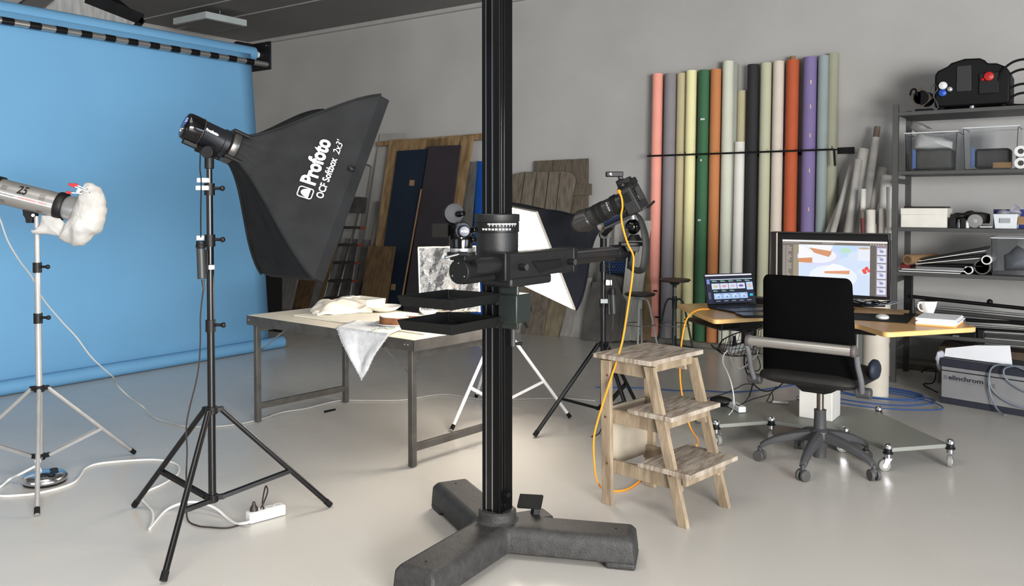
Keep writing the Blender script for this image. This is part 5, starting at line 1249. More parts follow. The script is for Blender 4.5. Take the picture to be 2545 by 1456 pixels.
s.poly([(.5, .085), (.74, .085), (.7, .25), (.52, .38), (.50, .2)], (196, 220, 248))
s.ell(.62, .18, .05, .05, (190, 226, 200)); s.ell(.72, .28, .08, .09, (214, 228, 246)); s.ell(.36, .31, .21, .17, (216, 220, 244)); s.ell(.35, .29, .18, .14, (240, 242, 252))
s.poly([(.26, .13), (.49, .16), (.48, .26), (.46, .31), (.32, .24)], (214, 152, 112)); s.poly([(.25, .09), (.46, .09), (.49, .13), (.48, .2), (.26, .14)], (246, 246, 250))
s.poly([(.165, .34), (.30, .32), (.30, .43), (.165, .43)], (216, 148, 104)); s.poly([(.165, .1), (.23, .13), (.30, .27), (.30, .33), (.165, .35)], (246, 246, 252))
s.rect(.735, .13, .845, .36, (232, 236, 246)); s.ell(.79, .13, .055, .02, (200, 180, 160)); s.ell(.50, .68, .23, .22, (236, 242, 252)); s.poly([(.40, .55), (.5, .43), (.58, .46), (.66, .56), (.66, .60), (.42, .58)], (246, 248, 252)); s.poly([(.42, .58), (.66, .55), (.655, .62), (.42, .62)], (224, 158, 122))
s.ell(.80, .56, .08, .06, (222, 232, 250)); s.ell(.79, .54, .018, .035, (236, 92, 84)); s.ell(.815, .50, .018, .035, (232, 84, 76)); s.ell(.835, .54, .015, .03, (240, 100, 92)); s.ell(.80, .57, .018, .03, (228, 84, 76))
s.rect(.845, .08, .90, 1, (104, 98, 92)); s.rect(.90, .06, 1, 1, (150, 140, 150))
for i in range(6): s.rect(.91, .12 + i * .145, .99, .12 + i * .145 + .12, (226, 228, 244)); s.ell(.95, .18 + i * .145, .02, .022, (150, 150, 176)); s.rect(.92, .14 + i * .145, .95, .15 + i * .145, (120, 120, 150))
for i in range(22): s.rect(.008, .12 + i * .028, .035, .13 + i * .028, (190, 184, 178)); s.rect(.042, .12 + i * .028, .042 + random.uniform(.02, .06), .13 + i * .028, (196, 190, 184))
for i in range(10): s.rect(.01 + i * .017, .05, .018 + i * .017, .065, (200, 196, 190))
for i in range(6): s.rect(.85 + i * .023, .05, .858 + i * .023, .068, (230, 224, 214) if i != 4 else (240, 150, 80))
s.rect(.4, .05, .52, .057, (210, 206, 200))
s.build(mo)
mb = MB(); mb.box(sx0 - .02, sx1 + .02, MY - .0005, MY + .001, sz0 - .02, sz1 + .01); mb.build('bezel', m_blk, mo)
mb = MB(); mb.box(-1.55, -1.42, MY + .02, MY + .09, DZ + .01, zb_ + .2); mb.build('stand_neck', m_blk, mo, bevel=.004)
MB().box(-1.62, -1.34, MY - .1, MY + .13, DZ, DZ + .012).build('stand_foot', m_blk, mo, bevel=.004)
# ---- laptop
LB = Z(1759, 763, DZ + .008); LR = Z(1880, 757, DZ + .008); lx = (LR - LB); LWd = lx.length; lx.normalize(); ly = V((lx.y, -lx.x, 0)); LDp = .30
lt = thing('laptop', 'open dark laptop with file thumbnails on screen at left end of desk', 'laptop', V((LB.x, LB.y, DZ)))
mb = MB(); mb.M = frame(V((LB.x, LB.y, DZ + .001)), lx, ly, V((0, 0, 1))); mb.box(0, LWd, 0, LDp, 0, .013); mb.build('base', mat('laptop_grey', (60, 60, 68), .35, .6), lt, bevel=.004)
mb = MB(); mb.M = frame(V((LB.x, LB.y, DZ + .001)), lx, ly, V((0, 0, 1))); mb.box(.03, LWd - .03, .03, .16, .013, .0136); mb.build('key_well', m_blkg, lt)
mb = MB(); mb.M = frame(V((LB.x, LB.y, DZ + .001)), lx, ly, V((0, 0, 1)))
for r_ in range(5):
    for c_ in range(13): mb.box(.034 + c_ * (LWd - .068) / 13, .030 + (c_ + 1) * (LWd - .068) / 13, .035 + r_ * .025, .056 + r_ * .025, .0136, .015)
mb.build('key', m_blk, lt, smooth=0)
mb = MB(); mb.M = frame(V((LB.x, LB.y, DZ + .001)), lx, ly, V((0, 0, 1))); mb.box(LWd / 2 - .07, LWd / 2 + .07, .18, .28, .013, .0134); mb.build('touchpad', mat('pad_grey', (74, 74, 84), .25), lt)
TLp = D(1737, 680, (LB - ORG).dot(VV) + .03); upv = (TLp - LB - V((0, 0, .01)))
upv = upv - lx * upv.dot(lx); SHt = upv.length; upv.normalize(); ln_ = lx.cross(upv) 
if ln_.dot(VV) > 0: ln_ = -ln_
so = V((LB.x, LB.y, DZ + .014)) 
mb = MB(); mb.M = frame(so, lx, upv, ln_ * -1); mb.box(0, LWd, 0, SHt, 0, .006); mb.build('lid', mat('laptop_grey', (60, 60, 68), .35, .6), lt, bevel=.002)
mb = MB(); mb.M = frame(so, lx, upv, ln_); mb.box(.003, LWd - .003, .003, SHt - .003, 0, .0006); mb.build('bezel', m_blkg, lt)
s = Scr(lambda x, y, o: so + lx * (LWd * (.02 + .96 * x)) + upv * (SHt * (.97 - .91 * y)) + ln_ * (.0008 + o))
s.rect(0, 0, 1, 1, (26, 30, 50)); s.rect(0, 0, 1, .05, (232, 232, 244)); s.rect(0, .05, .1, 1, (40, 44, 64)); s.rect(.02, .16, .08, .32, (120, 150, 210)); s.rect(.1, .16, 1, .185, (214, 218, 240))
for i in range(5): s.rect(.13 + i * .175, .21, .21 + i * .175, .225, (70, 200, 110)); s.rect(.13 + i * .175, .235, .24 + i * .175, .25, (190, 196, 220))
for i in range(4): s.rect(.11 + i * .18, .31 + .0, .28 + i * .18, .51, (214, 222, 240)); s.ell(.195 + i * .18, .41, .05, .04, ((206, 196, 150), (214, 160, 170), (206, 190, 206), (120, 90, 170))[i])
s.rect(.85, .29, .99, .56, (190, 214, 246)); s.ell(.92, .42, .03, .07, (226, 190, 150))
for i in range(3): s.rect(.13 + i * .175, .545, .2 + i * .175, .56, (70, 200, 110)); s.rect(.13 + i * .175, .57, .23 + i * .175, .585, (190, 196, 220))
for i in range(4): s.rect(.13 + i * .18, .65, .305 + i * .18, .85, (170, 200, 240)); s.ell(.217 + i * .18, .74, .055, .05, (206, 222, 246)); s.rect(.25 + i * .18, .68, .275 + i * .18, .70, (60, 84, 140)); s.ell(.225 + i * .18, .77, .02, .03, (110, 140, 190))
s.rect(.89, .70, .96, .78, (40, 190, 226))
for i in range(5): s.rect(.16 + i * .165, .91, .25 + i * .165, .925, (200, 204, 224))
for i in range(6): s.rect(.012, .62 + i * .04, .06, .632 + i * .04, (150, 156, 186))
s.build(lt)
# ---- things on the desk
tq = [Z(1812, 780, DZ), Z(1835, 790, DZ), Z(1916, 790, DZ), Z(1916, 781, DZ)]
tc0 = Z(1866, 786, DZ)
mb = MB(); mb.cbox(tc0 + V((.01, .0, .009)), .17, .16, .016, Matrix.Rotation(math.radians(38), 4, 'Z')); solo('drawing_tablet', mb, mat('tablet_black', (20, 20, 26), .25), 'black flat tablet lying at the front edge of the desk before the laptop', 'tablet', bevel=.006, seg=3)
mb = MB(); e = Z(1902, 748, DZ + .02); mb.cbox(V((e.x, e.y, DZ + .022)), .20, .12, .040, Matrix.Rotation(-.1, 4, 'Z')); solo('docking_box', mb, m_blk, 'black flat box on the desk behind the laptop', 'box', bevel=.005)
mp = [Z(2120, 779, DZ), Z(2120, 795, DZ), Z(2255, 804, DZ), Z(2272, 785, DZ)]
solo('mouse_pad', MB().slab([p + V((0, 0, .001)) for p in mp], (0, 0, .004)), m_rub, 'long black mouse pad on the right wing of the desk', 'mouse pad', bevel=.001)
ms = Z(2193, 790, DZ + .008)
solo('computer_mouse', MB().lathe([(.0001, 0), (.03, 0), (.033, .006), (.03, .016), (.018, .023), (.0001, .026)], Matrix.Translation((ms.x, ms.y, DZ + .0055)) @ Matrix.Rotation(.3, 4, 'Z') @ Matrix.Diagonal((1.15, 1.7, 1, 1)), 32), m_wht, 'white computer mouse on the black mouse pad', 'mouse')
mg = Z(2306, 779, DZ); mgt = thing('mug', 'white mug with red inside standing behind the paper stack', 'mug', V((mg.x, mg.y, DZ)))
gm_ = Matrix.Translation((mg.x, mg.y, DZ + .001))
MB().lathe([(.0001, 0), (.032, 0), (.036, .01), (.048, .05), (.053, .078), (.0515, .079)], gm_, 40).build('cup', mat('mug_white', (236, 236, 236), .2), mgt)
MB().lathe([(.0515, .079), (.046, .05), (.034, .012), (.0001, .008)], gm_, 40).build('inside', mat('mug_red', (188, 50, 48), .25), mgt)
hdir = (RR * -1 + FWD * -.3).normalized(); c0 = V((mg.x, mg.y, DZ))
MB().path(spl([c0 + hdir * .046 + V((0, 0, .066)), c0 + hdir * .066 + V((0, 0, .07)), c0 + hdir * .076 + V((0, 0, .05)), c0 + hdir * .064 + V((0, 0, .026)), c0 + hdir * .037 + V((0, 0, .014))], 6), .0055, 8).build('handle', mat('mug_white', (236, 236, 236), .2), mgt)
q = [Z(2275, 808, DZ), Z(2341, 813, DZ), Z(2398, 806, DZ), Z(2338, 793, DZ)]
pst = thing('paper_stack', 'stack of loose white papers on an orange folder at the right desk end', 'paper stack', V((q[0].x, q[0].y, DZ)))
qa = q[0]; e1 = (q[1] - q[0]); e2 = V((-e1.y, e1.x, 0)); e2 = e2.normalized() * .27; e1 = e1.normalized() * .205
for i in range(9):
    o = V((random.uniform(-.004, .004), random.uniform(-.004, .004), 0)); z = DZ + .001 + i * .0046
    m = mat('folder_orange', (240, 176, 100), .7) if i < 2 else m_wpap
    if i > 4: o += e2 * .04
    if i == 5: o += e1 * .06
    mb = MB(); mb.slab([V((p.x, p.y, z)) for p in (qa + o, qa + e1 + o, qa + e1 + e2 + o, qa + e2 + o)], (0, 0, .0044)); mb.build('folder' if i < 2 else 'sheet', m, pst)
mb = MB(); e = Z(2268, 775, DZ + .02); solo('lamp_foot', MB().lathe([(.05, 0), (.05, .008), (.02, .012), (.012, .05), (.012, .10), (.0001, .10)], Matrix.Translation((e.x, e.y, DZ)), 28), m_blk, 'black round lamp foot left of the mug', 'lamp foot')
for i in range(3):
    c = Z(2140 + i * 20, 757, DZ + .01); mb = MB(); mb.cbox(V((c.x, c.y, DZ + .014 + .0 * i)), .08, .12, .026, Matrix.Rotation(.3 * i - .2, 4, 'Z'))
    solo('hard_drive', mb, (m_blk, mat('blue_steel', (44, 54, 76), .3, .5), m_blk)[i], ('black external drive nearest the chair back under the monitor', 'blue grey external drive in the middle under the monitor', 'black external drive farthest right under the monitor')[i], 'hard drive', bevel=.004)
for i in range(3):
    c = Z(2150 + i * 12, 764, DZ); pts = [V((c.x + .09 * math.cos(a_) * (1 + .3 * i), c.y + .05 * math.sin(a_ * (1 + .2 * i)), DZ + .035 + .012 * math.sin(a_ * 2 + i))) for a_ in [k * .7 for k in range(12)]]
    cable('desk_cable', pts, .0035, (m_blk, m_rub, mat('cable_clear', (150, 156, 170), .3))[i], ('black cable tangle on the drives under the monitor', 'second black cable looped under the monitor', 'pale cable looped at the right under the monitor')[i], n=5)
# ---- under-desk basket, strips and cables
bk = thing('wire_basket', 'black wire cable basket hanging under the left desk wing', 'basket', D(1835, 860, 5.25))
def bp2(px, py, dep): return D(px, py, dep)
top_r = spl([bp2(1790, 852, 5.2), bp2(1800, 842, 5.15), bp2(1830, 828, 5.15), bp2(1870, 818, 5.15), bp2(1892, 812, 5.2)], 4)
bot_r = spl([bp2(1782, 866, 5.25), bp2(1790, 876, 5.2), bp2(1815, 884, 5.2), bp2(1850, 884, 5.2), bp2(1888, 878, 5.25)], 4)
mb = MB(); mb.path(top_r, .004, 6); mb.path(bot_r, .0035, 6)
for i in range(0, len(top_r)): mb.tube(top_r[i], bot_r[min(i, len(bot_r) - 1)], .0018, n=6)
for k in (.35, .7): mb.path([top_r[i].lerp(bot_r[i], k) for i in range(len(bot_r))], .0018, 5)
b2_ = [p + FWD * .16 for p in bot_r]; mb.path(b2_, .003, 6)
for i in range(0, len(bot_r), 2): mb.tube(bot_r[i], b2_[i], .0018, n=6)
mb.tube(top_r[-1], Z(1890, 775, .7), .003, n=6); mb.tube(top_r[2], V((top_r[2].x, top_r[2].y, .717)), .003, n=6)
mb.build('wire_frame', m_blk, bk)
st3 = thing('power_strip', 'white power strip lying inside the wire basket under the desk', 'power strip', D(1850, 866, 5.28))
pa2, pb2 = D(1816, 872, 5.27), D(1872, 856, 5.32); d2_ = (pb2 - pa2); L2_ = d2_.length; d2_.normalize(); n2_ = V((-d2_.y, d2_.x, 0)).normalized(); 
mb = MB(); mb.M = frame(pa2 - V((0, 0, .02)), d2_, n2_, d2_.cross(n2_)); mb.box(0, L2_, 0, .05, 0, .042); mb.build('housing', m_wht, st3, bevel=.004)
for i in range(2):
    c = pa2 + d2_ * (.04 + .07 * i) + n2_ * .02 + V((0, 0, .022)); MB().tube(c, c + V((0, 0, .06)), .016, .008, n=14).build('plug', m_blk, st3)
cz = .124
cable('power_cable', [D(1812, 868, 5.2), D(1800, 880, 5.18), D(1797, 900, 5.18), D(1808, 925, 5.18), D(1817, 950, 5.2), D(1823, 980, 5.2), D(1824, 1005, 5.2), Z(1820, 1020, cz + .02), Z(1812, 1030, cz + .02)], .0035, m_wht, 'white cable hanging from the basket to the adapter on the base plate')
cable('power_cable', [D(1814, 870, 5.24), D(1815, 885, 5.2), D(1822, 905, 5.2), D(1838, 915, 5.2), D(1852, 910, 5.2), D(1868, 895, 5.22), D(1882, 880, 5.24), D(1878, 862, 5.26)], .004, m_grycab, 'light grey cable hanging in a low loop under the basket')
for i, (pts, lb_) in enumerate([
    ([(1850, 880), (1850, 905), (1856, 925), (1866, 945), (1885, 965), (1905, 972), (1930, 965), (1950, 948)], 'thick black cable sagging from the basket behind the chair'),
    ([(1852, 882), (1858, 892), (1856, 905), (1862, 920), (1880, 922), (1889, 915), (1888, 900), (1880, 880)], 'black cable loop hanging below the wire basket'),
    ([(1856, 915), (1872, 925), (1873, 940), (1868, 965), (1862, 985)], 'black cable with thick sleeve hanging toward the base plate'),
    ([(1862, 985), (1850, 1000), (1835, 1008), (1830, 1003)], 'thin black cable end curling above the base plate'),
    ([(1757, 1000), (1758, 990), (1775, 985), (1800, 978), (1830, 965), (1850, 955), (1870, 955), (1880, 960)], 'thin black cable sweeping from the black adapter up to the right'),
    ([(1845, 1003), (1870, 992), (1895, 985), (1915, 978), (1930, 960)], 'thin black cable crossing low over the base plate'),
    ([(1905, 998), (1912, 985), (1918, 975), (1921, 992), (1915, 1000), (1908, 998)], 'small black cable bundle standing on the base plate'),
    ([(1885, 820), (1905, 810), (1920, 795), (1925, 785)], 'pair of black cables running up under the desk top'),
    ([(1890, 800), (1905, 790), (1918, 778)], 'short black cable beside the desk beam')]):
    cable('power_cable', [D(a, b, 5.3) for a, b in pts], .0045 if i in (0, 2) else .003, m_rub, lb_)
ad = Z(1792, 1008, cz); mb = MB(); mb.pillow([V((ad.x + .075 * math.cos(k * .52), ad.y + .05 * math.sin(k * .52), ad.z + .03)) for k in range(12)], (0, 0, 1), .035, .01, 20, back=.028, rings=6)
solo('power_adapter', mb, m_blk, 'round black power adapter on the left wing of the base plate', 'adapter')
ad2 = Z(1818, 1018, cz); a3 = thing('power_strip', 'short white power strip on the left wing of the base plate', 'power strip', ad2)
p_a, p_b = Z(1797, 1004, cz), Z(1836, 1026, cz); dd_ = (p_b - p_a); LL = dd_.length; dd_.normalize(); strip(a3, p_a - V((0, 0, .003)), dd_, V((-dd_.y, dd_.x, 0)), LL, .05, .04, holes=3)
solo('ethernet_plug', MB().cbox(Z(1940, 999, cz + .006), .10, .02, .012, Matrix.Rotation(.2, 4, 'Z')), m_wht, 'flat white plug lying at the back of the base plate', 'plug')
# blue cable
m_bl = mat('blue_cable', (44, 78, 136), .45)
cz = .005
cable('network_cable', [Z(1480, 962, cz), Z(1530, 963, cz), Z(1600, 964, cz), Z(1680, 970, cz), Z(1740, 970, cz), Z(1810, 974, cz), Z(1880, 970, cz), Z(1935, 962, cz), Z(1990, 955, cz), Z(2080, 955, cz)], .0045, m_bl, 'thin blue network cable running straight along the floor by the wall')
for i in range(4):
    cx_, cy_ = (2165, 2175, 2160, 2180)[i], (985, 978, 995, 982)[i]; c = Z(cx_, cy_, 0); r_ = (.42, .36, .46, .30)[i]
    pts = [V((c.x + r_ * math.cos(a_ + i) * (1 + .08 * math.sin(3 * a_ + i)), c.y + r_ * .62 * math.sin(a_ + i), .006 + .005 * i)) for a_ in [k * .45 for k in range(15)]]
    cable('network_cable', pts, .0045, m_bl, ('outermost', 'second', 'widest front', 'innermost')[i] + ' loop of blue cable coiled on the floor behind the desk', n=4, group='blue cable coil')
# ================================================================ OFFICE CHAIR
ch = thing('office_chair', 'black office chair with silver arm bar seen from behind at the desk', 'chair', (-1.275, 4.745, 0))
m_fab = mat('black_fabric', (5, 5, 6), .95, var=.1, scale=60, bump=.2, spec=.08)
m_leath = mat('black_leather', (26, 25, 24), .55, c2=(20, 19, 19), scale=10, bump=.15)
m_chb = mat('chair_grey_plastic', (62, 62, 64), .5, var=.06)
CC = V((-1.275, 4.745, 0)); rzc = math.radians(-4)
CMx = Matrix.Translation(CC) @ Matrix.Rotation(rzc, 4, 'Z')
def C_(x, y, z): return CMx @ V((x, y, z))
for a in (-90, -18, 54, 126, 198):
    a = math.radians(a - 0); d = V((math.cos(a), math.sin(a), 0)); n = V((-d.y, d.x, 0)); c = V((CC.x, CC.y, 0))
    prof = [(.03, .175, .036, .030), (.10, .165, .030, .028), (.20, .145, .026, .022), (.275, .115, .022, .018), (.315, .085, .020, .016)]
    vs = []
    for r_, z_, w_, h_ in prof:
        p = c + d * r_ + V((0, 0, z_)); vs += [p - n * w_ - V((0, 0, h_)), p + n * w_ - V((0, 0, h_)), p + n * w_ * .8 + V((0, 0, h_ * .6)), p + V((0, 0, h_)), p - n * w_ * .8 + V((0, 0, h_ * .6))]
    N = len(prof); fs = [(0, 1, 2, 3, 4)[::-1], tuple(range(5 * (N - 1), 5 * N))] + [(j * 5 + i, j * 5 + (i + 1) % 5, (j + 1) * 5 + (i + 1) % 5, (j + 1) * 5 + i) for j in range(N - 1) for i in range(5)]
    arm = MB().add(vs, fs).build('base_arm', m_chb, ch, bevel=.004, sub=1)
    e = c + d * .315; k = MB(); wn = V((math.cos(a + 1.1), math.sin(a + 1.1), 0))
    for s_ in (1, -1): k.tube(e + wn * s_ * .008 + V((0, 0, .030)), e + wn * s_ * .026 + V((0, 0, .030)), .030, n=24)
    cw = k.build('caster', mat('castor_grey', (72, 71, 70), .5), ch, bevel=.003)
    h = MB()
    h.cbox(e + V((0, 0, .040)), .05, .03, .042, Matrix.Rotation(a + 1.1 , 4, 'Z')); h.tube(e + V((0, 0, .05)), e + V((0, 0, .085)), .012)
    h.build('caster_hood', m_chb, cw, bevel=.01, seg=3)
MB().lathe([(.035, .05), (.035, .10), (.05, .13), (.06, .16), (.055, .195), (.033, .21), (.031, .30), (.033, .305), (.033, .31), (.0001, .31)], Matrix.Translation(CC), 32).build('column_cover', m_chb, ch)
MB().tube(CC + V((0, 0, .30)), CC + V((0, 0, .46)), .0185, n=24).build('gas_lift', mat('lift_steel', (120, 112, 104), .3, .9), ch)
mb = MB(); mb.M = CMx; mb.prism([(-.115, .0), (.115, .0), (.105, -.07), (.06, -.085), (-.06, -.085), (-.105, -.05)], .22, frame(V((0.0, .10, .505)), V((1, 0, 0)), V((0, 0, 1)), V((0, -1, 0)))); mb.build('mechanism', m_blk, ch, bevel=.008, seg=3)
def rr3(w, h, r, n=5): return [(p[0], p[1]) for p in rrect(-w / 2, -h / 2, w / 2, h / 2, r, .001, n)[0][:4 * (n + 1)]]
mb = MB(); P_ = [C_(x, y - .015, .505) for x, y in rr3(.54, .50, .10)]; mb.pillow(P_, (0, 0, 1), .075, .004, 6, rings=8, back=.055); mb.build('seat', m_leath, ch)
zb0, zt0 = .505, 1.055
def backp(u, v, o):   # u -1..1, v 0..1
    w = .252 - .018 * v; x = u * w
    return C_(x, -.205 - .045 * v - .05 * math.sin(v * 2.6) * .3 + .03 * (u * u) + o, zb0 + (zt0 - zb0) * v)
ol = rr3(2, 2, .12, 4); 
front = MB(); N = 22
def cl_(t): return max(-1, min(1, t))
outl = [(p[0], (p[1] + 1) / 2) for p in rr3(2, 2, .14, 6)]
vsf = []; rings = 6; npt = len(outl)
for side in (-1, 1):
    for r_ in range(rings + 1):
        q = math.sin(math.pi / 2 * r_ / rings) if r_ < rings else 1
        for (u, v_) in outl:
            vsf.append(backp(u * q, .5 + (v_ - .5) * q, side * .032 * math.sqrt(max(0, 1 - q ** 4))))
R1 = (rings + 1) * npt; fs = []
for sd_ in (0, 1):
    b0 = sd_ * R1
    for r_ in range(rings):
        for k in range(npt):
            a_, b_, c_, d__ = b0 + r_ * npt + k, b0 + r_ * npt + (k + 1) % npt, b0 + (r_ + 1) * npt + (k + 1) % npt, b0 + (r_ + 1) * npt + k
            fs.append((a_, b_, c_, d__) if sd_ else (a_, d__, c_, b_))
bmb = MB().add(vsf, fs); ob = bmb.build('backrest', m_fab, ch, fix=False)
bm = bmesh.new(); bm.from_mesh(ob.data); bmesh.ops.remove_doubles(bm, verts=bm.verts, dist=.0006); bmesh.ops.recalc_face_normals(bm, faces=bm.faces); bm.to_mesh(ob.data); bm.free(); ob.data.shade_smooth()
# silver bar and arm links
ba, bb = C_(-.262, -.315, .70), C_(.262, -.315, .70)
MB().tube(ba, bb, .027, n=32).build('arm_bar', mat('satin_silver', (178, 174, 168), .35, .7), ch)
for p, q_, s_ in ((ba, C_(-.29, -.315, .70), -1), (bb, C_(.285, -.315, .70), 1)):
    MB().tube(p, q_, .031, n=28).build('bar_end_cap', mat('cap_grey', (88, 82, 80), .5), ch, bevel=.006)
    k = MB(); k.path(spl([q_ - V((0, 0, .02)), C_(s_ * .285, -.29, .62), C_(s_ * .29, -.25, .54), C_(s_ * .285, -.22, .48)], 5), .014, 12); k.build('arm_link', mat('satin_grey', (120, 120, 124), .4, .5), ch)
    MB().tube(C_(s_ * .25, -.20, .475), C_(s_ * .325, -.20, .475), .028, n=24).build('pivot_knob', m_chb, ch, bevel=.005)
mb = MB(); mb.pillow([C_(.275, .02 + .07 * math.cos(k * .5236), .56 + .055 * math.sin(k * .5236)) for k in range(12)], V((1, 0, 0)), .03, 0, 5); mb.build('arm_pad', mat('pad_navy', (24, 32, 46), .6), ch)
mb = MB(); mb.pillow([C_(-.275, .02 + .07 * math.cos(k * .5236), .56 + .055 * math.sin(k * .5236)) for k in range(12)], V((1, 0, 0)), .03, 0, 5); mb.build('arm_pad', mat('pad_navy', (24, 32, 46), .6), ch)
# ================================================================ METAL SHELF
SX0, SX1, SY0, SY1 = -1.425, .75, 7.32, 7.90
sh = thing('shelving_unit', 'tall dark grey metal shelving unit filled with studio equipment', 'shelf unit', (-.35, 7.6, 0))
m_sh = mat('shelf_grey', (74, 74, 73), .5, .2, var=.06)
LEV = [.41, .893, 1.247, 1.695, 2.165]
for x in (SX0, SX1):
    for y in (SY0, SY1 - .04):
        MB().box(x, x + .042, y, y + .042, 0, 2.225).build('post', m_sh, sh, bevel=.002)
for z in LEV: 
    MB().box(SX0 + .042, SX1, SY0 + .004, SY1, z - .03, z).build('shelf_board', m_sh, sh, bevel=.002)
mb = MB()
for z in (1.64, .84, .30): mb.box(SX0 + .01, SX0 + .03, SY0 + .04, SY1 - .04, z - .04, z)
mb.build('side_brace', m_sh, sh)
SHY = lambda px, py, dy=.06: Y(px, py, SY0 + dy)
m_eq = mat('equipment_black', (11, 11, 12), .6, var=.2, spec=.25)
z5 = LEV[4]
# top: black generator
eq = thing('lighting_unit', 'big black lighting unit with red and blue caps on top of the shelf', 'lighting unit', SHY(2415, 262, .25))
E0, E1 = SHY(2322, 260, .10), SHY(2510, 255, .10)
k_ = (E1.x - E0.x)
pl2 = [(0, .0), (.98, .0), (1.0, .05), (1.0, .44), (.95, .56), (.82, .63), (.70, .64), (.67, .69), (.60, .73), (.40, .74), (.22, .69), (.17, .64), (.04, .58), (0, .52)]
ht = (SHY(2400, 150, .10).z - z5) / .74
mb = MB(); mb.prism([(E0.x + x * k_, z5 + .03 + z * ht * .96) for x, z in pl2], .34, frame(V((0, SY0 + .44, 0)), V((1, 0, 0)), V((0, 0, 1)), V((0, -1, 0)))); mb.build('body', m_eq, eq, bevel=.015, seg=3)
MB().box(E0.x + .30 * k_, E0.x + .50 * k_, SY0 + .09, SY0 + .11, z5 + .14, z5 + .34).build('panel', mat('panel_dark', (38, 38, 40), .5), eq, bevel=.004)
MB().box(E0.x + .60 * k_, E0.x + .86 * k_, SY0 + .085, SY0 + .11, z5 + .11, z5 + .27).build('panel', m_blk, eq, bevel=.004)
for px, py, r_, m_, nm in ((2344, 213, .032, m_wht, 'cap_knob'), (2343, 231, .030, mat('cap_blue', (34, 76, 168), .4), 'cap_knob'), (2361, 222, .020, m_slv, 'cap_knob'), (2458, 190, .036, mat('cap_red', (180, 30, 32), .4), 'red_knob'), (2442, 198, .012, mat('cap_red', (180, 30, 32), .4), 'red_button')):
    p = SHY(px, py, .085); MB().lathe([(r_ * .9, .02), (r_, .0), (r_ * .9, -.02), (.0001, -.03)], frame(p, V((1, 0, 0)), V((0, 0, 1)), V((0, 1, 0))), 20).build(nm, m_, eq)
for x in (.08, .5, .92): MB().tube((E0.x + x * k_, SY0 + .15, z5), (E0.x + x * k_, SY0 + .15, z5 + .04), .025, n=16).build('foot', m_chr if x == .5 else m_rub, eq)
spt = thing('spotlight', 'small black spotlight with square brown frame at the left end of the shelf top', 'spotlight', SHY(2285, 265, .15))
pc3 = SHY(2288, 243, .14)
fr3 = frame(pc3, V((math.cos(.7), 0, math.sin(.7))), V((-math.sin(.7), 0, math.cos(.7))), V((.15, -1, -.1)).normalized())
mb = MB(); mb.M = fr3; mb.box(-.065, .065, -.065, .065, -.004, .0); mb.build('filter_frame', mat('frame_brown', (72, 64, 56), .5), spt)
MB().lathe([(.05, .0), (.052, .004), (.048, .006), (.036, -.05), (.0001, -.06)], fr3, 28).build('lens_barrel', m_eq, spt)
MB().tube(pc3 + V((0, .0, 0)), pc3 + V((.02, .16, -.0)), .06, n=24).build('housing', m_eq, spt)
MB().path(spl([SHY(2262, 236, .1), SHY(2266, 224, .12), SHY(2275, 222, .12), SHY(2280, 238, .1)], 5), .008, 8).build('yoke', m_eq, spt)
MB().box(pc3.x - .04, pc3.x + .08, SY0 + .14, SY0 + .26, z5, z5 + .03).build('base', m_eq, spt)
solo('metal_clamp', MB().path(spl([SHY(2315, 232, .1), SHY(2318, 216, .1), SHY(2325, 212, .1), SHY(2330, 222, .1), SHY(2320, 238, .1), SHY(2328, 255, .1), SHY(2332, 269, .1)], 5), .006, 8), m_dgr, 'small metal clamp between the spotlight and the big lighting unit', 'clamp')
for i in range(4):
    c = SHY(2545, 222, .12); r1_ = .17 - .02 * i
    pts = [V((c.x + r1_ * math.cos(a_), SY0 + .10 + .03 * i + .02 * math.sin(a_ * 2), max(z5 + .012, z5 + .17 - .02 * i + (r1_ + .01) * math.sin(a_) * (1 if i < 2 else .75) - .03 * i))) for a_ in [k * .5 for k in range(14)]]
    cable('coiled_cable', pts, .010, m_rub, ('outermost', 'second', 'third', 'innermost')[i] + ' loop of thick black cable coiled on the shelf top', n=4, group='black cable coil on the shelf top')
# clear bins
m_clear = mat('clear_plastic', (250, 251, 252), .04, trans=1, spec=.5, ior=1.12, var=.01)
def clear_bin(label, x0p, x1p, ytp, ybp, lev, dy=.05, d=.36, tap=.93, grp=None):
    a, b = SHY(x0p, ybp, dy), SHY(x1p, ybp, dy); z0 = lev + .002; h = SHY(x0p, ytp, dy).z - lev
    cx_ = (a.x + b.x) / 2; wd_ = (b.x - a.x)
    t = thing('storage_bin', label, 'storage bin', (cx_, SY0 + dy + d / 2, z0), group=grp)
    mb = MB(); pan(mb, cx_, SY0 + dy + d / 2, z0, wd_, d, h, tap, e=.004, m=Matrix()); mb.build('tub', m_clear, t, bevel=.004, smooth=30)
    mb = MB(); zz = z0 + h
    for (p, q_) in (((cx_ - wd_ / 2, SY0 + dy), (cx_ + wd_ / 2, SY0 + dy)), ((cx_ + wd_ / 2, SY0 + dy), (cx_ + wd_ / 2, SY0 + dy + d)), ((cx_ - wd_ / 2, SY0 + dy), (cx_ - wd_ / 2, SY0 + dy + d)), ((cx_ - wd_ / 2, SY0 + dy + d), (cx_ + wd_ / 2, SY0 + dy + d))):
        mb.bar((p[0], p[1], zz - .004), (q_[0], q_[1], zz - .004), .014, .008)
    mb.build('rim', mat('clear_rim', (196, 198, 202), .3, alpha=1), t)
    return t, cx_, wd_, z0, h
L3z = LEV[3]
bin1, cx_, wd_, z0, h = clear_bin('clear plastic bin with grey bags in it at the left of the second shelf', 2248, 2378, 331, 414, L3z)
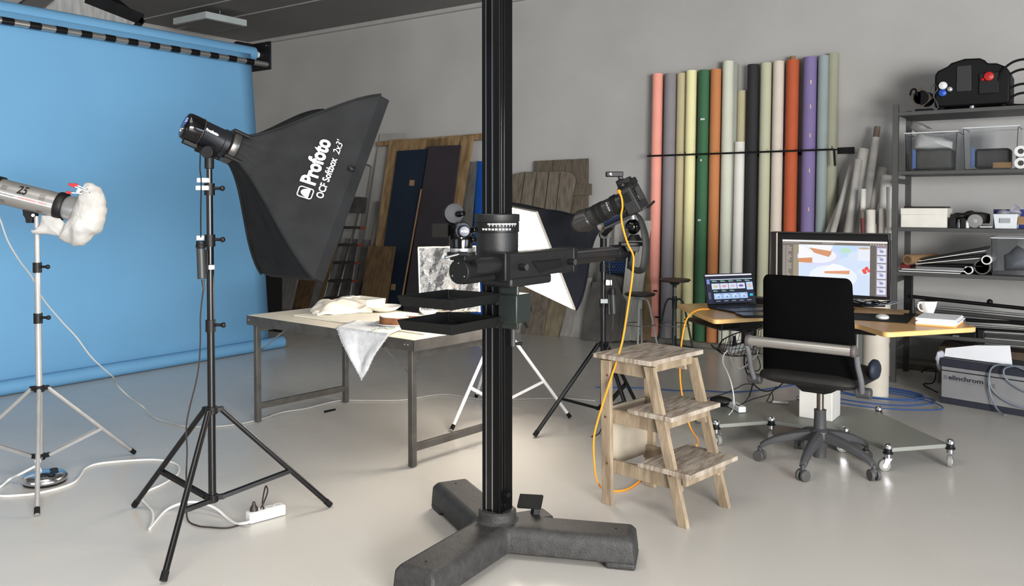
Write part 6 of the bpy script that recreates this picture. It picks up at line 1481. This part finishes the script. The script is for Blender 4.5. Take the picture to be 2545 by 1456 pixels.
mb = MB(); mb.box(cx_ - wd_ * .38, cx_ + wd_ * .38, SY0 + .1, SY0 + .36, z0 + .01, z0 + h * .55); solo('folded_bag', mb, mat('bag_grey', (74, 72, 70), .7, var=.2), 'dark grey folded bag inside the left clear bin', 'bag', bevel=.02, seg=3)
mb = MB(); mb.pillow([V((cx_ + wd_ * x, SY0 + .2, z0 + h * z)) for x, z in ((-.40, .58), (-.36, .85), (-.30, 1.05), (-.1, .95), (.2, .85), (.38, .75), (.36, .57), (0, .56))], (0, -1, 0), .08, .02, 12); solo('plastic_wrap', mb, mat('foam_white', (206, 206, 204), .6), 'white plastic wrap bulging from the left clear bin', 'wrap')
mb = MB()
solo('clear_bag', MB().pillow([SHY(a, b, .2) for a, b in ((2262, 318), (2268, 300), (2290, 306), (2320, 322), (2360, 328), (2340, 332), (2280, 330))], (0, -1, 0), .05, .015, 14), mat('bag_smoke', (140, 138, 136), .3), 'smoky translucent bag heaped over the left clear bin', 'bag')
bin2, cx_, wd_, z0, h = clear_bin('clear plastic bin with tools in it at the middle of the second shelf', 2392, 2530, 318, 410, L3z)
mb = MB(); mb.box(cx_ - wd_ * .3, cx_ + wd_ * .34, SY0 + .12, SY0 + .34, z0 + .01, z0 + h * .5); solo('black_case', mb, mat('bag_dark', (58, 56, 55), .6, var=.2), 'black case inside the middle clear bin', 'case', bevel=.02)
mb = MB(); mb.box(cx_ + wd_ * .05, cx_ + wd_ * .38, SY0 + .075, SY0 + .11, z0 + .01, z0 + h * .16); solo('cardboard_box', mb, m_tan, 'small cardboard box at the bottom of the middle clear bin', 'box')
for i in range(2):
    mb = MB(); p = SHY(2224 + 0, 300); 
    x = (SHY(2272, 380).x, SHY(2418, 380).x)[i]; mb.box(x - .012, x + .012, SY0 + .062, SY0 + .066, L3z + .02, L3z + .17); mb.build('blue_strip', mat('label_blue', (72, 104, 156), .5), (bin1, bin2)[i])
for i, py in enumerate((368, 397)):
    c = SHY(2537, py, .04); t = thing('paper_towel_roll', ('upper white paper roll end beside the middle clear bin', 'lower white paper roll end beside the middle clear bin')[i], 'paper roll', c)
    r_ = .042; fr_ = frame(V((c.x, SY0 + .34, L3z + .043 + (1 - i) * .088)), V((1, 0, 0)), V((0, 0, 1)), V((0, -1, 0)))
    MB().lathe([(.018, 0), (r_, 0), (r_, .3), (.02, .3), (.018, .29), (.018, 0)], fr_, 32).build('paper', m_wht, t); MB().lathe([(.0185, .299), (.0165, .299), (.0165, .2), (.0001, .2)], fr_, 20).build('core', m_dgr, t)
# level 3
z3 = LEV[2]
a, b = SHY(2240, 563), SHY(2354, 563)
wb = thing('storage_box', 'plain white storage box with lid on the third shelf down', 'box', ((a.x + b.x) / 2, SY0 + .15, z3))
hh = SHY(2240, 517).z - z3
MB().box(a.x, b.x, SY0 + .04, SY0 + .3, z3 + .001, z3 + hh * .66).build('box_body', mat('box_cream', (220, 216, 206), .6), wb, bevel=.002)
MB().box(a.x - .003, b.x + .003, SY0 + .036, SY0 + .304, z3 + hh * .66, z3 + hh).build('lid', mat('box_cream', (220, 216, 206), .6), wb, bevel=.003)
solo('dark_tray', MB().box(a.x + .02, b.x - .01, SY0 + .08, SY0 + .28, z3 + hh + .001, z3 + hh + .012), m_blk, 'thin dark tray on top of the white storage box', 'tray')
solo('red_folder', MB().box(SX0 + .055, SX0 + .075, SY0 + .2, SY0 + .45, z3, z3 + .17), mat('dark_red', (110, 22, 26), .5), 'dark red folder standing behind the white storage box', 'folder')
items = [(2360, 2375, 540, m_blk, 'box', 'small black box'), (2377, 2388, 545, mat('clear_dark', (96, 100, 104), .2), 'jar', 'small grey glass jar'), (2388, 2400, 542, m_blk, 'box', 'second small black box'), (2398, 2408, 548, m_wht, 'jar', 'small white jar')]
for i, (p0, p1, py, m_, ct, lb) in enumerate(items):
    x0_, x1_ = SHY(p0, 560).x, SHY(p1, 560).x; h_ = SHY(p0, py).z - z3; nm = 'small_box' if ct == 'box' else 'jar'
    if ct == 'box': mb = MB().box(x0_, x1_, SY0 + .05, SY0 + .12, z3, z3 + h_)
    else: mb = MB().lathe([(.0001, 0), ((x1_ - x0_) / 2, 0), ((x1_ - x0_) / 2, h_ * .7), ((x1_ - x0_) / 3, h_ * .8), ((x1_ - x0_) / 3, h_), (.0001, h_)], Matrix.Translation(((x0_ + x1_) / 2, SY0 + .08, z3)), 18)
    solo(nm, mb, m_, lb + ' on the third shelf right of the white storage box', ct, bevel=.003)
c = SHY(2424, 563, .1); wm = thing('wheel_fan', 'small grey round fan wheel standing on the third shelf', 'wheel', V((c.x, SY0 + .1, z3)))
fr_ = frame(V((c.x, SY0 + .09, z3 + .055)), V((1, 0, 0)), V((0, 0, 1)), V((0, -1, 0)))
MB().lathe([(.030, 0), (.052, .0), (.054, .008), (.052, .02), (.030, .022)], fr_, 32).build('rim', mat('rim_grey', (134, 132, 130), .4), wm); MB().lathe([(.0001, .0), (.016, 0), (.016, .024), (.0001, .026)], fr_, 20).build('hub', m_slv, wm)
for k in range(5): a_ = k * 1.2566; MB().tube(fr_ @ V((.014 * math.cos(a_), .014 * math.sin(a_), .01)), fr_ @ V((.036 * math.cos(a_), .036 * math.sin(a_), .01)), .004, n=8).build('spoke', m_slv, wm)
for i in range(3):
    c = SHY(2442 + i * 7, 560, .05); solo('metal_part', MB().tube((c.x - .02, SY0 + .05 + i * .02, z3 + .011), (c.x + .03, SY0 + .07 + i * .02, z3 + .011), .010, n=12), m_alu if i < 2 else m_wht, ('first', 'second', 'third')[i] + ' small metal rod left of the white open basket on the third shelf', 'rod')
solo('tool_heap', MB().pillow([SHY(a, b, .22) for a, b in ((2352, 555), (2356, 535), (2375, 530), (2395, 527), (2415, 524), (2440, 527), (2460, 532), (2462, 556), (2410, 558))], (0, -1, 0), .06, .04, 25, res=3), mat('heap_dark', (48, 44, 42), .6, var=.4, scale=20), 'dark heap of small tools at the back of the third shelf', 'tools', kind='stuff')
t = thing('open_basket', 'white open plastic basket with cut out front on the third shelf', 'basket', SHY(2494, 563, .1))
a, b = SHY(2468, 563, .04), SHY(2530, 563, .04); h_ = SHY(2468, 532, .04).z - z3
mb = MB(); pan(mb, (a.x + b.x) / 2, SY0 + .04 + .1, z3 + .001, b.x - a.x, .2, h_, .86, e=.004, m=Matrix()); mb.build('tub', mat('basket_white', (214, 218, 222), .4), t, bevel=.003)
MB().box(a.x + .045, b.x - .05, SY0 + .034, SY0 + .040, z3 + h_ * .4, z3 + h_ * .72).build('front_cutout', mat('basket_inner', (150, 154, 158), .5), t)
solo('blue_box', MB().box(a.x - .02, b.x + .05, SY0 + .26, SY0 + .34, z3, z3 + h_ + .035), mat('royal_blue', (24, 40, 110), .5), 'dark blue box behind the white open basket', 'box')
solo('bubble_wrap', MB().pillow([SHY(a, b, .14) for a, b in ((2478, 533), (2480, 524), (2492, 520), (2500, 526), (2512, 520), (2524, 507), (2534, 516), (2540, 530), (2530, 536), (2500, 536))], (0, -1, 0), .03, .02, 22, res=3), mat('wrap_mauve', (140, 138, 150), .4), 'crumpled translucent wrap on the white open basket', 'wrap')
solo('cardboard_bit', MB().cbox(SHY(2540, 548, .06), .05, .04, .06), m_tan, 'small cardboard piece at the right edge of the third shelf', 'cardboard')
# level 2
z2 = LEV[1]
def flat(label, p0, p1, py, th_, m_, dy=.02, tilt=0, nm='flat_panel', d=.3, z=None):
    a, b = SHY(p0, py, dy), SHY(p1, py, dy); z_ = z if z is not None else a.z
    mb = MB(); mb.hexa([(a.x, SY0 + dy, z_), (b.x, SY0 + dy, z_ + tilt), (b.x, SY0 + dy + d, z_ + tilt), (a.x, SY0 + dy + d, z_), (a.x, SY0 + dy, z_ + th_), (b.x, SY0 + dy, z_ + tilt + th_), (b.x, SY0 + dy + d, z_ + tilt + th_), (a.x, SY0 + dy + d, z_ + th_)])
    return solo(nm, mb, m_, label, 'panel', bevel=.001)
wl = mat('foam_edge', (222, 222, 220), .6)
flat('lowest white foam sheet on the fourth shelf down', 2234, 2385, 672, .007, wl, z=z2 + .001)
flat('second black foam sheet on the fourth shelf down', 2236, 2382, 669, .008, m_blk, dy=.03, z=z2 + .0085)
flat('third white foam sheet on the fourth shelf down', 2240, 2396, 667, .007, wl, dy=.02, z=z2 + .017)
flat('rounded grey padded panel lying on the foam sheets', 2276, 2400, 660, .022, mat('pad_grey2', (110, 110, 112), .6), dy=.03, z=z2 + .025)
flat('black lower reflector panel above the grey padded one', 2285, 2440, 650, .008, m_blk, dy=.03, tilt=.012, z=z2 + .049)
flat('white edged panel tilted low across the fourth shelf', 2275, 2438, 650, .006, wl, dy=.05, tilt=.065, z=z2 + .060)
flat('black panel tilted up to the right on the fourth shelf', 2285, 2440, 645, .014, m_blk, dy=.05, tilt=.072, z=z2 + .068)
flat('upper white edged panel tilted steeper on the fourth shelf', 2282, 2448, 640, .006, wl, dy=.06, tilt=.098, z=z2 + .084)
flat('topmost black panel tilted steeper on the fourth shelf', 2290, 2450, 640, .016, m_blk, dy=.06, tilt=.104, z=z2 + .091)
def tubeend(label, px, py, rpx, m_, dy=.03, wall=.25, L=.35, dx=0):
    c = SHY(px, py, dy); r_ = rpx * 6.8 / F; c.z = max(c.z, z2 + r_ + .001)
    ax_ = V((dx, 1, 0)).normalized()
    solo('cardboard_tube', MB().lathe([(r_ * (1 - wall), 0), (r_, 0), (r_, L), (r_ * (1 - wall), L), (r_ * (1 - wall), 0)], frame(c, ax_.cross(V((0, 0, 1))), V((0, 0, 1)), ax_), 32), m_, label, 'tube')
tubeend('brown cardboard tube end at the left of the fourth shelf', 2255, 645, 13, m_tan, dx=.5)
tubeend('small white tube end at the front of the fourth shelf', 2407, 673, 10, wl)
tubeend('wide dark tube end between the small tube and the clear bin', 2441, 666, 18, mat('tube_dark', (84, 80, 76), .7), dy=.05, wall=.18)
tubeend('white tube end resting above the wide dark tube', 2452, 646, 11, wl, dy=.02)
solo('red_case', MB().box(SX0 + .05, SX0 + .12, SY0 + .12, SY0 + .4, z2 + .001, z2 + .06), mat('dark_red', (110, 22, 26), .5), 'dark red case at the left rear of the fourth shelf', 'case')
t, cx_, wd_, z0, h = clear_bin('large milky clear bin at the right of the fourth shelf', 2462, 2620, 590, 682, z2, tap=.95, d=.4)
solo('grey_cloth', MB().pillow([V((cx_ + wd_ * x, SY0 + .2, z0 + h * z)) for x, z in ((-.3, .1), (-.32, .5), (-.1, .75), (.2, .6), (.4, .8), (.42, .1))], (0, -1, 0), .1, .04, 10, res=3), mat('cloth_grey', (120, 122, 128), .8), 'grey cloth stuffed in the large milky clear bin', 'cloth')
# level 1: tripods and poles
z1 = LEV[0]
def pole(label, a, b, r_, m_, y0, y1, ct='pole'):
    return solo('tripod_pole', MB().tube(Y(a[0], a[1], y0), Y(b[0], b[1], y1), r_, n=16), m_, label, ct)
PL_ = [((2268, 737), (2560, 768), .015, m_eq, .32, .30, 'long black pole lying topmost at the back of the low shelf'), ((2268, 757), (2560, 784), .010, m_alu, .26, .24, 'thin silver pole second from the top of the low shelf'), ((2270, 768), (2600, 800), .016, m_dgr, .22, .18, 'dark grey pole under the thin silver pole'), ((2265, 778), (2600, 812), .009, m_alu, .16, .12, 'silver pole crossing the middle of the low shelf'), ((2400, 795), (2600, 806), .014, m_eq, .12, .10, 'black pole behind the right desk end'), ((2380, 806), (2600, 820), .009, m_alu, .08, .06, 'silver pole just above the tripod bundle'), ((2400, 818), (2600, 830), .018, m_eq, .08, .06, 'thick black pole just above the tripod bundle')]
PO = []
for a, b, r_, m_, d0, d1, lb_ in PL_: PO.append(pole(lb_, a, b, r_, m_, SY0 + d0, SY0 + d1))
tp_ = thing('tripod', 'folded tripod with three silver legs on the low shelf', 'tripod', SHY(2440, 840, .05))
for i, (ya_, yb2_) in enumerate(((824, 831), (840, 850), (852, 864))):
    MB().tube(SHY(2432, ya_, .04), SHY(2600, yb2_ + 3, .02), .013, n=16).build('leg', m_alu, tp_)
MB().slab([SHY(a, b, .02) for a, b in ((2428, 820), (2446, 820), (2448, 856), (2430, 854))], (0, .08, 0)).build('leg_clamp', m_blk, tp_, bevel=.006)
MB().slab([SHY(a, b, .03) for a, b in ((2330, 828), (2428, 822), (2428, 852), (2400, 856), (2360, 846), (2330, 842))], (0, .07, 0)).build('head', m_eq, tp_, bevel=.012)
for px in (2312, 2368): MB().tube(SHY(px, 836, .025), SHY(px + 16, 837, .025), .014, n=14).build('sleeve', m_alu, tp_)
MB().ball(SHY(2460, 750, .3), .022, 14).build('knob', m_blk, PO[0])
solo('black_post', MB().box(Y(2251, 700, 7.75).x, Y(2267, 700, 7.75).x, 7.72, 7.80, z1, LEV[1] - .04), m_blk, 'black upright post at the left rear above the low shelf', 'post')
solo('dark_carton', MB().box(-1.1, -.5, 7.5, 7.86, 0, .30), mat('carton_dark', (84, 70, 54), .85), 'brown carton on the floor under the shelving unit', 'carton', bevel=.003)
# tall pale tubes behind the desk
solo('display_column', MB().tube(FL(2180, 6.3), FL(2180, 6.3, .80), .093, n=40), mat('column_cream', (196, 188, 174), .6), 'thick cream cardboard drum standing behind the chair beside the shelf post', 'drum')
for px, w_, lb_, yy in ((2145, 24, 'cream board standing on the floor left of the cream drum', 7.0),):
    p, q_ = Y(px - 12, 810, yy), Y(px + 12, 810, yy); solo('panel_board', MB().box(p.x, q_.x, yy, yy + .03, 0, .66), mat('board_pale', (198, 196, 186), .6), lb_, 'board')
# ================================================================ SILVER EQUIPMENT CASE
cA, cB = Z(2338, 1000), Z(2560, 1038)
cd_ = (cB - cA); cd_.z = 0; CL = .62; cd_.normalize(); cnv = V((-cd_.y, cd_.x, 0))
case = thing('equipment_case', 'silver equipment case with black rims on the floor before the shelf', 'case', cA)
def cb(*a): mb = MB(); mb.M = frame(V((cA.x, cA.y, 0)), cd_, cnv, V((0, 0, 1))); return mb.box(*a)
m_case = mat('case_silver', (152, 152, 154), .45, .3, var=.06)
cb(0, CL, 0, .32, .02, .30).build('body', m_case, case, bevel=.006)
cb(-.006, CL + .006, -.006, .326, 0.0, .045).build('bottom_rim', mat('rim_navy', (44, 46, 56), .5), case, bevel=.005)
cb(-.006, CL + .006, -.006, .326, .265, .325).build('top_rim', mat('rim_navy', (44, 46, 56), .5), case, bevel=.006)
cb(-.003, CL + .003, -.004, .32, .235, .241).build('seam', m_blk, case)
cs_fn = lambda x, y: V((cA.x, cA.y, 0)) + cd_ * x - cnv * .001 + V((0, 0, y))
textmesh('elinchrom', .044, lambda x, y: cs_fn(.05 + x * 1.32, .178 + y), 'lettering', mat('print_dark', (40, 42, 50), .5), case, bold=.0012)
mb = MB()
for x0_, x1_ in ((.018, .028), (.03, .042)):
    for k in range(3): mb.add([cs_fn(x0_, .176 + k * .010), cs_fn(x1_, .176 + k * .010), cs_fn(x1_, .182 + k * .010), cs_fn(x0_, .182 + k * .010)], [(0, 1, 2, 3)])
mb.add([cs_fn(.05, .166), cs_fn(.285, .166), cs_fn(.285, .168), cs_fn(.05, .168)], [(0, 1, 2, 3)])
mb.build('emblem', mat('print_mid', (96, 98, 104), .5), case, smooth=0, fix=False)
mb = MB(); mb.add([cs_fn(.31, .160), cs_fn(.36, .160), cs_fn(.36, .19), cs_fn(.31, .19)], [(0, 1, 2, 3)]); mb.build('label_plate', mat('plate_grey', (112, 110, 108), .5), case, smooth=0, fix=False)
P0 = V((cA.x, cA.y, 0))
pw = [P0 + cd_ * .0 + cnv * .05 + V((0, 0, .33)), P0 + cd_ * .45 + cnv * .05 + V((0, 0, .33)), P0 + cd_ * .42 + cnv * .09 + V((0, 0, .455)), P0 + cd_ * .2 + cnv * .09 + V((0, 0, .43)), P0 + cd_ * .0 + cnv * .07 + V((0, 0, .385))]
solo('paper_sheet', MB().slab(pw, (0, .002, 0)), m_wpap, 'large white paper sheet standing up out of the silver case', 'paper')
solo('plastic_bag', MB().pillow([P0 - cd_ * .03 + V((0, 0, z)) + cnv * y for y, z in ((.02, .36), (.06, .37), (.10, .33), (.10, .26), (.06, .22), (.02, .27), (-.01, .31))], cd_, .025, .012, 25, res=3), mat('bag_clear', (176, 176, 186), .3), 'crumpled grey plastic bag hanging on the left end of the silver case', 'bag')
m_gc = mat('cable_bluegrey', (116, 124, 134), .5)
cable('power_cable', [P0 + cd_ * x - cnv * y + V((0, 0, z)) for x, y, z in ((.62, .03, .30), (.50, .04, .34), (.40, .03, .335), (.345, .03, .30), (.33, .03, .2), (.35, .03, .1), (.40, .06, .03), (.46, .10, .01))], .006, m_gc, 'grey cable hanging down over the front of the silver case')
cable('power_cable', [P0 + cd_ * x - cnv * y + V((0, 0, z)) for x, y, z in ((.43, .04, .34), (.38, .03, .33), (.335, .025, .28), (.34, .025, .18), (.40, .02, .11), (.50, .02, .07), (.60, .02, .06))], .006, m_gc, 'second grey cable curving across the silver case front')
cable('power_cable', [P0 + cd_ * x - cnv * y + V((0, 0, z)) for x, y, z in ((.64, .05, .33), (.52, .05, .345), (.44, .045, .32), (.43, .04, .27), (.47, .03, .22), (.55, .03, .18), (.65, .03, .16))], .006, m_gc, 'third grey cable looping at the right of the silver case')
c = Z(2518, 1023, .012); solo('power_plug', MB().tube(V((c.x - .03, c.y + .01, .014)), V((c.x + .04, c.y - .01, .014)), .013, .009, n=14), m_wht, 'white plug lying on the floor before the silver case', 'plug')
solo('wire_coil', MB().path(spl([Z(a, b, .04 + z) for a, b, z in ((2290, 925, 0), (2305, 915, .05), (2325, 920, .06), (2320, 950, .02), (2295, 955, -.03), (2330, 975, .0))], 5), .005, 6), m_rub, 'black wire coil on the floor left of the silver case', 'cable')
# ================================================================ HANGING SOFTBOX (upper left)
hx_ = -7.7
hs2 = thing('softbox', 'grey faced softbox hanging up at the ceiling above the blue backdrop', 'softbox', X(200, 30, hx_))
def hq(a, b, x=hx_): return X(a, b, x)
F4 = [hq(104, 30), hq(330, 74), hq(349, 48), hq(215, -4), hq(150, -22)]
MB().slab(F4, (-.03, 0, .01)).build('diffuser', mat('sail_grey', (172, 172, 170), .8, c2=(140, 140, 138), scale=3, stretch=(1, 6, 1)), hs2)
mb = MB()
pr_ = [hq(330, 75), hq(350, 49), hq(212, -6)]
for i in range(2): mb.bar(pr_[i] + V((.02, 0, 0)), pr_[i + 1] + V((.02, 0, 0)), .10 if i else .05, .055, up=V((1, 0, 0)))
mb.build('rim', m_sbox, hs2)
top_ = [hq(350, 42, hx_ - .1), hq(300, 2, hx_ - .5), hq(230, -40, hx_ - .5), hq(205, -8, hx_ - .1)]
MB().slab(top_, (-.3, 0, .02)).build('shell', m_sbox2, hs2)
_t = hq(150, -22) + V((-.05, 0, 0)); MB().tube(_t, V((_t.x, _t.y, CZ)), .02).build('hanger', m_blk, hs2)
_u = hq(118, -14, hx_ + .1)
solo('boom_arm', MB().bar(hq(60, 24, hx_ + .1), _u, .12, .10, up=V((1, 0, 0))).tube(_u, V((_u.x, _u.y, CZ)), .03), mat('boom_grey', (70, 68, 68), .6), 'thick dark boom arm rising behind the blue paper roll', 'boom')
# ================================================================ LIGHT
w = bpy.data.worlds.new('studio_air'); SC.world = w; w.use_nodes = True
w.node_tree.nodes['Background'].inputs[0].default_value = (.80, .88, 1, 1); w.node_tree.nodes['Background'].inputs[1].default_value = WORLD
def area(name, p, target, sx, sy, e, c, spread=180):
    l = bpy.data.lights.new(name, 'AREA'); l.shape = 'RECTANGLE'; l.size = sx; l.size_y = sy; l.energy = e; l.color = c; l.spread = math.radians(spread)
    o = bpy.data.objects.new(name, l); COL.objects.link(o); o.location = p
    d = V(target) - V(p); o.rotation_euler = d.to_track_quat('-Z', 'Y').to_euler(); return o
area('window_light_right', (4.3, -1.2, 1.5), (-6, .2, 1.0), 4.5, 1.9, E_R, (1, .985, .96))
area('ceiling_fill_light', (-2.2, 1.2, 3.80), (-2.2, 1.2, 0), 3.0, 1.6, 68, (1, .97, .92))  # added fill above the frame, brightens the floor and table tops
area('window_light_side', (4.2, 3.2, 1.6), (-1, 4.2, 0), 3.0, 1.4, E_B, (.72, .85, 1))
area('window_light_left', (-3.5, -4.2, 1.7), (-6.9, 4, 1.0), 4.0, 2.0, E_L, (.93, .97, 1))
SC.view_settings.exposure = EXPO
